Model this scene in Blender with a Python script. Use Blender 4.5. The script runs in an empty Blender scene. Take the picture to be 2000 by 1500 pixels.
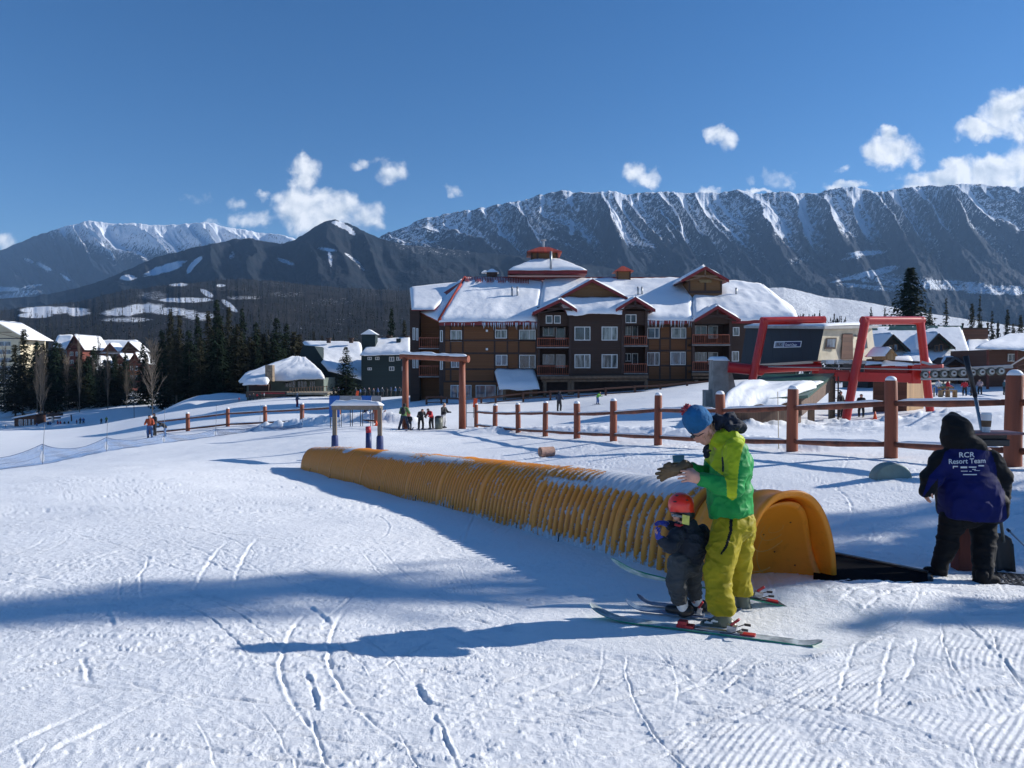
import bpy, bmesh, math, random
import numpy as np
from mathutils import Vector, Matrix
from mathutils.bvhtree import BVHTree
random.seed(7)
SC = bpy.context.scene
COL = SC.collection
R = math.radians
# ---------------------------------------------------------------- camera
F, YH = 1460.0, 720.0
PITCH = math.atan((750 - YH) / F)
cam = bpy.data.cameras.new("camera"); camo = bpy.data.objects.new("camera", cam); COL.objects.link(camo)
cam.sensor_width = 36; cam.lens = F * 36 / 2000
cam.clip_start = 0.05; cam.clip_end = 40000
camo.location = (0, 0, 0); camo.rotation_euler = (R(90) - PITCH, 0, 0)
SC.camera = camo
# ---------------------------------------------------------------- light
SUN_AZ = 15.0      # degrees beyond +X towards +Y
SUN_EL = 25.5
SKY_STRENGTH = 0.084
SUN_STRENGTH = 5.0
EXPOSURE = 0.38
SC.view_settings.view_transform = 'Standard'; SC.view_settings.look = 'None'
SC.view_settings.exposure = EXPOSURE; SC.view_settings.gamma = 1
SC.cycles.max_bounces = 6; SC.cycles.diffuse_bounces = 3; SC.cycles.glossy_bounces = 2
SC.cycles.transparent_max_bounces = 12; SC.cycles.volume_bounces = 1
SC.cycles.use_denoising = True
sd = Vector((math.cos(R(SUN_AZ)) * math.cos(R(SUN_EL)), math.sin(R(SUN_AZ)) * math.cos(R(SUN_EL)), math.sin(R(SUN_EL))))
sl = bpy.data.lights.new("sun", 'SUN'); slo = bpy.data.objects.new("sun", sl); COL.objects.link(slo)
sl.energy = SUN_STRENGTH; sl.angle = R(0.55); sl.color = (1.0, 0.955, 0.89)
slo.rotation_euler = sd.to_track_quat('Z', 'Y').to_euler()
world = bpy.data.worlds.new("World"); SC.world = world; world.use_nodes = True

class NT:
    """tiny node-tree helper"""
    def __init__(s, nt): s.nt = nt; s.N = nt.nodes; s.L = nt.links
    def n(s, t, ins=None, **kw):
        nd = s.N.new(t)
        for k, v in kw.items(): setattr(nd, k, v)
        for k, v in (ins or {}).items():
            if isinstance(v, bpy.types.NodeSocket): s.L.new(v, nd.inputs[k])
            else: nd.inputs[k].default_value = v
        return nd
    def m(s, op, a, b=0.0, c=None, clamp=False):
        ins = {0: a, 1: b}
        if c is not None: ins[2] = c
        return s.n('ShaderNodeMath', ins, operation=op, use_clamp=clamp).outputs[0]
    def ramp(s, f, stops, interp='LINEAR'):
        nd = s.n('ShaderNodeValToRGB', {0: f}); cr = nd.color_ramp; cr.interpolation = interp
        while len(cr.elements) < len(stops): cr.elements.new(0.5)
        for e, (p, c) in zip(cr.elements, stops):
            e.position = p; e.color = (c[0], c[1], c[2], 1) if isinstance(c, tuple) else (c, c, c, 1)
        return nd.outputs[0]
    def mix(s, f, a, b, blend='MIX'):
        nd = s.n('ShaderNodeMix', data_type='RGBA', blend_type=blend)
        for sock, v in ((nd.inputs[0], f), (nd.inputs[6], a), (nd.inputs[7], b)):
            if isinstance(v, bpy.types.NodeSocket): s.L.new(v, sock)
            else: sock.default_value = v if not isinstance(v, tuple) or len(v) == 4 else (*v, 1)
        return nd.outputs[2]
    def noise(s, vec, scale, detail=4, rough=0.5, dist=0.0):
        return s.n('ShaderNodeTexNoise', {'Vector': vec, 'Scale': scale, 'Detail': detail, 'Roughness': rough, 'Distortion': dist}).outputs[0]

CLOUDS = [  # tan-azimuth / tan-elevation as (x, y, rx, ry, density) with x,y in 1/1460 units from the 2000 px picture
 (1955,226,48,46,1.2),(1908,260,50,28,1.1),(1985,205,40,30,.9),(1975,255,50,35,.9),(1935,346,115,40,1.3),(1835,360,85,24,1.2),(2010,320,70,42,1.3),(1860,325,40,18,.9),
 (1800,375,60,14,.8),(2100,300,90,60,1.),(1742,300,60,38,1.2),(1735,268,24,18,.9),(1700,322,20,10,.55),(1400,268,20,16,.8),(1418,278,20,16,.7),(1238,340,30,20,.8),(1262,350,34,18,.8),(1275,350,22,18,.7),
 (598,330,36,28,.85),(590,360,30,25,.8),(630,418,92,44,1.0),(585,400,52,34,.95),(700,428,48,30,.7),(640,390,50,24,.9),(762,345,36,24,.75),(728,323,36,12,.55),(393,388,27,18,.55),(465,396,18,15,.5),
 (512,384,18,9,.5),(885,372,19,9,.45),(1650,364,38,10,.8),(1390,371,20,10,.8),(1445,374,18,6,.6),(1515,352,44,14,.45),(1480,374,26,6,.7),(8,478,44,16,.6),(500,428,44,18,.6),(1642,330,14,8,.45),(430,436,20,8,.5),(1490,345,14,12,.35)]
w = NT(world.node_tree); w.N.clear()
sky = w.n('ShaderNodeTexSky', sky_type='NISHITA', sun_disc=False, sun_elevation=R(SUN_EL), sun_rotation=R(90 - SUN_AZ),
          altitude=1200, air_density=1.0, dust_density=0.15, ozone_density=2.6)
gen = w.n('ShaderNodeTexCoord').outputs['Generated']
sep = w.n('ShaderNodeSeparateXYZ', {0: gen})
yy = w.m('MAXIMUM', sep.outputs[1], 0.02)
u0 = w.m('DIVIDE', sep.outputs[0], yy); v0 = w.m('DIVIDE', sep.outputs[2], yy)
uv = w.n('ShaderNodeCombineXYZ', {0: u0, 1: v0, 2: 0.0}).outputs[0]
wn = w.n('ShaderNodeTexNoise', {'Vector': uv, 'Scale': 22.0, 'Detail': 6.0, 'Roughness': 0.6})
wob = w.n('ShaderNodeVectorMath', {0: wn.outputs[1], 1: (0.5, 0.5, 0.5)}, operation='SUBTRACT').outputs[0]
wob = w.n('ShaderNodeVectorMath', {0: wob, 3: 0.045}, operation='SCALE').outputs[0]
wn2 = w.n('ShaderNodeTexNoise', {'Vector': uv, 'Scale': 130.0, 'Detail': 4.0, 'Roughness': 0.65})
wob2 = w.n('ShaderNodeVectorMath', {0: wn2.outputs[1], 1: (0.5, 0.5, 0.5)}, operation='SUBTRACT').outputs[0]
wob2 = w.n('ShaderNodeVectorMath', {0: wob2, 3: 0.005}, operation='SCALE').outputs[0]
uvw = w.n('ShaderNodeVectorMath', {0: uv, 1: wob}, operation='ADD').outputs[0]
uvw = w.n('ShaderNodeVectorMath', {0: uvw, 1: wob2}, operation='ADD').outputs[0]
dens = None; hgt = None
for (cx, cy, rx, ry, a) in CLOUDS:
    c = ((cx - 1000) / F, (YH - cy) / F, 0)
    d = w.n('ShaderNodeVectorMath', {0: uvw, 1: c}, operation='SUBTRACT').outputs[0]
    d = w.n('ShaderNodeVectorMath', {0: d, 1: (F / rx, F / ry, 0)}, operation='MULTIPLY').outputs[0]
    q = w.n('ShaderNodeVectorMath', {0: d, 1: d}, operation='DOT_PRODUCT').outputs[1]
    g = w.m('MULTIPLY', w.m('SUBTRACT', 1.25, q), a)
    dens = g if dens is None else w.m('SMOOTH_MAX', dens, g, 0.25)
cn = w.noise(uv, 30.0, 6, 0.52, 0.3)
dd = w.m('ADD', dens, w.m('MULTIPLY', w.m('SUBTRACT', cn, 0.5), 3.0))
alpha = w.n('ShaderNodeMapRange', {0: dd, 1: 0.0, 2: 1.25, 3: 0.0, 4: 0.97}, interpolation_type='SMOOTHSTEP').outputs[0]
# self-shade: compare noise here and a little towards the sun (up and to the right)
uvs = w.n('ShaderNodeVectorMath', {0: uv, 1: (0.006, 0.008, 0)}, operation='ADD').outputs[0]
cn2 = w.noise(uvs, 30.0, 4, 0.5, 0.3)
sh = w.m('ADD', w.m('MULTIPLY', w.m('SUBTRACT', cn, cn2), 3.0), 0.66)
edge = w.n('ShaderNodeMapRange', {0: dd, 1: 0.4, 2: 2.0, 3: 0.25, 4: -0.12}).outputs[0]
sh = w.m('ADD', sh, edge, clamp=True)
ccol = w.mix(sh, (0.34, 0.42, 0.52, 1), (0.80, 0.82, 0.85, 1))
skyc = w.n('ShaderNodeHueSaturation', {'Hue': 0.506, 'Saturation': 1.32, 'Value': 1.0, 'Color': sky.outputs[0]}).outputs[0]
bg1 = w.n('ShaderNodeBackground', {0: skyc, 1: SKY_STRENGTH})
bg2 = w.n('ShaderNodeBackground', {0: ccol, 1: 1.0})
mx = w.n('ShaderNodeMixShader', {0: alpha, 1: bg1.outputs[0], 2: bg2.outputs[0]})
w.n('ShaderNodeOutputWorld', {0: mx.outputs[0]})

# ---------------------------------------------------------------- picture <-> place
CP, SP = math.cos(PITCH), math.sin(PITCH)
def ray(px, py):
    x = (px - 1000) / F; v = (750 - py) / F
    return x, CP + SP * v, -SP + CP * v          # world direction of a pixel
def P(px, py, d):
    """point at world depth Y=d seen at pixel px,py of the 2000x1500 picture"""
    x, y, z = ray(px, py); k = d / y
    return Vector((x * k, d, z * k))
def pxof(p):
    f = p[1] * CP - p[2] * SP; up = p[1] * SP + p[2] * CP
    return 1000 + F * p[0] / f, 750 - F * up / f

# ---------------------------------------------------------------- noise
def _h(ix, iy, s):
    n = (ix.astype(np.int64) * 374761393 + iy.astype(np.int64) * 668265263 + s * 974711) & 0xffffffff
    n = ((n ^ (n >> 13)) * 1274126177) & 0xffffffff
    n = (n ^ (n >> 16)) & 0xffffffff
    return n.astype(np.float64) / 4294967295.0
def vn(x, y, s=0):
    x = np.asarray(x, float); y = np.asarray(y, float)
    ix = np.floor(x); iy = np.floor(y); fx = x - ix; fy = y - iy
    fx = fx * fx * fx * (fx * (fx * 6 - 15) + 10); fy = fy * fy * fy * (fy * (fy * 6 - 15) + 10)
    a = _h(ix, iy, s); b = _h(ix + 1, iy, s); c = _h(ix, iy + 1, s); d = _h(ix + 1, iy + 1, s)
    return (a * (1 - fx) + b * fx) * (1 - fy) + (c * (1 - fx) + d * fx) * fy
def fbm(x, y, o=4, s=0, g=0.5):
    t = 0; a = 1; n = 0
    for i in range(o):
        t = t + a * vn(x * 2 ** i + 17.3 * i, y * 2 ** i - 9.1 * i, s + i); n += a; a *= g
    return t / n
def ss(a, b, x):
    t = np.clip((x - a) / (b - a), 0, 1); return t * t * (3 - 2 * t)

# ---------------------------------------------------------------- ground shape
ANCH = [ # px, py, depth
 (0,912,38),(83,902,40),(208,880,45),(320,866,50),(421,852,55),(520,842,56),(0,880,70),(200,850,85),(0,845,110),(50,836,146),(200,828,140),(120,832,146),
 (367,842,64),(445,831,64),(518,827,62),(590,825,60),(662,822,57),(740,822,54),(792,838,49.5),(903,835,48.5),(865,836,49.5),
 (300,852,60),(300,810,110),(420,790,125),(250,798,165),(100,795,175),(0,800,178),(230,768,215),(120,782,200),(480,778,125),(640,772,118),(580,793,92),(700,800,85),(720,775,125),(800,775,100),
 (0,1100,8.2),(0,1000,12.2),(300,920,21),(654,872,33.5),(742,879,32),(742,852,39),(1100,803,65),(1167,788,67),(860,782,83),(1000,778,84),(1100,770,84),(1250,762,85),(1400,745,86),(1500,742,86),(900,800,70),
 (930,838,46.5),(1012,850,38.9),(1065,855,34.4),(1127,860,31),(1198,862,28),(1285,870,24.1),(1407,876,21.5),(1547,882,18.7),(1740,890,15.9),(1978,907,13.3),(2200,925,11.5),
 (1400,800,47),(1250,800,50),(1650,822,42),(1550,822,40),(1500,845,30),(1750,840,30),(1810,803,44),(1950,812,30),(1915,770,83),(1850,763,88),(1990,750,95),(1700,765,95),(2200,760,80),(2300,850,25),
 (1067,892,25.5),(1740,935,12.4),(1300,905,16.5),(1500,760,100),(1800,742,110)]
def _q(x, y):
    r = np.sqrt(x * x + y * y) + 1e-9; k = 12 * np.log1p(r / 12) / r
    return x * k, y * k
def _base(x, y):
    yc = 60 * (1 - np.exp(-np.maximum(y, -40) / 60.0)) if False else np.where(y < 45, y, 45 + 25 * (1 - np.exp(-(y - 45) / 25.0)))
    return -1.64 - 0.0596 * yc
_ax = []; _az = []
for i_ in range(9):
    y_ = 8 + i_ * 2.7; x_ = 2.62 - .4654 * (y_ - 7.02); _ax += [(x_ - .5, y_ - .2), (x_ + .6, y_ + .3)]; _az += [-2.02 - .084 * (y_ - 7), -1.98 - .083 * (y_ - 7)]
for (a, b, d) in ANCH:
    p = P(a, b, d); _ax.append((p.x, p.y)); _az.append(p.z)
for (x, y) in [(0,0),(2,3),(-2,3),(0,6),(3.5,6),(-4,6),(0,9),(5,8),(-8,0),(8,0),(0,-8),(-5,14),(1,14),(-10,-10),(12,-10),(0,-30),(-40,-20),(40,-20),(30,0),(-30,5),(5,5),(7.5,7.5),(2.6,7.1),(-2,12)]:
    _ax.append((x, y)); _az.append(float(_base(np.array(float(x)), np.array(float(y)))))
for (x, y, z) in [(-300,300,-14),(0,400,-14),(300,400,-8),(-150,260,-10),(0,200,-6),(150,250,-4),(-500,900,-14),(0,1200,-14),(600,1000,-10),(-150,40,-8),(150,60,-3),(-1500,3000,-14),(1500,3000,-14),(0,-400,0),(-400,-200,-5),(400,-200,0)]:
    _ax.append((x, y)); _az.append(z)
_ax = np.array(_ax, float); _az = np.array(_az)
_qx, _qy = _q(_ax[:, 0], _ax[:, 1])
_res = _az - _base(_ax[:, 0], _ax[:, 1])
def _k(r2):
    return 0.5 * r2 * np.log(r2 + 1e-9)
_n = len(_az)
_A = np.zeros((_n + 3, _n + 3))
_A[:_n, :_n] = _k((_qx[:, None] - _qx) ** 2 + (_qy[:, None] - _qy) ** 2) + np.eye(_n) * 0.3
_A[:_n, _n] = 1; _A[:_n, _n + 1] = _qx; _A[:_n, _n + 2] = _qy; _A[_n:, :_n] = _A[:_n, _n:].T
_wt = np.linalg.solve(_A, np.concatenate([_res, [0, 0, 0]]))
def gz(x, y):
    x = np.asarray(x, float); y = np.asarray(y, float); sh = x.shape; x = x.ravel(); y = y.ravel()
    out = np.empty(len(x))
    for i in range(0, len(x), 40000):
        a = x[i:i + 40000]; b = y[i:i + 40000]; qx, qy = _q(a, b)
        out[i:i + 40000] = _k((qx[:, None] - _qx) ** 2 + (qy[:, None] - _qy) ** 2) @ _wt[:_n] + _wt[_n] + _wt[_n + 1] * qx + _wt[_n + 2] * qy + _base(a, b)
    far = np.hypot(x, y); k = ss(900, 2500, far)
    out = out * (1 - k) + -14 * k
    return out.reshape(sh)
def g1(x, y): return float(gz(np.array([x]), np.array([y]))[0])
def on(px, d, dz=0.0):
    x = (px - 1000) / F * d
    for _ in range(3):
        z = g1(x, d); x = (px - 1000) / F * (d * CP - z * SP)
    return Vector((x, d, g1(x, d) + dz))
def gp(px, py, dmin=1.5, dmax=300):
    """ground point under a pixel (nearest hit)"""
    d = dmin
    while d < dmax:
        p = P(px, py, d)
        if p.z <= g1(p.x, p.y):
            lo, hi = d / 1.01, d
            for _ in range(8):
                m_ = (lo + hi) / 2; p = P(px, py, m_)
                if p.z <= g1(p.x, p.y): hi = m_
                else: lo = m_
            return P(px, py, hi)
        d *= 1.01
    return P(px, py, dmax)

# ---------------------------------------------------------------- object helpers
def tag(o, label=None, cat=None, group=None, kind=None):
    if label: o['label'] = label
    if cat: o['category'] = cat
    if group: o['group'] = group
    if kind: o['kind'] = kind
    return o
def thing(name, label, cat, loc=(0, 0, 0), group=None):
    o = bpy.data.objects.new(name, None); COL.objects.link(o); o.location = loc
    o.empty_display_size = 0.2
    return tag(o, label, cat, group)
def wloc(o):
    v = Vector(o.location); p = o.parent
    while p: v += Vector(p.location); p = p.parent
    return v
def mobj(name, verts, faces, mats, parent=None, origin=None, smooth=False, mi=None):
    """mesh from world coordinates; the object's origin goes to its parent's place or to origin"""
    off = Vector(origin) if origin is not None else (wloc(parent) if parent else Vector((0, 0, 0)))
    va = np.asarray(verts, float).reshape(-1, 3) - np.array(off)
    me = bpy.data.meshes.new(name)
    me.from_pydata(va.tolist(), [], faces if isinstance(faces, list) else faces.tolist())
    for m in (mats if isinstance(mats, (list, tuple)) else [mats]): me.materials.append(m)
    if mi is not None: me.polygons.foreach_set('material_index', np.asarray(mi, dtype=np.int32))
    if smooth: me.polygons.foreach_set('use_smooth', np.ones(len(me.polygons), dtype=bool))
    me.update()
    o = bpy.data.objects.new(name, me); COL.objects.link(o)
    if parent: o.parent = parent; o.location = off - wloc(parent)
    else: o.location = off
    return o
class MB:
    def __init__(s): s.v = []; s.f = []; s.m = []; s.cur = 0
    def add(s, vs, fs):
        b = len(s.v); s.v += [tuple(p) for p in vs]; s.f += [tuple(i + b for i in f) for f in fs]; s.m += [s.cur] * len(fs); return s
    def box(s, x0, x1, y0, y1, z0, z1, rot=0.0, piv=None):
        x0, x1 = min(x0, x1), max(x0, x1); y0, y1 = min(y0, y1), max(y0, y1); z0, z1 = min(z0, z1), max(z0, z1)
        vs = [(x, y, z) for z in (z0, z1) for (x, y) in ((x0, y0), (x1, y0), (x1, y1), (x0, y1))]
        if rot:
            c = Vector(piv) if piv else Vector(((x0 + x1) / 2, (y0 + y1) / 2, 0)); m = Matrix.Rotation(rot, 3, 'Z')
            vs = [tuple(m @ (Vector(v) - c) + c) for v in vs]
        return s.add(vs, [(0, 3, 2, 1), (4, 5, 6, 7), (0, 1, 5, 4), (1, 2, 6, 5), (2, 3, 7, 6), (3, 0, 4, 7)])
    def beam(s, a, b, w, h, up=(0, 0, 1)):
        a = Vector(a); b = Vector(b); t = (b - a).normalized(); r = t.cross(Vector(up))
        if r.length < 1e-4: r = t.cross(Vector((0, 1, 0)))
        r.normalize(); u = r.cross(t)
        vs = []
        for p in (a, b):
            for (i, j) in ((-1, -1), (1, -1), (1, 1), (-1, 1)): vs.append(p + r * (i * w / 2) + u * (j * h / 2))
        return s.add(vs, [(0, 1, 2, 3), (7, 6, 5, 4), (0, 4, 5, 1), (1, 5, 6, 2), (2, 6, 7, 3), (3, 7, 4, 0)])
    def tube(s, pts, rs, n=8, cap=True):
        pts = [Vector(p) for p in pts]
        if not isinstance(rs, (list, tuple)): rs = [rs] * len(pts)
        vs = []; prev = None
        for i, p in enumerate(pts):
            t = (pts[min(i + 1, len(pts) - 1)] - pts[max(i - 1, 0)])
            if t.length < 1e-9: t = Vector((0, 0, 1))
            t.normalize()
            if prev is None:
                r = t.orthogonal().normalized()
            else:
                r = (prev - t * prev.dot(t))
                r = r.normalized() if r.length > 1e-6 else t.orthogonal().normalized()
            prev = r; u = t.cross(r)
            for k in range(n):
                a = 2 * math.pi * k / n; vs.append(p + (r * math.cos(a) + u * math.sin(a)) * rs[i])
        fs = []
        for i in range(len(pts) - 1):
            for k in range(n):
                a = i * n + k; b = i * n + (k + 1) % n; fs.append((a, b, b + n, a + n))
        if cap:
            fs.append(tuple(reversed(range(n)))); fs.append(tuple(range((len(pts) - 1) * n, len(pts) * n)))
        return s.add(vs, fs)
    def prism(s, poly, dvec):
        """polygon (list of 3-D points) swept along dvec"""
        n = len(poly); dv = Vector(dvec); vs = [Vector(p) for p in poly] + [Vector(p) + dv for p in poly]
        nrm = Vector((0, 0, 0))
        for i in range(n): nrm += Vector(poly[i]).cross(Vector(poly[(i + 1) % n]))
        fl = nrm.dot(dv) > 0
        f0 = tuple(reversed(range(n))) if fl else tuple(range(n)); f1 = tuple(range(n, 2 * n)) if fl else tuple(reversed(range(n, 2 * n)))
        fs = [f0, f1]
        for i in range(n):
            j = (i + 1) % n
            fs.append((i, j, j + n, i + n) if fl else (j, i, i + n, j + n))
        return s.add(vs, fs)
    def ball(s, c, r, n=8, m=6, sq=(1, 1, 1)):
        vs = [(c[0], c[1], c[2] - r * sq[2])]
        for i in range(1, m):
            t = math.pi * i / m - math.pi / 2
            for k in range(n):
                a = 2 * math.pi * k / n
                vs.append((c[0] + r * sq[0] * math.cos(t) * math.cos(a), c[1] + r * sq[1] * math.cos(t) * math.sin(a), c[2] + r * sq[2] * math.sin(t)))
        vs.append((c[0], c[1], c[2] + r * sq[2])); fs = []
        for k in range(n): fs.append((0, 1 + (k + 1) % n, 1 + k))
        for i in range(m - 2):
            for k in range(n):
                a = 1 + i * n + k; b = 1 + i * n + (k + 1) % n; fs.append((a, b, b + n, a + n))
        t = len(vs) - 1; q = 1 + (m - 2) * n
        for k in range(n): fs.append((q + k, q + (k + 1) % n, t))
        return s.add(vs, fs)
    def build(s, name, mats, parent=None, origin=None, smooth=False, bevel=0.0):
        o = mobj(name, s.v, s.f, mats, parent, origin, smooth, s.m)
        if bevel:
            md = o.modifiers.new('bevel', 'BEVEL'); md.width = bevel; md.segments = 2; md.limit_method = 'ANGLE'
        return o

# ---------------------------------------------------------------- materials
def mat(name, col, rough=0.7, var=0.15, scale=3.0, bump=0.0, bscale=20.0, metal=0.0, spec=0.5, stretch=(1, 1, 1), emit=None, coat=0.0, sheen=0.0, dark=None):
    m = bpy.data.materials.new(name); m.use_nodes = True; t = NT(m.node_tree); b = t.N['Principled BSDF']
    co = t.n('ShaderNodeTexCoord').outputs['Object']
    mp = t.n('ShaderNodeMapping', {0: co, 3: stretch}).outputs[0]
    n1 = t.noise(mp, scale, 5, 0.6)
    d2 = dark if dark else tuple(c * (1 - var * 2) for c in col)
    c = t.mix(t.ramp(n1, [(0.3, 0.0), (0.7, 1.0)]), d2, tuple(min(1, c * (1 + var)) for c in col))
    t.L.new(c, b.inputs['Base Color'])
    b.inputs['Roughness'].default_value = rough; b.inputs['Metallic'].default_value = metal
    b.inputs['Specular IOR Level'].default_value = spec
    if coat: b.inputs['Coat Weight'].default_value = coat
    if sheen: b.inputs['Sheen Weight'].default_value = sheen
    if bump:
        n2 = t.noise(mp, bscale, 5, 0.6)
        bp = t.n('ShaderNodeBump', {'Strength': 1.0, 'Distance': bump, 'Height': n2}); t.L.new(bp.outputs[0], b.inputs['Normal'])
    if emit: b.inputs['Emission Color'].default_value = (*emit[0], 1); b.inputs['Emission Strength'].default_value = emit[1]
    return m
def planks(name, col, w_, axis=0, rough=0.75, gap=0.35, var=0.25, bump=0.01):
    """boards w_ wide, running across the given object axis"""
    m = bpy.data.materials.new(name); m.use_nodes = True; t = NT(m.node_tree); b = t.N['Principled BSDF']
    co = t.n('ShaderNodeTexCoord').outputs['Object']; sp = t.n('ShaderNodeSeparateXYZ', {0: co})
    x = t.m('DIVIDE', sp.outputs[axis], w_); idx = t.m('FLOOR', x); fr = t.m('SUBTRACT', x, idx)
    rn = t.n('ShaderNodeTexWhiteNoise', {'W': idx}, noise_dimensions='1D').outputs[0]
    st = [8, 8, 8]; st[(2 if axis != 2 else 0)] = 0.7
    gr = t.noise(t.n('ShaderNodeMapping', {0: co, 3: tuple(st)}).outputs[0], 2.0, 5, 0.7)
    v = t.m('ADD', t.m('MULTIPLY', rn, 0.5), t.m('MULTIPLY', gr, 0.5))
    c = t.mix(v, tuple(q * (1 - var * 1.8) for q in col), tuple(q * (1 + var) for q in col))
    g = t.m('MULTIPLY', t.m('LESS_THAN', fr, 0.09), gap)
    c = t.mix(g, c, tuple(q * 0.15 for q in col)); t.L.new(c, b.inputs['Base Color'])
    b.inputs['Roughness'].default_value = rough
    hgt = t.m('SUBTRACT', t.m('MULTIPLY', gr, 0.3), t.m('LESS_THAN', fr, 0.09))
    bp = t.n('ShaderNodeBump', {'Strength': 1.0, 'Distance': bump, 'Height': hgt}); t.L.new(bp.outputs[0], b.inputs['Normal'])
    return m
def snow_mat(name='snow', near=False, col=(0.86, 0.875, 0.89)):
    m = bpy.data.materials.new(name); m.use_nodes = True; t = NT(m.node_tree); b = t.N['Principled BSDF']
    co = t.n('ShaderNodeTexCoord').outputs['Object']
    n = t.noise(co, 0.6 if near else 0.3, 5, 0.6)
    c = t.mix(n, tuple(q * 0.93 for q in col), tuple(min(1, q * 1.05) for q in col))
    t.L.new(c, b.inputs['Base Color']); b.inputs['Roughness'].default_value = 0.62; b.inputs['Specular IOR Level'].default_value = 0.35
    if near:
        a = t.noise(co, 11.0, 8, 0.68); a2 = t.noise(co, 70.0, 5, 0.75); a3 = t.noise(co, 2.2, 4, 0.6)
        geo = t.n('ShaderNodeSeparateXYZ', {0: co})
        st = t.noise(t.n('ShaderNodeMapping', {0: co, 2: (0, 0, R(-25)), 3: (1.0, 9.0, 1.0)}).outputs[0], 2.6, 5, 0.7)
        h = t.m('ADD', t.m('MULTIPLY', a, 0.022), t.m('ADD', t.m('MULTIPLY', a2, 0.007), t.m('MULTIPLY', a3, 0.02)))
        h = t.m('ADD', h, t.m('MULTIPLY', st, 0.006))
        bp = t.n('ShaderNodeBump', {'Strength': 0.9, 'Distance': 1.0, 'Height': h})
    else:
        a = t.noise(co, 1.3, 6, 0.6)
        bp = t.n('ShaderNodeBump', {'Strength': 0.6, 'Distance': 0.12, 'Height': a})
    t.L.new(bp.outputs[0], b.inputs['Normal'])
    return m
SNOW = snow_mat('roof_snow'); SNOWG = snow_mat('piste_snow', True)
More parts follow.
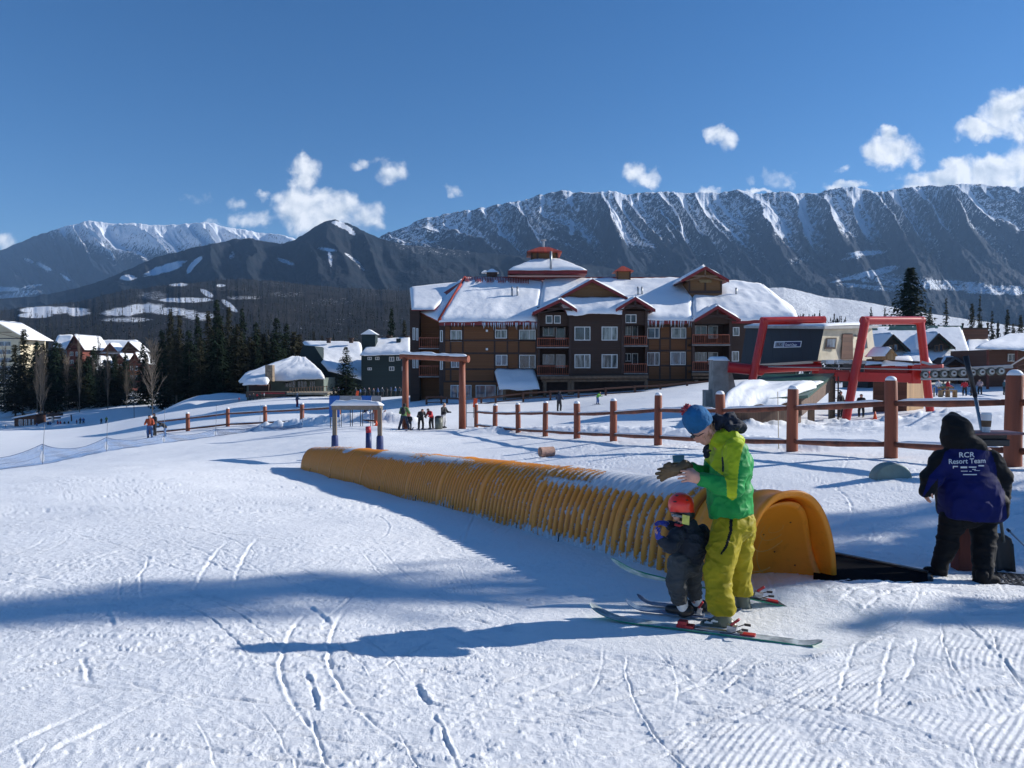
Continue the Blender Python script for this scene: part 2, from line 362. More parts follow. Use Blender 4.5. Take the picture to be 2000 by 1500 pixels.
# ================================================================ ground sheet
def make_ground():
    rr = [0.35]
    while rr[-1] < 2.2: rr.append(rr[-1] * 1.04)
    while rr[-1] < 13: rr.append(rr[-1] * 1.0042)
    while rr[-1] < 70: rr.append(rr[-1] * 1.010)
    while rr[-1] < 14000: rr.append(rr[-1] * 1.035)
    rr = np.array(rr)
    az = np.concatenate([np.arange(-42, 42.01, 0.075), np.arange(44, 317, 2.5)])
    A = R(1) * az; na = len(A); nr = len(rr)
    X = rr[:, None] * np.sin(A)[None]; Y = rr[:, None] * np.cos(A)[None]
    Z = gz(X, Y)
    # micro relief only where it can be seen
    d = np.hypot(X, Y); inn = d < 75
    x = X[inn]; y = Y[inn]; z = np.zeros_like(x); dn = d[inn]
    def N(sx, sy, s, o=3): return fbm(x * sx, y * sy, o, s) - 0.5
    z += 0.10 * N(0.35, 0.35, 1, 2) * ss(1, 6, dn)
    z += 0.035 * N(1.1, 1.1, 5, 3)
    churn = ss(0.48, 0.62, fbm(x * 0.45 + 3, y * 0.5, 3, 21)) * 0.42 + 0.06
    churn = np.maximum(churn, ss(4.6, 3.2, dn) * ss(0.8, -0.3, x) * 0.9)
    churn = churn * (1 - 0.6 * ss(8, 14, dn))
    lum = np.abs(fbm(x * 7, y * 7, 4, 31, 0.6) - 0.5)
    lump = ss(0.52, 0.72, fbm(x * 13, y * 13, 4, 36, 0.65))
    z += churn * (0.013 * lump - 0.022 * lum)
    z += .010 * (fbm(x * 15 + 5 * fbm(x * 2, y * 2, 2, 70), y * 15, 4, 71, .65) - .5) * ss(.35, .65, fbm(x * .8, y * .8, 3, 72))
    z += 0.006 * (fbm(x * 24, y * 24, 2, 40) - 0.5) * ss(16, 7, dn)
    # groomed corduroy, swinging round in an arc near the camera
    def cord(cx, cy, rx, ry, ang, per, amp, curv, seed):
        ca, sa = math.cos(ang), math.sin(ang); u = (x - cx) * ca + (y - cy) * sa; v = -(x - cx) * sa + (y - cy) * ca
        m = ss(1.0, 0.6, (u / rx) ** 2 + (v / ry) ** 2) * ss(0.36, 0.56, fbm(x * 1.6, y * 1.6, 4, seed))
        vv = v + curv * u * u + 0.03 * (vn(u * 2, v * 0.5, seed) - .5)
        return m, m * amp * (np.abs(((vv / per) % 1) - 0.5) * 2 - 0.5)
    m1, c1 = cord(1.75, 3.75, 1.7, .95, math.atan2(1.16, .93), 0.040, 0.0085, 0.10, 51); m2, c2 = cord(3.2, 4.7, 1.5, .6, math.atan2(1.2, .75), 0.040, 0.006, 0.14, 52)
    z = z * (1 - .75 * m1) + c1 + c2 * (1 - m1)
    # ski grooves: slightly curved lines and skidded arcs, with a little berm thrown up on one side
    rng = random.Random(11)
    def groove(cx, cy, ang, L, k, wd, dep, berm=0.5):
        sel = (np.abs(x - cx) < L + wd * 4) & (np.abs(y - cy) < L + wd * 4)
        if not sel.any(): return
        xs = x[sel] - cx; ys = y[sel] - cy; ca, sa = math.cos(ang), math.sin(ang)
        u = xs * ca + ys * sa; v = -xs * sa + ys * ca - k * u * u
        v = v + .02 * (vn(u * 7, u * 0 + cx, 9) - .5)
        m = np.clip(1 - (u / L) ** 2, 0, 1) ** .6 * (.35 + 1.1 * vn(u * 9 + cx, v * 12, 8))
        e = np.exp(-(v / wd) ** 2); bm = np.exp(-((v - 2.1 * wd) / (1.0 * wd)) ** 2) * (0.5 + vn(u * 14, v * 20, 3))
        z[sel] += m * (-dep * e + dep * berm * bm)
    for i in range(900):
        cx = rng.uniform(-10, 9); cy = rng.uniform(2.4, 28) if i > 200 else rng.uniform(2.4, 10)
        if abs(cx) > cy * 0.85 + 1: cx = rng.uniform(-.7, .7) * cy
        a = rng.gauss(R(8), R(24)) if rng.random() < .62 else rng.uniform(0, math.pi)
        L = rng.uniform(0.2, .9 + cy * .12); k = rng.gauss(0, 0.09)
        sc_ = 1 + cy / 22
        wd = rng.uniform(0.004, 0.011) * sc_; dp = rng.uniform(0.004, 0.0095) * sc_
        groove(cx, cy, a, L, k, wd, dp)
        if rng.random() < .55:
            o_ = rng.uniform(.14, .34); groove(cx - math.sin(a) * o_, cy + math.cos(a) * o_, a, L * .9, k, wd, dp)
    # the marks one can point at in the photograph
    for (x0, y0, x1, y1, wd, dp, k) in [(598,1315,622,1390,.030,.05,0),(622,1370,742,1392,.032,.04,-.05),(808,1330,835,1372,.035,.05,0),(835,1368,880,1380,.03,.035,0),
            (850,1395,890,1500,.022,.045,.02),(208,1185,216,1228,.04,.05,.05),(600,1188,645,1222,.045,.05,0),(280,1100,390,1128,.03,.035,.22),(395,1098,452,1122,.03,.04,0),
            (240,1330,305,1335,.03,.03,0),(1880,1220,2000,1340,.028,.03,0),(1850,1200,1990,1330,.02,.02,0),(575,925,600,945,.05,.03,0),(1660,1290,1770,1225,.03,.02,.05),(1640,1340,1800,1255,.02,.018,.03),
            (1480,950,1640,965,.04,.02,0),(1710,972,1820,992,.04,.025,0),(1500,900,1700,915,.05,.03,0),(750,1000,770,1060,.03,.03,-.1),(530,1430,700,1330,.02,.02,0)]:
        a = P(x0, y0, 1); b = P(x1, y1, 1)
        def fl(p):
            t_ = 1.0; x_, y_, z_ = p
            k_ = -1.64 / (z_ / y_ + 0.0596); return (x_ / y_ * k_, k_)
        A0 = fl(a); B0 = fl(b); dx = B0[0] - A0[0]; dy = B0[1] - A0[1]
        groove((A0[0] + B0[0]) / 2, (A0[1] + B0[1]) / 2, math.atan2(dy, dx), math.hypot(dx, dy) / 2 * 1.15, k, wd * .4, dp * .20, .9)
    z *= 1 - .8 * ss(1.0, .75, ((x - 1.4) / 1.5) ** 2 + ((y - 5.85) / .95) ** 2)
    # small snow banks
    def bump(px, d, r, h, s=1.0, rough=.5):
        p = on(px, d); q = ((x - p.x) / (r * s)) ** 2 + ((y - p.y) / r) ** 2
        sel = q < 6
        z[sel] += h * np.exp(-q[sel]) * (1 - rough + 2 * rough * fbm(x[sel] * 2.2, y[sel] * 2.2, 4, int(px)))
    bump(1655, 6.55, .55, .10, 1.5); bump(1560, 6.45, .3, .045, 1.8)
    for i in range(26): bump(1400 + i * 19 + (i % 3) * 6, 33 + (i * 7 % 5), .7, .16 + .16 * (i % 3 == 0), 1.3, .8)
    for i in range(30): bump(1640 + i * 14, 31 - (i % 4), .6, .12, 1.4, .8)
    # wind-rows along both fences
    for i in range(60):
        t_ = i / 59; bump(925 + t_ * 700, 45.5 - 25.5 * t_ - 1.2, .35 + .4 * (1 - t_), .11, 1.8, .9)
    for i in range(40): bump(500 + i * 8, 57 - i * .1, .5, .16, 1.8, .9)
    # recess for the carpet conveyor
    Z[inn] += z * (1 - 0.9 * ss(30, 74, dn)) if False else z
    # farther: piled snow knolls left of the restaurant, gullies below the trees
    far = (d > 75) & (d < 600)
    xf = X[far]; yf = Y[far]
    zf = 2.2 * (fbm(xf / 28, yf / 14, 3, 61) - .5) * ss(75, 150, d[far]) * ss(10, -40, xf) + .8 * (fbm(xf / 9, yf / 9, 3, 62) - .5) * ss(90, 150, d[far]) * ss(10, -40, xf)
    for (px, dd_, r, h) in [(375,128,6,1.3),(425,134,8,1.5),(350,122,4,.7),(150,150,9,1.0),(210,170,12,1.2)]:
        p = on(px, dd_); q = ((xf - p.x) ** 2 + (yf - p.y) ** 2) / (r * r); zf += h * np.exp(-q)
    Z[far] += zf
    v = np.stack([X, Y, Z], -1).reshape(-1, 3)
    i = np.arange((nr - 1) * na); a = i; b = (i // na) * na + (i % na + 1) % na
    fs = np.stack([a, b, b + na, a + na], 1)
    fs = fs[:, ::-1]
    v = np.concatenate([v, [[0, 0, g1(0, 0)]]])
    me = bpy.data.meshes.new('snow_ground')
    nv = len(v); nq = len(fs); c = np.arange(na)
    tri = np.stack([np.full(na, nv - 1), (c + 1) % na, c], 1)
    me.vertices.add(nv); me.vertices.foreach_set('co', v.ravel())
    loops = np.concatenate([fs.ravel(), tri.ravel()]).astype(np.int32)
    me.loops.add(len(loops)); me.loops.foreach_set('vertex_index', loops)
    st = np.concatenate([np.arange(nq) * 4, nq * 4 + np.arange(na) * 3]).astype(np.int32)
    me.polygons.add(nq + na); me.polygons.foreach_set('loop_start', st)
    me.polygons.foreach_set('use_smooth', np.ones(nq + na, dtype=bool))
    me.materials.append(SNOWG); me.update(calc_edges=True); me.validate()
    o = bpy.data.objects.new('snow_ground', me); COL.objects.link(o); tag(o, kind='structure')
    return o
make_ground()

# ================================================================ mountains
def grid_mesh(name, V, attrs, material):
    nr, nc = V.shape[:2]; me = bpy.data.meshes.new(name)
    v = V.reshape(-1, 3); i = np.arange((nr - 1) * (nc - 1)); a = (i // (nc - 1)) * nc + i % (nc - 1)
    fs = np.stack([a, a + 1, a + 1 + nc, a + nc], 1).astype(np.int32)
    me.vertices.add(len(v)); me.vertices.foreach_set('co', v.ravel())
    me.loops.add(fs.size); me.loops.foreach_set('vertex_index', fs.ravel())
    me.polygons.add(len(fs)); me.polygons.foreach_set('loop_start', (np.arange(len(fs)) * 4).astype(np.int32))
    me.polygons.foreach_set('use_smooth', np.ones(len(fs), dtype=bool))
    for k, arr in attrs.items():
        at = me.attributes.new(k, 'FLOAT', 'POINT'); at.data.foreach_set('value', arr.ravel().astype(np.float32))
    me.materials.append(material); me.update(calc_edges=True)
    o = bpy.data.objects.new(name, me); COL.objects.link(o); tag(o, kind='structure'); return o
def mountain_mat(name, fcol, scol, nscale, rockcol=(.10, .10, .10), bdist=14.0):
    m = bpy.data.materials.new(name); m.use_nodes = True; t = NT(m.node_tree); b = t.N['Principled BSDF']
    co = t.n('ShaderNodeTexCoord').outputs['Object']
    sn = t.n('ShaderNodeAttribute', attribute_name='snow').outputs['Fac']
    # trees stand upright: the speckle is stretched along the height
    mp = t.n('ShaderNodeMapping', {0: co, 3: (1, 1, .45)}).outputs[0]
    n1 = t.noise(mp, nscale, 6, 0.72); n2 = t.noise(mp, nscale * 3.3, 3, 0.7); n3 = t.noise(co, nscale * 0.08, 4, 0.6)
    thr = t.m('ADD', t.m('MULTIPLY', t.m('SUBTRACT', n1, 0.5), 1.7), t.m('MULTIPLY', t.m('SUBTRACT', n2, 0.5), 1.25))
    f = t.m('ADD', sn, thr)
    f = t.n('ShaderNodeMapRange', {0: f, 1: 0.42, 2: 0.60, 3: 0.0, 4: 1.0}, interpolation_type='SMOOTHSTEP').outputs[0]
    fc = t.mix(n2, tuple(q * .35 for q in fcol), tuple(q * 2.0 for q in fcol))
    fc = t.mix(t.ramp(n3, [(.45, 0.0), (.62, 1.0)]), fc, tuple(a_ * 1.2 + .008 * k for a_, k in zip(fcol, (1.3, .9, .7))))
    c = t.mix(f, fc, scol); t.L.new(c, b.inputs['Base Color']); b.inputs['Roughness'].default_value = 0.9; b.inputs['Specular IOR Level'].default_value = 0.1
    h = t.m('ADD', n1, t.m('MULTIPLY', n2, .4))
    bp = t.n('ShaderNodeBump', {'Strength': 1.0, 'Distance': bdist * 1.5, 'Height': h}); t.L.new(bp.outputs[0], b.inputs['Normal'])
    return m
def spurs(U, t_, per, slant, seed, warp=.9, rag=1.0):
    """spurs that run obliquely down a slope and split on the way; U in picture columns of the crest line"""
    u = (U + slant * t_ * (.55 + .9 * fbm(U / 240, U * 0 + seed % 20, 2, 17))) / per; w_ = warp * (fbm(u * .5, t_ * 3, 3, seed) - .5) + .30 * (fbm(u * 2.2, t_ * 9, 4, seed + 3, .6) - .5)
    q = u + w_; c = np.floor(q); f = q - c; z0 = np.zeros_like(u)
    pk = .30 + .4 * _h(c, z0, seed + 7); a = np.where(f < pk, f / pk, (1 - f) / (1 - pk)); a = a * (.5 + .5 * a)
    return a * (.40 + .85 * _h(c, z0, seed + 5))
def ridge_noise(U, t_, per, slant, seed):
    big = spurs(U, t_, per * 2.3, slant * .8, seed); mid = spurs(U, t_, per, slant, seed + 20); sm = spurs(U, t_, per * .36, slant * 1.15, seed + 40)
    k = ss(.45, .85, t_); det = fbm(U / per * 5 + t_ * 8, t_ * 26, 5, seed + 9, .58) - .5
    return big * (1.15 - .55 * k) + mid * (.25 + .75 * k) + sm * (.04 + .20 * k) + (.20 + .14 * (1 - k)) * det
def range_(name, sil, D, L, zb, ncol, nrow, amp, per, seed, mfun, material, prof=1.25, slant=300, back=1500, sharp=.6, jag=0.0, px0=None, px1=None):
    sx = np.array([s[0] for s in sil], float); sy = np.array([s[1] for s in sil], float)
    px = np.linspace(sx[0] if px0 is None else px0, sx[-1] if px1 is None else px1, ncol)
    ys = np.interp(px, sx, sy)
    k = np.ones(9) / 9; ys = np.convolve(np.pad(ys, 4, 'edge'), k, 'valid') * .5 + ys * .5
    ys = ys + jag * (fbm(px / 14, px * 0 + seed, 4, seed + 2, .6) - .5)
    H = (YH - ys) / F * D
    nb = max(6, nrow // 8)
    t_ = np.concatenate([np.linspace(0, 1, nrow) , 1 + np.linspace(0, 1, nb + 1)[1:]])
    U, T = np.meshgrid(px, t_)
    Hh = np.interp(U.ravel(), px, H).reshape(U.shape)
    fr = np.clip(T, 0, 1)
    base = zb + (Hh - zb) * fr ** prof
    Dd = D - L * (1 - fr) + back * np.clip(T - 1, 0, 1)
    Rn = ridge_noise(U, fr, per, slant, seed)
    env = np.where(T <= 1, np.sin(np.pi * np.clip(fr, 0, 1) ** .9) ** .8 * (1 - fr * .15), 0) * ss(1.0, .93, fr) if False else np.where(T <= 1, np.clip(1 - fr ** 18, 0, 1) * np.clip(fr, 0, 1) ** .6 * ss(0, .12, fr), 0)
    disp = amp * (Hh - zb) * env * (Rn - 1.0)
    Z = base + disp
    # keep crest the skyline: nothing in front may stick out above it
    lim = Hh / D * Dd - 2 - (Hh - zb) * .03 * (1 - fr)
    Z = np.where(T < 1, np.minimum(Z, lim), Z)
    Z = np.where(T > 1, Hh - (Hh - zb) * ((T - 1)) ** 1.2, Z)
    X = (U - 1000) / F * Dd
    V = np.stack([X, Dd, Z], -1)
    # picture row seen from the photographer, used only to know how high on the slope a point lies
    py = YH - Z / Dd * F
    kk = np.ones(9) / 9; Zs = np.apply_along_axis(lambda r_: np.convolve(np.pad(r_, 4, 'edge'), kk, 'valid'), 1, Z)
    gx = np.gradient(Zs, axis=1) / np.maximum(np.gradient(X, axis=1), 1e-3)
    snow = mfun(U, fr, py, gx, X, Z, Rn)
    return grid_mesh(name, V, {'snow': snow}, material)
MM = mountain_mat('mountain_slope', (.010, .018, .032), (.80, .84, .90), .030)
MM2 = mountain_mat('hill_slope', (.010, .016, .024), (.78, .82, .88), .055, bdist=8)
def patch(U, py, cx, cy, rx, ry, rot=0.0, a=1.0, seed=0):
    c, s = math.cos(R(rot)), math.sin(R(rot)); dx = U - cx; dy = py - cy
    u = (dx * c + dy * s) / rx; v = (-dx * s + dy * c) / ry
    q = u * u + v * v + .9 * (fbm(U / 14, py / 6, 3, 90 + seed) - .5)
    return min(a, .95) * ss(1.6, .45, q) * .88
SIL_C = [(600,520),(680,500),(740,466),(770,452),(800,440),(825,428),(850,426),(885,416),(920,411),(950,408),(985,398),(1015,394),(1050,384),(1080,376),(1100,373),(1130,378),(1160,376),(1200,375),(1225,380),(1260,378),(1290,376),(1330,379),(1370,376),
         (1400,379),(1440,374),(1480,380),(1520,377),(1560,379),(1600,378),(1622,369),(1650,366),(1685,371),(1705,377),(1740,373),(1770,367),(1800,364),(1840,365),(1865,360),(1900,361),(1940,366),(2000,367),(2080,372),(2200,368),(2400,380)]
def m_main(U, fr, py, gx, X, Z, Rn):
    hi = ss(0.62, .97, fr) * 1.05
    asp = ss(-.16, .34, -gx)                              # slopes that look to the right
    s = hi * (.30 + 1.1 * asp) * (.72 + .6 * fbm(U / 26, py / 18, 3, 44)) + .10
    lim = 532 + 70 * (fbm(U / 90, U * 0, 3, 7) - .5) - 25 * ss(1300, 1900, U)
    s = s * ss(lim + 40, lim - 70, py) - .10 * ss(440, 540, py)
    s = np.maximum(s, .50 * ss(980, 800, U) * ss(530, 470, py) * ss(.2, .5, fbm(U / 40, py / 25, 3, 12)))
    gul = ss(.62, .35, Rn) * ss(.5, .9, fr) * .5          # snow lies in the gullies
    s = np.maximum(s, gul)
    for i, (cx, cy, rx, ry, rot, a) in enumerate([(1235,470,30,10,20,.65),(1265,478,16,6,20,.6),(1690,495,40,5,-3,.8),(1660,505,22,4,-8,.6),(1670,540,46,5,-14,.75),(1720,530,36,7,-16,.75),(1760,548,110,12,4,.55),
            (1850,558,130,10,2,.62),(1940,566,90,10,2,.72),(2050,568,90,8,0,.6),(1560,508,28,8,-10,.4),(1640,540,40,5,0,.4),(1700,562,80,5,6,.6)]):
        s = np.maximum(s, patch(U, py, cx, cy, rx, ry, rot, a, i))
    return s
range_('main_mountain', SIL_C, 6200, 3600, -25, 1900, 420, .125, 62, 3, m_main, MM, prof=1.35, back=2500, jag=7)
SIL_A = [(-400,520),(-200,505),(0,490),(30,480),(60,466),(90,456),(120,447),(150,438),(175,433),(205,435),(235,438),(265,437),(300,441),(335,440),(370,438),(400,435),(430,441),(470,449),(510,455),(540,458),(575,466),(640,490),(760,520)]
def m_left(U, fr, py, gx, X, Z, Rn):
    s = ss(.42, .90, fr) * (.62 + .70 * ss(-.3, .30, -gx)) * (.70 + .6 * fbm(U / 14, py / 10, 3, 45)) + .10
    lim = 505 - 60 * ss(240, 60, U)
    s = s * ss(lim + 35, lim - 40, py)
    for i, (cx, cy, rx, ry, rot, a) in enumerate([(88,522,18,4,25,.9),(130,542,14,3,35,.9),(60,510,12,4,20,.6),(230,462,14,4,-30,.6),(0,565,50,5,0,.8),(40,575,50,6,-8,.6),(65,560,22,4,-10,.6),(10,580,60,4,0,.6)]):
        s = np.maximum(s, patch(U, py, cx, cy, rx, ry, rot, a, i))
    return s
range_('snowy_mountain', SIL_A, 9500, 4500, -25, 900, 300, .12, 50, 13, m_left, MM, prof=1.3, back=3000, jag=6)
SIL_B = [(-300,600),(-100,590),(60,580),(120,570),(180,556),(220,541),(260,524),(300,506),(340,494),(380,485),(420,477),(455,469),(490,466),(520,472),(550,477),(575,470),(600,456),(620,442),(640,433),(658,431),(680,437),(700,447),(720,458),(745,466),(790,480),(840,484),(900,490),(1000,500),(1120,515),(1300,540),(1500,560)]
def m_mid(U, fr, py, gx, X, Z, Rn):
    s = np.zeros_like(U) + .03
    for i, (cx, cy, rx, ry, rot, a) in enumerate([(672,443,22,5,22,1.1),(685,452,14,4,40,.9),(660,436,12,3,0,.8),(640,488,22,3,8,1.),(646,505,4,16,-8,.8),(690,506,20,3,35,.6),(325,525,42,8,-18,1.15),(375,522,14,5,-60,1.),(385,512,16,5,-40,.9),
            (252,543,18,6,0,1.0),(560,512,20,4,20,.7),(455,500,8,6,-60,.5),(705,522,14,5,40,.45),(850,488,90,12,5,.30)]):
        s = np.maximum(s, patch(U, py, cx, cy, rx, ry, rot, a, 20 + i))
    return s
range_('forested_mountain', SIL_B, 4300, 2300, -25, 1000, 240, .10, 90, 23, m_mid, MM2, prof=1.15, slant=120, back=1500, jag=5)
SIL_D = [(-500,620),(-200,615),(0,606),(150,590),(230,570),(330,556),(420,548),(480,545),(560,552),(640,560),(740,566),(850,570),(1000,580),(1200,600),(1400,612)]
def m_low(U, fr, py, gx, X, Z, Rn):
    s = np.zeros_like(U) + .05 + .12 * ss(.5, .7, fbm(U / 60, py / 12, 3, 5))
    for i, (cx, cy, rx, ry, rot, a) in enumerate([(110,606,66,7,0,1.),(70,616,34,5,0,1.),(155,612,22,6,0,.8),(365,586,52,5,0,1.15),(260,606,60,10,-8,.85),(330,608,60,8,4,.7),(405,573,14,5,30,1.),(450,598,20,5,40,.9),(300,578,36,9,0,.42),
            (350,556,18,4,0,.75),(432,558,10,3,0,.85),(480,582,40,4,0,.45),(245,625,50,5,0,.6),(390,618,30,8,0,.7),(560,575,40,6,0,.3),(650,590,50,8,0,.25)]):
        s = np.maximum(s, patch(U, py, cx, cy, rx, ry, rot, a, 50 + i))
    return s
MM3 = mountain_mat('bench_slope', (.020, .021, .022), (.78, .82, .88), .11, bdist=5)
FOOT = range_('foothill', SIL_D, 2300, 1700, -24, 900, 160, .035, 150, 33, m_low, MM3, prof=.85, slant=60, back=900, jag=5)
SIL_E = [(1300,700),(1380,640),(1440,590),(1490,563),(1530,562),(1570,570),(1610,581),(1650,584),(1700,592),(1760,604),(1850,618),(2000,640),(2200,650)]
def m_knoll(U, fr, py, gx, X, Z, Rn):
    return np.zeros_like(U) + 1.5
KNOLL = range_('snow_knoll', SIL_E, 700, 380, -18, 240, 60, .03, 200, 43, m_knoll, MM3, prof=.8, back=300, jag=2)
SIL_G = [(1550,660),(1650,640),(1750,636),(1900,632),(2050,636),(2300,640)]
VALLEY = range_('valley_slope', SIL_G, 1500, 900, -24, 300, 60, .10, 120, 47, lambda U, fr, py, gx, X, Z, Rn: np.zeros_like(U) + .05, MM3, prof=.8, back=900, jag=4)
# ================================================================ implicit bodies (smoothly joined limbs -> one skin)
def _h3(ix, iy, iz, s):
    n = (ix.astype(np.int64) * 374761393 + iy.astype(np.int64) * 668265263 + iz.astype(np.int64) * 2147483647 + s * 974711) & 0xffffffff
    n = ((n ^ (n >> 13)) * 1274126177) & 0xffffffff
    return ((n ^ (n >> 16)) & 0xffffffff).astype(np.float64) / 4294967295.0
def vn3(p, s=0):
    i = np.floor(p); f = p - i; f = f * f * (3 - 2 * f); o = 0
    for a in (0, 1):
        for b in (0, 1):
            for c in (0, 1):
                wgt = (f[:, 0] if a else 1 - f[:, 0]) * (f[:, 1] if b else 1 - f[:, 1]) * (f[:, 2] if c else 1 - f[:, 2])
                o = o + wgt * _h3(i[:, 0] + a, i[:, 1] + b, i[:, 2] + c, s)
    return o
class SDF:
    def __init__(s, k=0.03): s.p = []; s.k = k
    def cap(s, a, b, ra, rb=None, k=None, sub=False):
        s.p.append(('c', Vector(a), Vector(b), ra, ra if rb is None else rb, s.k if k is None else k, sub)); return s
    def chain(s, pts, rs, k=None):
        for i in range(len(pts) - 1): s.cap(pts[i], pts[i + 1], rs[i], rs[i + 1], k)
        return s
    def ell(s, c, r, rot=None, k=None, sub=False):
        s.p.append(('e', Vector(c), r, rot or Matrix.Identity(3), 0, s.k if k is None else k, sub)); return s
    def boxp(s, c, r, rot=None, rd=0.01, k=None, sub=False):
        s.p.append(('b', Vector(c), r, rot or Matrix.Identity(3), rd, s.k if k is None else k, sub)); return s
    def bounds(s):
        lo = np.full(3, 1e9); hi = np.full(3, -1e9)
        for q in s.p:
            if q[6]: continue
            if q[0] == 'c':
                for v, r in ((q[1], q[3]), (q[2], q[4])):
                    lo = np.minimum(lo, np.array(v) - r); hi = np.maximum(hi, np.array(v) + r)
            else:
                r = max(q[2]) * (1.75 if q[0] == 'b' else 1) + q[4]; lo = np.minimum(lo, np.array(q[1]) - r); hi = np.maximum(hi, np.array(q[1]) + r)
        return lo, hi
    def mesh(s, h, clip=None):
        """clip: list of (point, normal): keeps the side the normal points away from"""
        lo, hi = s.bounds(); pad = 3 * h + .01; lo = lo - pad; hi = hi + pad
        n = np.ceil((hi - lo) / h).astype(int) + 1
        G = np.full(n, 0.3, dtype=np.float32)
        ax = [(lo[i] + np.arange(n[i]) * h).astype(np.float32) for i in range(3)]
        for q in s.p:
            k = q[5]
            if q[0] == 'c':
                r = max(q[3], q[4]) + k + 2 * h + .01
                a_ = np.minimum(np.array(q[1]), np.array(q[2])) - r; b_ = np.maximum(np.array(q[1]), np.array(q[2])) + r
            else:
                r = max(q[2]) * 1.75 + q[4] + k + 2 * h + .01; a_ = np.array(q[1]) - r; b_ = np.array(q[1]) + r
            i0 = np.maximum(((a_ - lo) / h).astype(int), 0); i1 = np.minimum(((b_ - lo) / h).astype(int) + 2, n)
            if (i1 <= i0).any(): continue
            x = ax[0][i0[0]:i1[0]][:, None, None]; y = ax[1][i0[1]:i1[1]][None, :, None]; z = ax[2][i0[2]:i1[2]][None, None, :]
            if q[0] == 'c':
                a, b = q[1], q[2]; d = b - a; L = max(d.length_squared, 1e-9)
                t = np.clip(((x - a.x) * d.x + (y - a.y) * d.y + (z - a.z) * d.z) / L, 0, 1)
                D = np.sqrt((x - a.x - t * d.x) ** 2 + (y - a.y - t * d.y) ** 2 + (z - a.z - t * d.z) ** 2) - (q[3] + (q[4] - q[3]) * t)
            else:
                c = q[1]; m = q[3].transposed() if isinstance(q[3], Matrix) else q[3]
                u = [(x - c.x) * m[i][0] + (y - c.y) * m[i][1] + (z - c.z) * m[i][2] for i in range(3)]
                if q[0] == 'e':
                    kk = np.sqrt(sum((u[i] / q[2][i]) ** 2 for i in range(3)))
                    D = (kk - 1) * min(q[2]) * 1.0
                    D = np.where(kk > 1e-4, D, -min(q[2]))
                else:
                    e = [np.abs(u[i]) - q[2][i] for i in range(3)]
                    D = np.sqrt(sum(np.maximum(v, 0) ** 2 for v in e)) + np.minimum(np.maximum(np.maximum(e[0], e[1]), e[2]), 0) - q[4]
            sl_ = (slice(i0[0], i1[0]), slice(i0[1], i1[1]), slice(i0[2], i1[2])); Fg = G[sl_]
            if q[6]: G[sl_] = np.maximum(Fg, -D)
            elif k <= 0: G[sl_] = np.minimum(Fg, D)
            else:
                hh = np.clip(.5 + .5 * (Fg - D) / k, 0, 1); G[sl_] = Fg * (1 - hh) + D * hh - k * hh * (1 - hh)
        for (pt, nr) in (clip or []):
            D = (ax[0][:, None, None] - pt[0]) * nr[0] + (ax[1][None, :, None] - pt[1]) * nr[1] + (ax[2][None, None, :] - pt[2]) * nr[2]
            G = np.maximum(G, D.astype(np.float32))
        ins = G < 0; nx, ny, nz = n
        cnt = np.zeros((nx - 1, ny - 1, nz - 1), np.uint8)
        for a in (0, 1):
            for b in (0, 1):
                for c in (0, 1): cnt += ins[a:nx - 1 + a, b:ny - 1 + b, c:nz - 1 + c]
        act = (cnt > 0) & (cnt < 8); ci = np.argwhere(act); idx = np.full(act.shape, -1, np.int64); idx[act] = np.arange(len(ci))
        acc = np.zeros((len(ci), 3)); num = np.zeros(len(ci))
        for axis in range(3):
            o1, o2 = [q for q in range(3) if q != axis]
            for a in (0, 1):
                for b in (0, 1):
                    p0 = ci.copy(); p0[:, o1] += a; p0[:, o2] += b; p1 = p0.copy(); p1[:, axis] += 1
                    f0 = G[p0[:, 0], p0[:, 1], p0[:, 2]]; f1 = G[p1[:, 0], p1[:, 1], p1[:, 2]]; cr = (f0 < 0) != (f1 < 0)
                    t = np.where(cr, f0 / np.where(cr, f0 - f1, 1), 0); v = p0.astype(float); v[:, axis] += t
                    acc[cr] += v[cr]; num[cr] += 1
        V = lo + (acc / num[:, None]) * h
        fs = []
        for axis in range(3):
            o1, o2 = [(1, 2), (2, 0), (0, 1)][axis]
            s0 = [slice(None)] * 3; s1 = [slice(None)] * 3; s0[axis] = slice(0, -1); s1[axis] = slice(1, None)
            A = ins[tuple(s0)]; B = ins[tuple(s1)]; e = np.argwhere(A != B)
            e = e[(e[:, o1] > 0) & (e[:, o2] > 0) & (e[:, o1] < n[o1] - 1) & (e[:, o2] < n[o2] - 1)]
            c00 = e.copy(); c00[:, o1] -= 1; c00[:, o2] -= 1; c10 = e.copy(); c10[:, o2] -= 1; c01 = e.copy(); c01[:, o1] -= 1
            q = np.stack([idx[tuple(c.T)] for c in (c00, c10, e, c01)], 1)
            fl = ~A[tuple(e.T)]; q[fl] = q[fl][:, ::-1]; fs.append(q)
        Fc = np.concatenate(fs); Fc = Fc[(Fc >= 0).all(1)]
        return V, Fc
def normals(V, Fc):
    a = V[Fc[:, 2]] - V[Fc[:, 0]]; b = V[Fc[:, 3]] - V[Fc[:, 1]]; n = np.cross(a, b); o = np.zeros_like(V)
    for i in range(4): np.add.at(o, Fc[:, i], n)
    return o / np.maximum(np.linalg.norm(o, axis=1, keepdims=True), 1e-9)
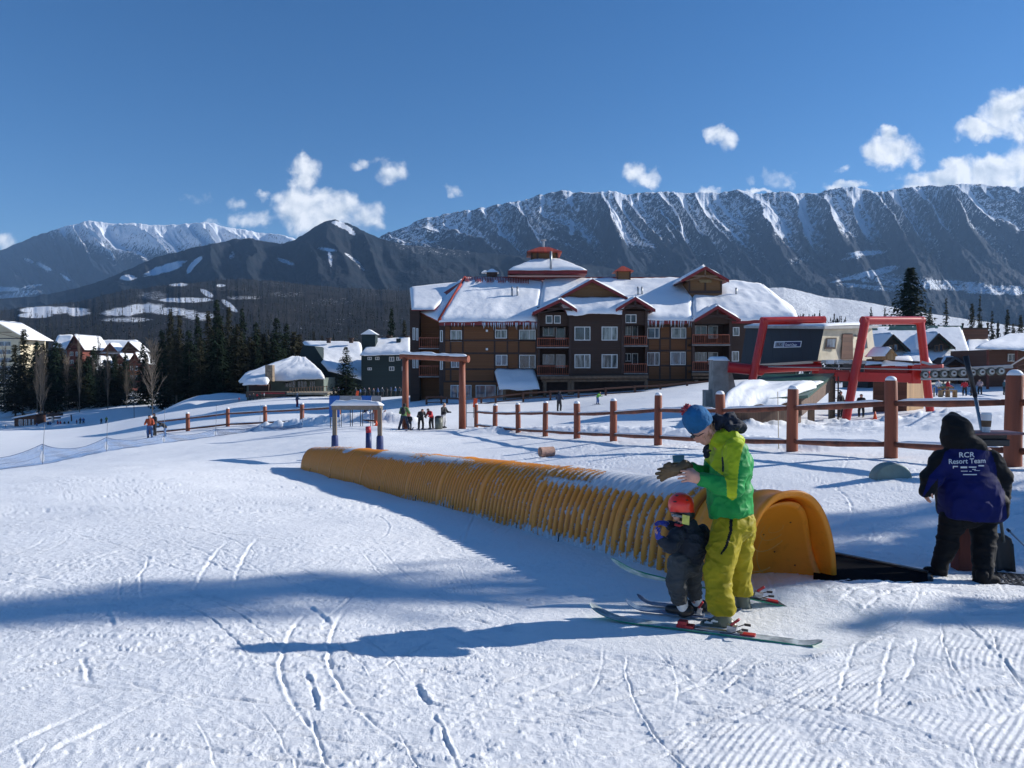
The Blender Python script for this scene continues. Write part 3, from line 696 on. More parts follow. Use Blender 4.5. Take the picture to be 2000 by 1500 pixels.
def cloth(V, Fc, amp=.008, sc=(9, 9, 16), seed=1, amp2=.004):
    """folds: ridged creases, mostly lying across the limb"""
    N_ = normals(V, Fc); wv = np.stack([vn3(V * 6 + 7, seed + 3), vn3(V * 6 + 31, seed + 4), vn3(V * 6 - 5, seed + 5)], 1) - .5
    q = (V + wv * .10) * np.array(sc)
    r1 = 1 - np.abs(vn3(q, seed) * 2 - 1) * 1.6; r2 = 1 - np.abs(vn3(q * 2.3 + 5, seed + 1) * 2 - 1) * 1.6
    return V + N_ * (amp * (r1 - .4) + amp2 * (r2 - .4))[:, None]
def skin_obj(name, sdf, h, mats, parent=None, origin=None, fold=None, matf=None, clip=None, smooth_it=2):
    V, Fc = sdf.mesh(h, clip)
    for _ in range(smooth_it):       # light relaxation
        s_ = np.zeros_like(V); c_ = np.zeros(len(V))
        for i in range(4):
            np.add.at(s_, Fc[:, i], V[Fc[:, (i + 1) % 4]] + V[Fc[:, (i + 3) % 4]]); np.add.at(c_, Fc[:, i], 2)
        V = V * .5 + .5 * s_ / np.maximum(c_[:, None], 1)
    if fold: V = cloth(V, Fc, **fold)
    mi = matf(V[Fc].mean(1)) if matf else None
    return mobj(name, V, Fc, mats, parent, origin, smooth=True, mi=mi)
def inpoly(x, y, poly):
    r = np.zeros(len(x), bool); n = len(poly)
    for i in range(n):
        x1, y1 = poly[i]; x2, y2 = poly[(i + 1) % n]
        c = ((y1 > y) != (y2 > y)) & (x < (x2 - x1) * (y - y1) / (y2 - y1 + 1e-12) + x1); r ^= c
    return r
def pixels(C):
    f = C[:, 1] * CP - C[:, 2] * SP; up = C[:, 1] * SP + C[:, 2] * CP
    return 1000 + F * C[:, 0] / f, 750 - F * up / f

# ---- materials for people
def fabric(name, col, rough=.75, bump=.003, var=.12, spec=.2, sheen=.04): return mat(name, col, rough, var, 6, bump, 34, spec=spec, sheen=sheen)
M_SKIN = mat('skin', (.62, .31, .22), .5, .08, 12, .0008, 90)
M_LIME = fabric('lime_shell', (.40, .50, .015), .55); M_GREEN = fabric('green_shell', (.012, .26, .055), .55)
M_YEL = fabric('mustard_trousers', (.33, .27, .006), .6); M_BLK = fabric('black_cloth', (.005, .006, .008)); M_NAVY = fabric('navy_cloth', (.014, .020, .035))
M_BLUEHAT = mat('blue_knit', (.006, .11, .27), .9, .15, 14, .004, 160, sheen=.03); M_POM = mat('red_wool', (.36, .012, .03), .95, .3, 40, .01, 60, sheen=.4)
M_TAN = mat('tan_leather', (.11, .068, .028), .6, .2, 14, .002, 70); M_DKTAN = mat('dark_leather', (.055, .042, .025), .6, .2, 14, .002, 70)
M_BOOT = mat('boot_shell', (.10, .115, .085), .35, .1, 8, coat=.2); M_WHITE = mat('white_plastic', (.74, .75, .76), .4, .05, 8)
M_LENS = mat('dark_lens', (.01, .01, .012), .12, .05, 5, spec=.8); M_STEEL = mat('steel', (.35, .36, .38), .35, .1, 8, metal=.9)
M_RED = mat('red_plastic', (.42, .012, .02), .35, .1, 8); M_BLKP = mat('black_plastic', (.015, .015, .018), .4, .1, 8)
M_SKIGREEN = mat('green_base', (.01, .26, .15), .35, .1, 6); M_SKITOP = mat('ski_top', (.55, .60, .60), .35, .25, 9, dark=(.06, .09, .10)); M_SKIB = mat('ski_blue', (.02, .06, .16), .35, .2, 9, dark=(.18, .26, .36))
M_GREYC = fabric('grey_salopette', (.060, .066, .070)); M_CHAR = fabric('charcoal_jacket', (.022, .028, .038)); M_HELM = mat('red_helmet', (.85, .030, .010), .3, .04, 6, coat=.4)
M_GLOVEB = mat('blue_knit_glove', (.015, .035, .33), .85, .15, 30, .003, 150, sheen=.3); M_HAIR = mat('sandy_hair', (.30, .17, .07), .8, .3, 60, .004, 120)
M_NVBLUE = fabric('royal_blue_shell', (.002, .006, .085)); M_TEAL = mat('teal_case', (.12, .22, .22), .45, .1, 8)

def hand(s, wrist, palm, tips_dir, side, up, sc=1.0, curl=(.5, .5, .5, .5), k=.006, gl=0.0, spread=.35):
    """wrist->palm direction given; tips_dir = finger direction, side = across the knuckles, up = back of the hand"""
    w_ = Vector(wrist); p = Vector(palm); side = Vector(side).normalized(); up = Vector(up).normalized(); td = Vector(tips_dir).normalized()
    s.cap(w_, p - td * .03 * sc, (.026 + gl) * sc, (.028 + gl) * sc, .02 * sc)
    for i in range(4):
        o_ = (i - 1.5) * .021 * sc
        s.cap(w_ + side * o_ * .6, p + side * o_, (.016 + gl) * sc, (.0125 + gl) * sc, .018 * sc)
    lens = [.060, .074, .070, .052]
    for i in range(4):
        o_ = (i - 1.5) * .021 * sc; st = p + side * o_; d0 = (td + side * (i - 1.5) * spread * .2).normalized(); L = lens[i] * sc; c = curl[i]
        a = st; dirv = d0; r = (.0095 + gl) * sc
        for j, fr in enumerate((.45, .32, .25)):
            ang = c * (.6 + .4 * j); dirv = (dirv * math.cos(ang) - up * math.sin(ang)).normalized()
            nup = (up * math.cos(ang) + dirv * math.sin(ang)); b = a + dirv * L * fr * 1.25
            s.cap(a, b, r, r * .93, .0045 * sc); a = b; r *= .93
            up = up
    th0 = w_ + (p - w_) * .35 - side * .028 * sc; th1 = th0 + (td * .5 - side * .75 - up * .35).normalized() * .04 * sc; th2 = th1 + (td * .9 - side * .1 - up * .3).normalized() * .034 * sc
    s.chain([th0, th1, th2], [(.015 + gl) * sc, (.012 + gl) * sc, (.0105 + gl) * sc], .01 * sc)

# ================================================================ man in green and lime jacket
def make_man():
    foot = P(1412, 1232, 5.70); D = 6.0
    man_o = Vector((1.72, 6.0, g1(1.72, 6.0)))
    J = dict(pel=P(1433, 1018, 6.0), wai=P(1430, 975, 6.0), che=P(1425, 905, 5.99), nek=P(1410, 862, 5.98), hd=P(1370, 832, 5.97),
             sN=P(1436, 882, 5.83), eN=P(1434, 950, 5.72), wN=P(1368, 936, 5.72), sF=P(1403, 882, 6.16), eF=P(1392, 932, 6.25), wF=P(1349, 913, 6.05),
             hN=P(1424, 1030, 5.91), kN=P(1402, 1118, 5.80), aN=P(1412, 1198, 5.73), hF=P(1446, 1030, 6.09), kF=P(1443, 1110, 6.16), aF=P(1452, 1180, 6.22))
    fN = P(1390, 1228, 5.74); fF = P(1436, 1196, 6.26)
    fwd = Vector((-.94, .33, 0)).normalized(); left = Vector((0, 0, 1)).cross(fwd)
    s = SDF(.03)
    s.cap(J['hd'], J['hd'] + Vector((.0, 0, -.01)), .082, .08)
    fd = Vector((-.66, -.04, -.75)).normalized()                 # where the face looks: down at the hands
    s.ell(J['hd'] + fd * .012 + Vector((.012, 0, -.035)), (.078, .070, .088), Matrix.Rotation(R(-28), 3, 'Y'))
    chin = P(1377, 861, 5.96); s.cap(J['hd'] + fd * .03, chin, .056, .034, .03)
    s.cap(P(1386, 848, 5.98), J['nek'], .052, .062, .03)
    ns = P(1357, 857, 5.96); s.cap(P(1357, 846, 5.96), ns, .010, .013, .012); s.ell(P(1362, 863, 5.955), (.014, .022, .008), k=.01)
    s.ell(P(1388, 842, 5.90), (.014, .010, .026), k=.006); s.ell(P(1388, 842, 6.05), (.014, .010, .026), k=.006)
    s.cap(P(1358, 849, 5.925), P(1366, 851, 5.925), .012, .012, .01)                       # brow / cheek
    s.chain([J['nek'], J['che'], J['wai'], J['pel']], [.06, .10, .10, .11], .05)
    s.cap(J['sN'], J['sF'], .045, .045, .04)
    s.chain([J['sN'], J['eN'], J['wN']], [.055, .043, .029]); s.chain([J['sF'], J['eF'], J['wF']], [.055, .043, .029])
    s.chain([J['hN'], J['kN'], J['aN'], fN], [.08, .05, .028, .02]); s.chain([J['hF'], J['kF'], J['aF'], fF], [.08, .05, .028, .02])
    pN = P(1346, 929, 5.71)
    hand(s, J['wN'], pN, (-1, .05, -.05), (0, -.25, -1), (.15, -1, .25), 1.12, (.55, .6, .65, .75))
    hand(s, J['wF'], P(1330, 911, 6.0), (-1, 0, .05), (.2, .9, -.3), (.1, -.2, 1), 1.0, (.4, .4, .4, .4))
    body = skin_obj('person', s, .0062, M_SKIN, None, man_o)
    tag(body, 'man in lime and green jacket, mustard trousers and blue bobble hat, looking at his hands', 'person')
    # trousers
    t = SDF(.05)
    t.cap(P(1428, 1000, 6.0), J['pel'], .145, .15, .05); t.ell(P(1436, 1022, 6.0), (.145, .19, .13), k=.05)
    t.chain([J['hN'], P(1410, 1078, 5.84), J['kN'], P(1404, 1160, 5.76), P(1410, 1188, 5.74)], [.125, .115, .104, .100, .104], .03)
    t.chain([J['hF'], P(1443, 1070, 6.12), J['kF'], P(1445, 1145, 6.19), P(1450, 1172, 6.21)], [.118, .108, .095, .090, .090], .03)
    def tm(C):
        u, v = pixels(C); return np.where(inpoly(u, v, [(1425, 1004), (1432, 1004), (1430, 1040), (1420, 1070), (1409, 1084), (1406, 1082), (1416, 1066), (1424, 1038)]) & (C[:, 1] < 6.0), 1, 0)
    skin_obj('trousers', t, .0062, [M_YEL, M_BLK], body, fold=dict(amp=.012, sc=(8, 8, 11), seed=4, amp2=.007), matf=tm,
             clip=[(P(1410, 1196, 5.74), (0, 0, -1))])
    # jacket
    j = SDF(.06)
    j.chain([P(1425, 1000, 6.0), P(1425, 960, 6.0), P(1428, 905, 6.0), P(1422, 872, 5.99)], [.162, .160, .150, .105], .06)
    j.ell(P(1425, 988, 6.0), (.165, .21, .10), k=.05); j.ell(P(1430, 905, 6.0), (.135, .215, .13), k=.05)
    j.chain([J['sN'], P(1440, 915, 5.78), J['eN']], [.098, .090, .078], .03); j.chain([J['eN'], P(1400, 946, 5.71), P(1372, 936, 5.72)], [.078, .066, .050], .03)
    j.chain([J['sF'], J['eF'], P(1355, 915, 6.07)], [.095, .075, .052], .03)
    j.cap(P(1412, 858, 5.98), P(1400, 858, 5.97), .082, .070, .03)
    j.ell(P(1434, 852, 5.99), (.085, .105, .040), Matrix.Rotation(R(28), 3, 'Y'), k=.03)    # folded hood
    lime = [(1360, 872), (1388, 826), (1470, 826), (1462, 850), (1452, 872), (1447, 890), (1443, 912), (1441, 935), (1439, 972), (1430, 978), (1420, 970), (1419, 942), (1414, 930), (1396, 918), (1376, 898)]
    def jm(C):
        u, v = pixels(C); r = inpoly(u, v, lime).astype(int) ^ 1
        m = np.where(r == 0, 0, 1)
        m = np.where(inpoly(u, v, [(1392, 838), (1400, 800), (1470, 800), (1458, 842), (1430, 838), (1412, 834)]), 2, m)
        m = np.where(inpoly(u, v, [(1409, 893), (1412, 892), (1414, 905), (1414, 921), (1410, 922), (1410, 908)]) & (C[:, 1] < 5.9), 2, m)
        return m
    skin_obj('jacket', j, .005, [M_LIME, M_GREEN, M_NAVY], body, fold=dict(amp=.014, sc=(8, 8, 9), seed=9, amp2=.007), matf=jm, clip=[(P(1425, 1010, 6.0), (.05, 0, -1))])
    c = SDF(.02); c.chain([P(1392, 838, 5.99), P(1404, 822, 6.0), P(1424, 820, 6.0), P(1446, 836, 6.0)], [.034, .044, .052, .040], .03); c.ell(P(1428, 834, 6.0), (.08, .10, .045), k=.03)
    c.chain([P(1378, 872, 5.99), P(1380, 888, 6.0)], [.018, .018], .02)
    skin_obj('hood_lining', c, .0075, M_NAVY, body, fold=dict(amp=.022, sc=(14, 14, 14), seed=19, amp2=.01))
    # hat
    rot = Matrix.Rotation(R(-35), 3, 'Y')
    h = SDF(.02); h.ell(P(1364, 824, 5.97), (.112, .104, .118), rot); h.ell(P(1356, 812, 5.97), (.085, .085, .08), rot, k=.05)
    up = Vector((-.55, 0, .84)); bp = P(1366, 835, 5.97)
    hat = skin_obj('bobble_hat', h, .0065, M_BLUEHAT, body, fold=dict(amp=.003, sc=(30, 30, 30), seed=3, amp2=.003), clip=[(P(1371, 836, 5.97), tuple(-Vector((-.60, 0, .80)).normalized()))])
    pm = SDF(.02); rg = random.Random(5)
    for i in range(34):
        a = Vector((rg.gauss(0, 1), rg.gauss(0, 1), rg.gauss(0, 1))).normalized(); q = P(1341, 801, 5.97)
        pm.cap(q, q + a * .052, .018, .006, .006)
    skin_obj('pompom', pm, .005, M_POM, hat)
    hr = MB(); 
    for i in range(90):
        a = P(1376 + rg.uniform(-4, 20), 846 - rg.uniform(-6, 22), 5.895 + rg.uniform(0, .02)); hr.tube([a, a + Vector((rg.uniform(-.01, .02), -.006, -.03))], [.002, .0006], 4)
    hr.build('hair', M_HAIR, body)
    gl = MB(); gl.tube([P(1349, 846, 5.90), P(1356, 851, 5.885), P(1364, 852, 5.89), P(1388, 838, 5.90)], [.006, .005, .004, .003], 6)
    gl = gl.build('sunglasses', M_BLKP, body, smooth=True); b = MB().ball(P(1354, 853, 5.90), .021, 10, 8, (.75, .35, .62)); b.build('lens', M_LENS, gl, smooth=True); b = MB().ball(P(1352, 853, 6.0), .021, 10, 8, (.75, .35, .62)); b.build('lens', M_LENS, gl, smooth=True)
    # small things on the jacket: chest logo, shoulder seam tape, hem cord
    MB().prism([P(1383, 880, 5.80), P(1389, 879, 5.80), P(1389, 882, 5.80), P(1383, 883, 5.80)], (0, .06, 0)).build('chest_mark', M_BLK, body)
    MB().prism([P(1431, 1012, 5.82), P(1441, 1012, 5.82), P(1440, 1004, 5.82), P(1431, 1004, 5.82)], (0, .03, 0)).build('hem_tag', M_NAVY, body)
    # cuff
    cf = MB(); cf.tube([P(1374, 936, 5.72), P(1366, 935, 5.72)], [.047, .040], 14); cf.build('cuff', M_BLK, body, smooth=True)
    for (an, ft, nm) in ((P(1413, 1205, 5.74), P(1378, 1231, 5.78), 0), (P(1452, 1183, 6.22), P(1428, 1200, 6.30), 1)):
        b = SDF(.02); z0 = ft.z; d = (Vector((ft.x, ft.y, 0)) - Vector((an.x, an.y, 0))).normalized()
        heel = Vector((an.x, an.y, z0)) - d * .06
        b.cap(an + Vector((0, 0, .12)) + d * .03, heel + d * .05 + Vector((0, 0, .07)), .066, .058); b.cap(heel + Vector((0, 0, .045)), ft + Vector((0, 0, .035)), .048, .046, .03)
        b.cap(heel + d * .08 + Vector((0, 0, .09)), ft - d * .05 + Vector((0, 0, .05)), .05, .04, .03)
        rt = Matrix.Rotation(math.atan2(d.y, d.x), 3, 'Z'); mid = (heel + ft) / 2
        b.boxp(Vector((mid.x, mid.y, z0 + .012)), (.135, .034, .012), rt, .008, .006)
        bo = skin_obj('ski_boot', b, .006, M_BOOT, body)
        bk = MB(); r_ = Vector((-d.y, d.x, 0))
        for q in (.02, .07): 
            cpt = heel + d * (.10 + q) + Vector((0, 0, .10 - q * .3)); sd_ = -1 if nm == 0 else 1
            sgn = 1 if (r_.y < 0) else -1
            bk.beam(cpt + r_ * sgn * .050 - d * .03, cpt + r_ * sgn * .052 + d * .03, .006, .012); bk.beam(cpt + r_ * sgn * .054 - d * .012, cpt + r_ * sgn * .055 + d * .018 + Vector((0, 0, .012)), .008, .010)
        bk.build('buckle', M_WHITE, bo)
    # gloves: one on the far hand, one loose
    g = SDF(.008); hand(g, P(1347, 912, 6.04), P(1326, 908, 5.98), (-1, -.1, .0), (.1, .9, -.5), (0, -.3, 1), .92, (.15, .3, .2, .35), gl=.006, spread=.8)
    skin_obj('glove', g, .006, M_TAN, body, fold=dict(amp=.003, sc=(30, 30, 30), seed=5, amp2=.002))
    g = SDF(.008); hand(g, P(1322, 918, 5.78), P(1304, 922, 5.79), (-1, -.1, -.35), (.2, .3, -1), (0, -1, .2), .95, (.1, .2, .25, .1), gl=.007, spread=1.0)
    g.cap(P(1322, 918, 5.78), P(1338, 908, 5.80), .035, .042, .02)
    o = skin_obj('leather_glove', g, .006, M_TAN, None, P(1310, 920, 5.79), fold=dict(amp=.004, sc=(25, 25, 25), seed=8, amp2=.002)); tag(o, 'loose tan leather glove dangling from the bare hand of the man in the lime jacket', 'glove')
    ph = MB(); a, b, c_, d_ = P(1313, 889, 5.95), P(1337, 888, 5.95), P(1336, 901, 5.90), P(1315, 902, 5.90)
    n_ = (b - a).cross(c_ - a).normalized() * .012; ph.prism([a, b, c_, d_], n_)
    o = ph.build('wallet', M_TEAL, None, P(1325, 895, 5.93), bevel=.004); tag(o, 'small grey green wallet held above the tan gloves', 'wallet')
    return body
make_man()

# ================================================================ toddler on skis
def make_child():
    D = 6.02; o0 = Vector((1.42, 6.0, g1(1.42, 6.0)))
    hd = P(1331, 988, D); s = SDF(.02)
    s.ell(hd, (.075, .075, .085)); s.cap(hd, P(1338, 1022, D), .05, .045); s.cap(hd + Vector((-.03, -.03, -.03)), P(1322, 1010, 5.97), .045, .03)
    s.cap(P(1313, 1003, 5.98), P(1314, 1007, 5.97), .010, .011, .01)
    s.chain([P(1340, 1030, D), P(1345, 1060, D), P(1340, 1095, D)], [.06, .085, .085], .05)
    s.chain([P(1322, 1045, 5.93), P(1312, 1062, 5.87), P(1292, 1052, 5.84)], [.04, .032, .022]); s.chain([P(1352, 1038, 6.12), P(1322, 1030, 6.12), P(1302, 1023, 6.08)], [.04, .032, .022])
    s.chain([P(1328, 1100, 5.95), P(1325, 1140, 5.93), P(1332, 1178, 5.96)], [.06, .045, .035]); s.chain([P(1352, 1100, 6.10), P(1350, 1140, 6.10), P(1358, 1172, 6.12)], [.06, .045, .035])
    hand(s, P(1290, 1051, 5.84), P(1284, 1046, 5.83), (-.5, 0, .9), (.2, -.9, 0), (-1, 0, 0), .62, (.2, .2, .2, .2)); hand(s, P(1302, 1023, 6.08), P(1293, 1021, 6.07), (-1, 0, .2), (0, .8, -.5), (0, 0, 1), .62, (.2, .2, .2, .2))
    body = skin_obj('person', s, .0055, M_SKIN, None, o0); tag(body, 'small child in red helmet and charcoal jacket standing between the man and the tunnel', 'person')
    j = SDF(.04); j.chain([P(1342, 1030, D), P(1347, 1062, D), P(1343, 1092, D)], [.085, .125, .115], .05); j.ell(P(1346, 1062, D), (.115, .14, .12), k=.04)
    j.chain([P(1322, 1045, 5.93), P(1310, 1066, 5.86), P(1294, 1056, 5.84)], [.062, .058, .040], .02); j.chain([P(1350, 1036, 6.12), P(1326, 1032, 6.12), P(1308, 1026, 6.09)], [.06, .052, .036], .02)
    j.cap(P(1372, 1036, 6.10), P(1380, 1062, 6.12), .05, .06, .03)
    skin_obj('jacket', j, .0055, M_CHAR, body, fold=dict(amp=.011, sc=(14, 14, 20), seed=41, amp2=.005), clip=[(P(1343, 1112, D), (0, 0, -1))])
    t = SDF(.03); t.ell(P(1342, 1104, D), (.115, .135, .09), k=.04)
    t.chain([P(1328, 1100, 5.95), P(1322, 1135, 5.92), P(1326, 1168, 5.94)], [.095, .078, .062], .02); t.chain([P(1352, 1100, 6.10), P(1350, 1135, 6.10), P(1356, 1160, 6.12)], [.09, .075, .060], .02)
    skin_obj('trousers', t, .0055, M_GREYC, body, fold=dict(amp=.011, sc=(12, 12, 22), seed=44, amp2=.006))
    for (a, b, c_) in ((P(1330, 1170, 5.95), P(1334, 1190, 5.97), P(1308, 1200, 6.0)), (P(1359, 1163, 6.12), P(1362, 1180, 6.14), P(1342, 1190, 6.17))):
        k = SDF(.012); d = (c_ - b); d.z = 0; d.normalize(); k.cap(a, b, .050, .044); bt = skin_obj('ski_boot', k.cap(b - d * .02, b, .04, .04), .005, M_WHITE, body)
        k = SDF(.012); z = g1(b.x, b.y) + .03; h0 = Vector((b.x, b.y, z + .035)) - d * .04; k.cap(h0, h0 + d * .15, .040, .034); k.cap(b + Vector((0, 0, -.02)), h0, .046, .046)
        skin_obj('shell', k, .005, M_BLKP, bt)
    h = SDF(.015); h.ell(P(1330, 986, D), (.104, .108, .102), Matrix.Rotation(R(-8), 3, 'Y')); h.ell(P(1336, 1004, D), (.088, .10, .06), k=.03)
    def hm(C):
        u, v = pixels(C); return np.where(v > 1000.5 + (u - 1330) * .03, 1, 0)
    he = skin_obj('helmet', h, .005, [M_HELM, M_BLKP], body, clip=[(P(1330, 1018, D), (-.2, 0, -1))], matf=hm)
    for (x, y) in ((1318, 980), (1341, 977), (1322, 968)): MB().ball(P(x, y, D - .098 + abs(x - 1330) * .001), .007, 8, 6, (2.2, .6, .8)).build('vent', M_BLKP, he, smooth=True)
    st = MB(); st.tube([P(1312, 1006, 5.93), P(1325, 1008, 5.905), P(1338, 1010, 5.91), P(1349, 1008, 5.95)], .011, 6); st.build('goggle_strap', mat('goggle_strap', (.30, .32, .32), .7, .3, 60, dark=(.03, .03, .03)), he, smooth=True)
    tg = MB(); a, b, c_, d_ = P(1333, 1005, 5.89), P(1347, 1008, 5.89), P(1346, 1026, 5.885), P(1332, 1023, 5.885); tg.prism([a, b, c_, d_], (0, .004, 0)); tg.build('tag', mat('yellow_card', (.62, .60, .12), .6, .1, 30), he)
    sh = MB(); sh.tube([P(1318, 1024, 5.93), P(1327, 1027, 5.91), P(1333, 1024, 5.92)], .012, 6); sh.build('chin_guard', M_RED, he, smooth=True)
    for (w_, p_, td, sd_, up) in ((P(1293, 1052, 5.84), P(1284, 1045, 5.83), (-.3, 0, 1), (.2, -.9, 0), (-1, 0, 0)), (P(1303, 1024, 6.08), P(1293, 1021, 6.07), (-1, 0, .15), (0, .8, -.5), (0, 0, 1))):
        g = SDF(.006); hand(g, w_, p_, td, sd_, up, .66, (.2, .25, .3, .3), gl=.005, spread=1.0); skin_obj('glove', g, .0045, M_GLOVEB, body)
    return body
make_child()

# ================================================================ skis
def make_ski(tail, tip, w0, label, top, base, lift=.11, tiplift=0.0, bind=.46, roll=0.0, brake=True, L_extra=0.0, kid=False, cat='ski', edge=None):
    tail = Vector(tail); tip = Vector(tip); d = tip - tail; L = Vector((d.x, d.y, 0)).length; dn = Vector((d.x, d.y, 0)).normalized(); r0 = Vector((-dn.y, dn.x, 0))
    tail = tail - Vector((0, 0, .004)); root = thing('ski', label, cat, (tail + d * bind))
    n = 44; vs = []; fs = []; m = []
    sc_ = w0 / .1
    for i in range(n + 1):
        s = i / n; c = tail + d * s
        w_ = (.092 + .034 * abs(s - .45) ** 1.2 * 2) * sc_ * .9
        if s > .93: w_ *= math.sqrt(max(0, 1 - ((s - .93) / .0705) ** 2)) 
        if s < .04: w_ *= math.sqrt(max(.12, 1 - ((.04 - s) / .042) ** 2))
        z = .010 + lift * max(0, (s - .80) / .20) ** 2.1 + .035 * max(0, (.10 - s) / .10) ** 2
        th = .011 if .1 < s < .85 else .006
        ro = roll * ss(.2, 1, s) ; side = (r0 * math.cos(ro) + Vector((0, 0, 1)) * math.sin(ro)); upv = dn.cross(side) * 1.0
        if upv.z < 0: upv = -upv
        c = c + Vector((0, 0, z)); w_ = max(w_, .004)
        for (a, b) in ((-1, 0), (1, 0), (1, 1), (-1, 1)): vs.append(c + side * a * w_ / 2 + upv * b * th)
        if i:
            q = 4 * i; p = q - 4
            for k in range(4):
                k2 = (k + 1) % 4; fs.append((p + k, q + k, q + k2, p + k2)); m.append([1, 2, 0, 2][k])
    fs += [(0, 1, 2, 3), (4 * n + 3, 4 * n + 2, 4 * n + 1, 4 * n)]; m += [2, 2]
    mobj('ski_body', vs, fs, [top, base, edge or base], root, mi=m)
    def at(s, h, side=0.0): return tail + d * s + Vector((0, 0, .021 + h)) + r0 * side
    b = MB(); b.beam(at(bind + .055, .012), at(bind + .13, .012), .062 * sc_, .022); b.beam(at(bind + .085, .035), at(bind + .125, .032), .055 * sc_, .032)
    b.build('toe_binding', M_RED, root, bevel=.004)
    b = MB(); b.beam(at(bind - .15, .008), at(bind + .05, .008), .05 * sc_, .012); b.beam(at(bind - .125, .03), at(bind - .085, .04), .05 * sc_, .045); b.cur = 1; b.beam(at(bind - .10, .06), at(bind - .135, .11), .026, .018)
    b.build('heel_binding', [M_STEEL, M_RED], root, bevel=.003)
    if brake:
        b = MB()
        for q in (-1, 1):
            e = at(bind - .15, .055, q * .055 * sc_); b.tube([at(bind - .06, .01, q * .05 * sc_), at(bind - .11, .02, q * .056 * sc_), e], .004, 6); b.beam(e, e - dn * .045, .012, .016)
        b.cur = 1; b.beam(at(bind - .20, .006), at(bind - .14, .006), .05 * sc_, .014)
        b.build('brake', [M_BLKP, M_RED], root)
    return root
_t = gp(1606, 1264); _b = gp(1415, 1240); _d = (_b - _t); _d.z = 0; _d.normalize(); _p = _t + _d * 1.74; _p.z = g1(_p.x, _p.y); _t.z = g1(_t.x, _t.y)
make_ski(_t, _p, .11, 'near ski of the man, green edged with pale patterned top, flat on the snow', M_SKITOP, M_SKIGREEN, bind=.46, lift=.10)
_b2 = P(1440, 1200, 6.27); _p2 = P(1193, 1112, 6.52); _dd = (_b2 - _p2); _t2 = _b2 + _dd * .62; _t2.z = max(_t2.z, g1(_t2.x, _t2.y) + .0)
_t2 = Vector((_b2.x + .58, _b2.y - .12, g1(_b2.x + .58, _b2.y - .12)))
make_ski(_t2, _p2, .11, 'far ski of the man, its tip raised in front of the tunnel', mat('ski_dark', (.02, .05, .06), .35, .2, 9), mat('ski_white_base', (.70, .74, .74), .4, .15, 7, dark=(.02, .25, .16)), lift=.09, roll=R(38), bind=.36, edge=M_SKIGREEN)
for (a, b, l) in (((1430, 1216), (1222, 1192), "child's near blue ski, curled tip in the sun"), ((1448, 1202), (1244, 1181), "child's far blue ski, its tip just behind that of the near one")):
    A = gp(*a); B = gp(*b); A.z += .012; B.z += .012
    make_ski(A, B, .075, l, M_SKIB, M_SKIB, lift=.07, bind=.40 if a[0] < 1440 else .42, brake=False)

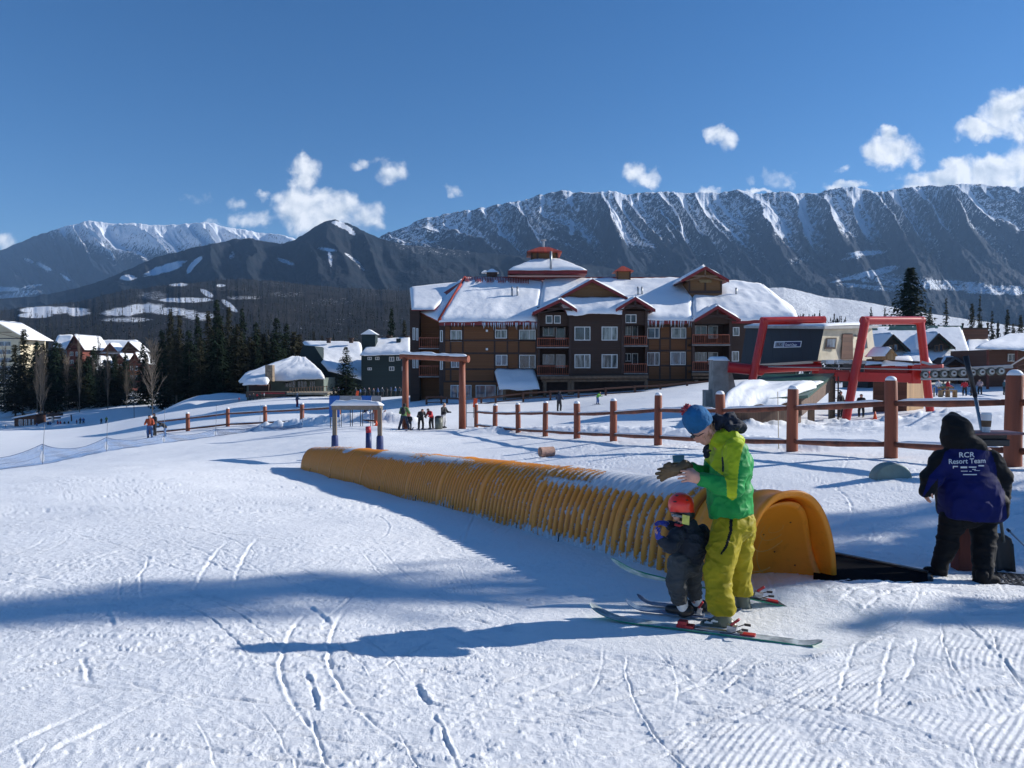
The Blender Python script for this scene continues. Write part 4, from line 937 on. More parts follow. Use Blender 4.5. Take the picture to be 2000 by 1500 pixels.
# ================================================================ attendant in blue jacket, seen from behind
def make_attendant():
    D = 7.4; o0 = Vector((4.35, 7.4, g1(4.35, 7.4)))
    s = SDF(.03); hd = P(1868, 842, D - .02); s.ell(hd, (.085, .095, .115)); s.cap(hd, P(1878, 880, D), .06, .06); s.cap(P(1866, 852, D + .07), P(1866, 856, D + .10), .03, .015, .02)
    s.chain([P(1880, 880, D), P(1885, 930, D), P(1892, 1000, D)], [.08, .13, .13], .06); s.cap(P(1845, 890, D), P(1925, 885, D), .065, .065, .06)
    s.chain([P(1842, 893, D), P(1822, 930, D - .02), P(1811, 958, D - .05)], [.06, .045, .032]); s.chain([P(1930, 890, D), P(1956, 935, D), P(1952, 985, D + .08)], [.06, .045, .032])
    s.chain([P(1872, 1010, D), P(1852, 1065, D + .02), P(1832, 1112, D + .05)], [.08, .05, .035]); s.chain([P(1920, 1010, D), P(1921, 1075, D - .10), P(1919, 1135, D - .22)], [.08, .05, .035])
    hand(s, P(1811, 955, D - .05), P(1809, 966, D - .06), (-.1, 0, -1), (0, 1, 0), (-1, 0, 0), 1.0, (.4,) * 4); hand(s, P(1952, 985, D + .08), P(1951, 996, D + .10), (0, .2, -1), (0, -1, 0), (1, 0, 0), 1.0, (.8,) * 4)
    body = skin_obj('person', s, .008, M_SKIN, None, o0); tag(body, 'attendant seen from behind in hooded black and royal blue jacket with white lettering', 'person')
    j = SDF(.06)
    j.chain([P(1880, 888, D), P(1888, 940, D), P(1898, 1000, D)], [.15, .215, .235], .06); j.ell(P(1896, 962, D), (.30, .20, .26), k=.06); j.boxp(P(1898, 988, D), (.22, .11, .06), None, .06, .08); j.ell(P(1884, 905, D), (.255, .17, .13), k=.06)
    j.ell(P(1868, 842, D), (.125, .14, .160), Matrix.Rotation(R(10), 3, 'Y'), k=.04); j.cap(P(1856, 822, D), P(1862, 815, D + .06), .06, .05, .05); j.cap(P(1872, 860, D), P(1890, 885, D - .02), .14, .16, .05); j.ell(P(1895, 868, D - .03), (.12, .12, .07), Matrix.Rotation(R(22), 3, 'Y'), k=.05)
    j.chain([P(1840, 898, D), P(1820, 932, D - .02), P(1811, 955, D - .05)], [.105, .092, .078], .04); j.chain([P(1932, 898, D), P(1955, 935, D), P(1954, 978, D + .06)], [.11, .095, .075], .04)
    def jm(C):
        u, v = pixels(C)
        blue = inpoly(u, v, [(1846, 882), (1855, 877), (1905, 877), (1936, 882), (1945, 910), (1948, 935), (1962, 960), (1968, 1020), (1830, 1020), (1832, 935), (1820, 948), (1798, 980), (1815, 930), (1838, 905)])
        return np.where(blue, 0, 1)
    jk = skin_obj('jacket', j, .0085, [M_NVBLUE, M_BLK], body, fold=dict(amp=.016, sc=(5, 5, 8), seed=61, amp2=.007), matf=jm, clip=[(P(1890, 1012, D), (-.10, 0, -1))])
    t = SDF(.04); t.ell(P(1892, 1008, D), (.19, .16, .11), k=.04)
    t.chain([P(1862, 1012, D), P(1850, 1060, D + .02), P(1836, 1104, D + .05)], [.125, .096, .074], .02); t.chain([P(1922, 1012, D), P(1921, 1075, D - .10), P(1919, 1136, D - .20)], [.13, .10, .078], .02)
    skin_obj('trousers', t, .009, M_BLK, body, fold=dict(amp=.016, sc=(6, 6, 12), seed=63, amp2=.006))
    for (a, b) in ((P(1838, 1112, D + .05), P(1812, 1108, D + .1)), (P(1918, 1146, D - .22), P(1943, 1147, D - .22))):
        a.z = g1(a.x, a.y) + .05; b.z = g1(b.x, b.y) + .045
        k = SDF(.02); k.cap(a, b, .055, .048); k.cap(a + Vector((0, 0, .05)), a, .06, .055)
        bo = skin_obj('boot', k, .008, M_BLK, body); k = SDF(.01); k.cap(a - Vector((0, 0, .035)), b - Vector((0, 0, .032)), .030, .028, .004); k.cap(a - Vector((0, .01, .035)), b - Vector((0, .01, .032)), .03, .03, .004)
        so = MB(); d = (b - a).normalized(); so.beam(a - d * .06 - Vector((0, 0, .04)), b + d * .05 - Vector((0, 0, .038)), .105, .022); so.build('sole', mat('pale_sole', (.42, .40, .34), .7), bo, bevel=.008)
    # lettering, laid on the cloth
    me = jk.data; off = Vector(wloc(jk)); bv = BVHTree.FromPolygons([v.co + off for v in me.vertices], [tuple(p.vertices) for p in me.polygons])
    MW = mat('white_print', (.62, .66, .70), .7, .05, 20)
    def lay(name, polys):
        vs = []; fs = []
        for (V_, F_) in polys:
            b0 = len(vs)
            for (px, py) in V_:
                p0 = P(px, py, D - .6); dr = (p0.normalized()); h_ = bv.ray_cast(p0, dr); q = h_[0] if h_[0] else P(px, py, D - .2); vs.append(q - dr * .006)
            fs += [tuple(i + b0 for i in f) for f in F_]
        mobj(name, vs, fs, MW, jk)
    def text(txt, cx, cy, size, rot=0.0, font_w=1.0):
        cu = bpy.data.curves.new('t', 'FONT'); cu.body = txt; cu.size = 1; cu.align_x = 'CENTER'; cu.resolution_u = 3; cu.offset = .012
        o = bpy.data.objects.new('t', cu); COL.objects.link(o); dg = bpy.context.evaluated_depsgraph_get(); dg.update()
        tm_ = bpy.data.meshes.new_from_object(o.evaluated_get(dg)); bm = bmesh.new(); bm.from_mesh(tm_)
        bmesh.ops.triangulate(bm, faces=bm.faces); bm.verts.ensure_lookup_table()
        c, s_ = math.cos(rot), math.sin(rot)
        V_ = [(cx + (v.co.x * c - v.co.y * s_) * size * font_w, cy - (v.co.x * s_ + v.co.y * c) * size) for v in bm.verts]; F_ = [tuple(v.index for v in f.verts) for f in bm.faces]
        bm.free(); bpy.data.objects.remove(o); bpy.data.curves.remove(cu); return V_, F_
    lay('lettering', [text('RCR', 1888, 893, 14, .02, 1.15), text('Resort Team', 1889, 905, 13.5, .03, 1.02)])
    def bar(x0, x1, y0, y1): 
        n = 6; V_ = []; F_ = []
        for i in range(n + 1): x = x0 + (x1 - x0) * i / n; V_ += [(x, y0), (x, y1)]
        for i in range(n): F_.append((2 * i, 2 * i + 2, 2 * i + 3, 2 * i + 1))
        return V_, F_
    lay('sponsor_print', [bar(1861, 1871, 910, 912.2), bar(1861, 1863, 910, 915), bar(1876, 1889, 911, 914.5), bar(1892, 1907, 911.3, 913.3), bar(1911, 1922, 908.5, 910.8), bar(1877, 1890, 919.5, 920.8), bar(1893, 1898, 920, 921), bar(1899, 1906, 916, 917.4), bar(1903, 1914, 918.6, 919.5), bar(1881, 1908, 926, 927.8)])
    return body
make_attendant()

# shovel, stand, cup, pole beside the attendant
def make_stand():
    M_PW = mat('post_red_wood', (.16, .035, .02), .7, .25, 8, .003, 40, stretch=(1, 1, .2))
    g = P(1885, 1085, 7.75); z = g1(g.x, g.y)
    o = thing('control_stand', 'squat dark red post with a small table top standing behind the attendant in blue', 'stand', (g.x, g.y, z))
    b = MB(); b.box(g.x - .11, g.x + .11, g.y - .08, g.y + .08, z - .05, P(0, 850, 7.75).z); b.build('post', M_PW, o, bevel=.01)
    c = P(1935, 897, 7.75); b = MB(); zt = P(0, 852, 7.75).z; b.box(g.x + .05, c.x + .10, g.y - .15, g.y + .2, zt - .09, zt - .02); b.build('box', M_BLKP, o, bevel=.01)
    zt2 = P(0, 843, 7.75).z; b = MB(); b.box(c.x - .30, c.x + .27, g.y - .2, g.y + .2, zt2 - .02, zt2); b.build('table_top', mat('worn_red_board', (.24, .10, .10), .6), o, bevel=.004)
    b = MB(); b.box(c.x - .2, c.x + .1, g.y - .1, g.y + .1, zt - .02, zt2 - .02); b.build('bracket', M_BLKP, o)
    # paper cup
    cx, cy, cz = P(1926, 843, 7.7); cz = zt2
    u = thing('paper_cup', 'white paper coffee cup with brown sleeve and lid on the small table by the fence', 'cup', (cx, cy, cz))
    b = MB(); b.tube([(cx, cy, cz), (cx, cy, cz + .175)], [.036, .050], 20); b.build('cup', M_WHITE, u, smooth=False)
    b = MB(); b.tube([(cx, cy, cz + .055), (cx, cy, cz + .12)], [.042, .0475], 20); b.build('sleeve', mat('kraft_sleeve', (.16, .10, .06), .8), u)
    b = MB(); b.tube([(cx, cy, cz + .175), (cx, cy, cz + .182), (cx, cy, cz + .186), (cx, cy, cz + .20)], [.053, .053, .047, .044], 20); b.build('lid', M_WHITE, u)
    # leaning pole: black grip, grey shaft
    a = P(1886, 695, 8.0); m_ = P(1905, 775, 7.95); e = P(1919, 846, 7.85)
    t = thing('leaning_pole', 'long pole, black above and grey below, leaning up behind the attendant', 'pole', e)
    b = MB(); b.tube([a, m_], [.030, .022], 12); b.build('grip', M_BLKP, t, smooth=True); b = MB(); b.tube([m_, e, e + (e - m_) * .25], .019, 12); b.build('shaft', M_STEEL, t, smooth=True)
    # snow shovel
    q = P(1960, 1060, 7.65); zz = g1(q.x, q.y)
    t = thing('snow_shovel', 'dark snow shovel standing on its blade behind the attendant, blade against the snow', 'shovel', (q.x, q.y, zz))
    V_ = []; n = 8
    for i in range(n + 1):
        for k in range(n + 1):
            x = (k / n - .5); h_ = i / n; wdt = .205 - .03 * (h_ > .85) * (h_ - .85) / .15
            V_.append((q.x + .01 + x * wdt * 1.0 + .02 * (1 - h_), q.y + .05 * (1 - (2 * x) ** 2) + .03 * h_, zz + .0 + h_ * .40 - .05 * (h_ > .8) * (2 * x) ** 2))
    F_ = [(i * (n + 1) + k, i * (n + 1) + k + 1, (i + 1) * (n + 1) + k + 1, (i + 1) * (n + 1) + k) for i in range(n) for k in range(n)]
    bl = mobj('blade', V_, F_, mat('shovel_blade', (.012, .014, .018), .4, .2), t, smooth=True); md = bl.modifiers.new('thick', 'SOLIDIFY'); md.thickness = .008
    b = MB(); b.tube([Vector((q.x + .02, q.y + .03, zz + .32)), P(1952, 995, 7.6)], .016, 10); b.build('handle', mat('ash_handle', (.12, .14, .13), .5), t, smooth=True)
    # pole end sticking out low at the right
    a = P(1972, 1038, 7.9); e = P(2010, 1075, 7.5); t = thing('ski_pole', 'thin grey ski pole slanting down past the shovel', 'ski pole', e)
    b = MB(); b.tube([a, e, e + (e - a) * .4], .009, 8); b.build('shaft', M_STEEL, t, smooth=True); b = MB(); b.tube([a, a + (a - e) * .12], .015, 8); b.build('grip', M_BLKP, t, smooth=True)
make_stand()
# ================================================================ orange conveyor tunnel
def tunnel_mat():
    m = bpy.data.materials.new('orange_plastic'); m.use_nodes = True; t = NT(m.node_tree); b = t.N['Principled BSDF']; out = t.N['Material Output']
    co = t.n('ShaderNodeTexCoord').outputs['Object']; sn = t.n('ShaderNodeAttribute', attribute_name='snow').outputs['Fac']
    n1 = t.noise(co, 2.0, 5, .6); n2 = t.noise(co, 34, 5, .7); n3 = t.noise(co, 9, 5, .65)
    c = t.mix(n1, (.96, .315, .014), (1.0, .41, .034))
    c = t.mix(t.ramp(n3, [(.55, 0.0), (.75, .5)]), c, (.46, .17, .02))
    gv = t.n('ShaderNodeAttribute', attribute_name='groove').outputs['Fac']; c = t.mix(t.m('MULTIPLY', gv, .92), c, (.24, .062, .010))  # groove colour darkened to paint in shade contrast between the ribs
    f = t.m('ADD', sn, t.m('ADD', t.m('MULTIPLY', t.m('SUBTRACT', n2, .5), .9), t.m('MULTIPLY', t.m('SUBTRACT', n3, .5), 1.0)))
    f = t.n('ShaderNodeMapRange', {0: f, 1: .42, 2: .62, 3: 0.0, 4: 1.0}, interpolation_type='SMOOTHSTEP').outputs[0]
    cc = t.mix(f, c, (.80, .84, .90)); t.L.new(cc, b.inputs['Base Color'])
    t.L.new(t.m('ADD', t.m('MULTIPLY', f, .4), .38), b.inputs['Roughness'])
    bp = t.n('ShaderNodeBump', {'Strength': .8, 'Distance': .012, 'Height': t.m('MULTIPLY', f, t.m('ADD', n2, .4))}); t.L.new(bp.outputs[0], b.inputs['Normal'])
    tr = t.n('ShaderNodeBsdfTranslucent', {0: t.mix(f, (1.0, .38, .03), (.3, .3, .3))})
    mx = t.n('ShaderNodeMixShader', {0: .26, 1: b.outputs[0], 2: tr.outputs[0]}); t.L.new(mx.outputs[0], out.inputs[0])
    return m
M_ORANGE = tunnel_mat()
def make_tunnel():
    A = Vector((2.62, 7.02, 0)); B = Vector((-7.75, 29.3, 0)); ax = (B - A); Lt = ax.length; ax.normalize(); side = Vector((-ax.y, ax.x, 0)) * -1      # side points right
    W, Hh = 1.14, .885
    zt = lambda y: -2.07 - .084 * (y - 7.0)
    root = thing('conveyor_tunnel', 'long orange corrugated half pipe tunnel with snow on top, running down the slope', 'tunnel', (A.x, A.y, g1(A.x, A.y)))
    def ring(s, off, n=40):
        c = A + ax * s; z0 = zt(c.y) - .06; pts = []
        sc_ = 1.0 if s < 1.6 else 1 + .04 * ss(1.6, 4.0, s) - .10 * ss(19, 24, s)
        sc_ = float(sc_)
        for i in range(n + 1):
            a = math.pi * i / n; ca = math.cos(a); sa = math.sin(a)
            x = -math.copysign(abs(ca) ** .82, ca); z = abs(sa) ** .92
            nx, nz = -ca * .9, sa
            # every third point of the foot splays out a little
            pts.append(c + side * ((W / 2 * sc_) * x + nx * off) + Vector((0, 0, z0 + (Hh + .06) * sc_ * z + nz * off)))
        return pts
    # the ribbed barrel
    step = .0175; N_ = int((Lt - .85) / step); n = 40; vs = []; sn = []; gr = []
    for k in range(N_ + 1):
        s = .85 + k * step; ph = (s / .145) % 1.0
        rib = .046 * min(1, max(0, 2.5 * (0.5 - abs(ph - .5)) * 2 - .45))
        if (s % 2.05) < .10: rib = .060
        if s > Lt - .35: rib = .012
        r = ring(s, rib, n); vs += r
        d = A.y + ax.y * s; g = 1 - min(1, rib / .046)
        for i, p in enumerate(r):
            up = math.sin(math.pi * i / n); top = ss(.86, .99, up) if i > n * .25 else 0
            pat = float(vn(np.array(s * .55), np.array(i * .12), 77)); pat2 = float(vn(np.array(s * 2.1), np.array(i * .3), 78))
            nearb = float(ss(19.0, 2.0, s))
            v = .62 * float(ss(.70, 1.0, up)) * (.25 + 1.25 * float(ss(.42, .62, pat))) + nearb * (.32 + .35 * pat2) * (.4 + .7 * g) + .12 * g * pat2
            v += .55 * float(ss(.30, .06, up)) * (.35 + .8 * pat2) * float(ss(16, 5, s))
            v *= float(ss(.6, 1.6, s)) if s < 2.4 else 1
            if s > 18: v *= .55
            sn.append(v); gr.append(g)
    V_ = np.array([tuple(p) for p in vs]); m_ = n + 1
    i = np.arange(N_ * n); a = (i // n) * m_ + i % n; Fc = np.stack([a, a + m_, a + m_ + 1, a + 1], 1)
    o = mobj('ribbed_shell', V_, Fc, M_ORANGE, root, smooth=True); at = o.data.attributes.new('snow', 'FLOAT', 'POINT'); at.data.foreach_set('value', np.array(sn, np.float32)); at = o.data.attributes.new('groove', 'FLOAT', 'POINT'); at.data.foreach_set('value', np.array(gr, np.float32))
    md = o.modifiers.new('t', 'SOLIDIFY'); md.thickness = .012; md.offset = 0
    # near collar: smooth, double lip, seen from inside and outside
    prof = [(.90, .0), (.84, .0), (.80, .012), (.78, .0), (.74, .02), (.66, .02), (.62, .0), (.40, .0), (.36, .025), (.28, .025), (.25, .005), (.10, .008), (.06, .03), (.0, .042), (-.015, .036), (-.018, .012), (-.012, -.018), (.0, -.028), (.05, -.036),
            (.18, -.048), (.30, -.052), (.36, -.075), (.5, -.08), (.9, -.082), (1.3, -.082), (2.0, -.04)]
    vs = []
    for (s, off) in prof: vs += ring(s, off, n)
    V_ = np.array([tuple(p) for p in vs]); i = np.arange((len(prof) - 1) * n); a = (i // n) * m_ + i % n; Fc = np.stack([a, a + 1, a + m_ + 1, a + m_], 1)
    o = mobj('end_collar', V_, Fc, M_ORANGE, root, smooth=True); sn = []
    for (s, off) in prof:
        for i in range(n + 1): up = math.sin(math.pi * i / n); sn.append((.35 * float(ss(.5, 1.2, s)) * float(ss(.6, 1, up)) if off > -.01 else 0))
    at = o.data.attributes.new('snow', 'FLOAT', 'POINT'); at.data.foreach_set('value', np.array(sn, np.float32))
    # recessed, dished end panel with raised arcs and drain holes
    def ringr(a):
        ca, sa = math.cos(a), math.sin(a); return (W / 2 - .05) * abs(ca) ** .82 * (1 if ca > 0 else -1), (Hh - .03) * abs(sa) ** .92
    def dish(r): return .07 + .46 * (1 - r ** 2.4)
    def surf(x, h, lift=0.0):
        a = math.atan2(max(h, .001), x); rx, rz = ringr(a); r = min(1, math.hypot(x, h) / math.hypot(rx, rz)); s = dish(r) - lift
        c = A + ax * s; return c + side * x + Vector((0, 0, zt(c.y) - .04 + h))
    nr_, na_ = 16, 40; V_ = []
    for i in range(nr_ + 1):
        for k in range(na_ + 1): rx, rz = ringr(math.pi * k / na_); r = i / nr_; V_.append(surf(rx * r * .999, rz * r * .999))
    F_ = [(i * (na_ + 1) + k, i * (na_ + 1) + k + 1, (i + 1) * (na_ + 1) + k + 1, (i + 1) * (na_ + 1) + k) for i in range(nr_) for k in range(na_)]
    pn = mobj('end_panel', V_, F_, M_ORANGE, root, smooth=True); md = pn.modifiers.new('t', 'SOLIDIFY'); md.thickness = .012
    am = mat('highlight_orange', (.98, .46, .10), .4, .1, 9)  # paler orange paints a highlight along the raised arcs
    for (cx_, ch_, rx_, rh_, q0, q1) in ((.02, .56, .07, .05, 160, 400), (.0, .55, .13, .12, 150, 330), (-.02, .53, .19, .22, 150, 330), (-.03, .46, .27, .36, 140, 300), (.12, .34, .20, .30, 150, 300)):
        b = MB(); pts = []
        for q in range(q0, q1 + 1, 6):
            x = cx_ + .13 + rx_ * math.cos(R(q)); h = ch_ + rh_ * math.sin(R(q)) ; pts.append(surf(x, max(h, .03), .004))
        b.tube(pts, .011, 6); b.build('moulded_arc', am, pn, smooth=True)
    hm = mat('hole_shadow', (.06, .02, .006), .8)
    for (x, h) in ((.05, .50), (-.22, .26), (.26, .62), (.24, .30), (.40, .16)): MB().ball(surf(x, h), .016, 10, 8).build('drain_hole', hm, pn, smooth=True)
    MB().prism([surf(.13, .36, .006), surf(.22, .36, .006), surf(.22, .41, .006), surf(.13, .41, .006)], ax * .01).build('slot', hm, pn)
    # shadow-coloured inner liner keeps snow light out: plain inner skin
    # dark rubber hooks along the foot
    for s in (.9, 3.4, 4.7, 6.2, 7.4, 7.9, 9.6, 12.5, 15.2, 18.4, 22.0):
        c = A + ax * s - side * (W / 2 * .93 + .06); z = zt(c.y); h = MB()
        h.tube([c + Vector((.02, 0, z + .12)), c + Vector((.0, -.02, z + .17)), c + Vector((-.03, -.03, z + .13)), c + Vector((-.04, -.03, z + .03)), c + Vector((-.10, -.05, z + .0))], .008, 6); h.build('strap_hook', M_BLKP, root, smooth=True)
    # lumps of snow lying along the crown
    rg = random.Random(3); s_ = 0; b = SDF(.05); last = None
    groups = [(1.75, 2.6, .05), (2.8, 4.6, .055), (5.2, 6.3, .05), (7.0, 8.3, .06), (9.4, 10.3, .04), (12.2, 13.4, .04)]
    for (s0, s1, r0) in groups:
        b = SDF(.03); s = s0
        while s < s1:
            off = rg.gauss(.0, .14); aa = R(90 + off * 55); c = A + ax * s; z0 = zt(c.y) - .06; ca, sa = math.cos(aa), math.sin(aa)
            p = c + side * (-W * .45 * ca) + Vector((0, 0, z0 + (Hh + .06) * .90 * abs(sa) ** .92 + .02)); q = r0 * rg.uniform(.5, 1.25)
            b.ell(p, (q * 1.6, q * 1.5, q * .8), k=.03); s += q * rg.uniform(.7, 1.2)
        o = skin_obj('snow_clump', b, .016, SNOW, root, fold=dict(amp=.014, sc=(16, 16, 16), seed=int(s0 * 10), amp2=.012))
    return root
make_tunnel()

# ================================================================ conveyor belt, rubber mat
def make_belt():
    z = lambda x, y: g1(x, y)
    pts = [(1592, 1082), (1700, 1102), (1812, 1128), (1812, 1141), (1700, 1160), (1588, 1140)]
    W_ = [gp(*p) for p in pts]
    o = thing('conveyor_belt', 'black rubber conveyor belt lying in the snow beyond the mouth of the orange tunnel', 'conveyor belt', (W_[0].x, W_[0].y, W_[0].z))
    b = MB(); b.prism([p + Vector((0, 0, .012)) for p in W_], (0, 0, .03)); b.build('belt', mat('belt_rubber', (.004, .004, .006), .95, .2, 4, .003, 60, spec=.05), o)
    b = MB(); a, c = W_[0] + Vector((0, .03, .03)), W_[2] + Vector((0.02, .03, .03)); b.beam(a, c, .05, .06); b.build('side_rail', mat('worn_rail', (.09, .085, .08), .5, .4, 9), o)
    b = MB(); d, e = W_[2] + Vector((.02, 0, .02)), W_[3] + Vector((.02, 0, .02)); b.tube([d, e], .03, 10); b.build('end_roller', M_BLKP, o, smooth=True)
    s = SDF(.03); p = gp(1700, 1099); s.cap(p, p + Vector((.16, -.02, .01)), .03, .02); s.cap(p + Vector((.1, 0, .01)), p + Vector((.3, -.06, .0)), .02, .01)
    # perforated mat
    g0 = gp(1936, 1142); o = thing('rubber_mat', 'black perforated rubber mat on the snow by the feet of the attendant', 'mat', g0)
    mm = bpy.data.materials.new('ring_mat'); mm.use_nodes = True; b = MB(); ux = Vector((.9, -.42, 0)).normalized(); uy = Vector((.42, .9, 0)).normalized()
    for i in range(0, 19): a = g0 + ux * (i * .065); a.z = g1(a.x, a.y) + .02; e = a + uy * .5; e.z = g1(e.x, e.y) + .02; b.beam(a, e, .024, .02)
    for k in range(0, 9): a = g0 + uy * (k * .0625); e = a + ux * 1.18; a.z = g1(a.x, a.y) + .019; e.z = g1(e.x, e.y) + .019; b.beam(a, e, .022, .018)
    b.build('grid', mat('mat_rubber', (.012, .013, .016), .6, .2, 9), o)
make_belt()

# ================================================================ log fences
M_LOG = mat('stained_log', (.24, .062, .026), .62, .22, 5, .006, 30, stretch=(1, 1, .12), dark=(.17, .045, .02)); M_RAIL = mat('rail_wood', (.20, .06, .03), .7, .3, 4, .006, 14, dark=(.07, .025, .016))
def snowcap(c, r, h, seed, name='snow_cap', parent=None):
    b = MB(); n = 12; rg = random.Random(seed); V_ = []
    rings = [(1.0, 0), (1.06, .12), (1.0, .45), (.72, .82), (.36, .98)]
    for (q, zz) in rings:
        for k in range(n): a = 2 * math.pi * k / n; rr = r * q * (1 + rg.uniform(-.05, .05)); V_.append((c[0] + rr * math.cos(a), c[1] + rr * math.sin(a), c[2] + h * zz))
    V_.append((c[0], c[1], c[2] + h)); F_ = []
    for i in range(len(rings) - 1):
        for k in range(n): F_.append((i * n + k, i * n + (k + 1) % n, (i + 1) * n + (k + 1) % n, (i + 1) * n + k))
    t = len(V_) - 1; q = (len(rings) - 1) * n
    for k in range(n): F_.append((q + k, q + (k + 1) % n, t))
    F_.append(tuple(reversed(range(n)))); b.add(V_, F_)
    return b.build(name, SNOW, parent, smooth=True)
def ridge_snow(a, b_, w_, h, seed, parent, name='snow_cap', drop=.0):
    """strip of snow lying on a rail or beam"""
    a = Vector(a); b_ = Vector(b_); L = (b_ - a).length; n = max(6, int(L / .12)); t = (b_ - a).normalized(); r = t.cross(Vector((0, 0, 1))).normalized(); V_ = []; m = 7
    for i in range(n + 1):
        s = i / n; e = min(1, min(s, 1 - s) * n * .5 + .15); hh = h * e * (.6 + .7 * float(vn(np.array(s * L * 2.2), np.array(seed * 1.3), 5))); ww = w_ * (.85 + .3 * float(vn(np.array(s * L * 3.1), np.array(seed * 2.3), 6)))
        for k in range(m): q = math.pi * k / (m - 1); V_.append(a + (b_ - a) * s + r * (math.cos(q) * ww / 2) + Vector((0, 0, math.sin(q) ** .7 * hh - .0)))
    F_ = [(i * m + k, (i + 1) * m + k, (i + 1) * m + k + 1, i * m + k + 1) for i in range(n) for k in range(m - 1)] + [((i + 1) * m, i * m, i * m + m - 1, (i + 1) * m + m - 1) for i in range(n)]
    F_ += [tuple(range(m)), tuple(reversed(range(n * m, n * m + m)))]
    return mobj(name, V_, F_, SNOW, parent, smooth=True)
def fence(posts, H_, rad, label, rails, snowy=True, seed=1, tops=None):
    """posts: list of base points; rails: heights as a share of the post"""
    o = thing('log_fence', label, 'fence', posts[0]); prs = []
    for i, p in enumerate(posts):
        r = rad * (1 + .06 * math.sin(i * 2.1)); h = (tops[i] if tops else H_); b = MB(); top = p + Vector((.022 * math.sin(i * 3.7 + seed), .02 * math.cos(i * 2.3), h)); b.tube([p - Vector((0, 0, .3)), p + Vector((0, 0, h * .5)), top - Vector((0, 0, .02)), top], [r * 1.05, r, r * .97, r * .9], 16)
        po = b.build('post', M_LOG, o, smooth=True, bevel=0); md = po.modifiers.new('e', 'EDGE_SPLIT'); md.split_angle = R(40)
        if snowy: snowcap(top - Vector((0, 0, .005)), r * .84, r * .75, seed + i, 'snow_cap', po)
        prs.append(h)
    for i in range(len(posts) - 1):
        a, c = posts[i], posts[i + 1]; t = (c - a).normalized(); 
        for q in rails:
            pa = a + Vector((0, 0, prs[i] * q)) + t * rad * .8; pc = c + Vector((0, 0, prs[i + 1] * q)) - t * rad * .8
            b = MB(); mid = (pa + pc) / 2 - Vector((0, 0, .02)); r = rad * .52; b.tube([pa, mid, pc], [r * .8, r, r * .85], 10); ra = b.build('rail', M_RAIL, o, smooth=True)
            if snowy and q > .1: ridge_snow(pa + t * .1 + Vector((0, 0, r * .62)), pc - t * .1 + Vector((0, 0, r * .62)), r * 1.7, r * .75, seed + i * 3 + q, ra)
    return o
RF = [(2330, 975, 11.0), (1978, 907, 13.2, 733), (1740, 890, 15.7, 743), (1547, 882, 18.6, 760), (1407, 876, 21.4, 770), (1285, 870, 24.4, 772), (1198, 862, 28.2, 783), (1127, 860, 31.8, 788), (1065, 855, 35.4, 787), (1012, 850, 39.4, 790), (967, 845, 43.2, 792), (930, 838, 46.8, 790)]
_rp = []; _rt = []
for q in RF:
    p = on(q[0], q[2]); _rp.append(p); _rt.append(P(q[0], q[3], q[2]).z - p.z if len(q) > 3 else 1.55)
fence(_rp, 1.55, .135, 'brown log post and rail fence with snow capped posts right of the tunnel', (.70, .16), True, 3, _rt)
LF = [(295, 852, 66), (367, 842, 64), (445, 831, 63), (518, 827, 61), (590, 825, 59), (662, 824, 56), (735, 826, 52.5), (790, 838, 49)]
_lp = [on(q[0], q[2]) for q in LF]
fence(_lp[:7], 1.5, .16, 'reddish log fence with low posts left of the tall log gate', (.72, .12), True, 31)

# ================================================================ tall log gate, children's arch, markers
def make_gate():
    a = on(792, 49.2); c = on(903, 47.6); za = P(792, 697, 49.2).z; zc = P(903, 706, 47.6).z
    o = thing('log_gate', 'tall gateway of two thick round logs carrying a snow topped crossbeam', 'gate', c)
    for (p, z) in ((a, za), (c, zc)):
        b = MB(); b.tube([p - Vector((0, 0, .3)), Vector((p.x, p.y, (p.z + z) / 2)), Vector((p.x, p.y, z))], [.235, .215, .19], 18); b.build('post', M_LOG, o, smooth=True)
    u = (c - a).normalized(); A = Vector((a.x, a.y, P(0, 695, 49.2).z + .0)) - u * .35; C = Vector((c.x, c.y, P(0, 702, 47.6).z)) + u * .45
    b = MB(); b.tube([A, (A + C) / 2 + Vector((0, 0, .02)), C], [.19, .21, .225], 18); be = b.build('crossbeam', M_LOG, o, smooth=True); md = be.modifiers.new('e', 'EDGE_SPLIT'); md.split_angle = R(40)
    ridge_snow(A + Vector((0, 0, .13)), C + Vector((0, 0, .13)), .36, .20, 5, be)
    # steel mesh gate leaf
    p = on(911, 47.4); q = on(928, 46.9); zt = P(0, 778, 47.2).z - P(0, 834, 47.2).z
    o = thing('mesh_gate', 'narrow grey steel gate leaf between the tall log gate and the log fence', 'gate', p); b = MB(); p = p + Vector((0, 0, .1)); q = q + Vector((0, 0, .1)); T = Vector((0, 0, zt))
    for (e, f) in ((p, p + T), (q, q + T), (p, q), (p + T, q + T), (p + T * .5, q + T * .5)): b.beam(e, f, .045, .045)
    b.build('frame', mat('gate_steel', (.13, .15, .17), .5), o)
    b = MB()
    for i in range(1, 9): e = p + (q - p) * (i / 9); b.tube([e, e + T], .007, 4)
    b.build('bar', mat('gate_wire', (.30, .34, .38), .5), o)
    for (px, py, d, l) in ((927, 788, 46.7, 'orange flag on top of the first fence post beside the steel gate'), (697, 770, 70, 'orange flag behind the blue and grey barrier board')):
        e = P(px, py, d); o = thing('flag', l, 'flag', e - Vector((0, 0, .2))); b = MB(); b.prism([e + Vector((-.12, 0, -.22)), e + Vector((.12, .03, -.30)), e + Vector((.18, .05, .30)), e + Vector((-.04, 0, .34))], (0, .02, 0)); b.build('cloth', mat('orange_cloth', (.85, .10, .03), .8), o)
        b = MB(); b.tube([e + Vector((-.08, .02, -.9)), e + Vector((-.06, .02, .3))], .015, 6); b.build('stick', M_BLKP, o)
make_gate()
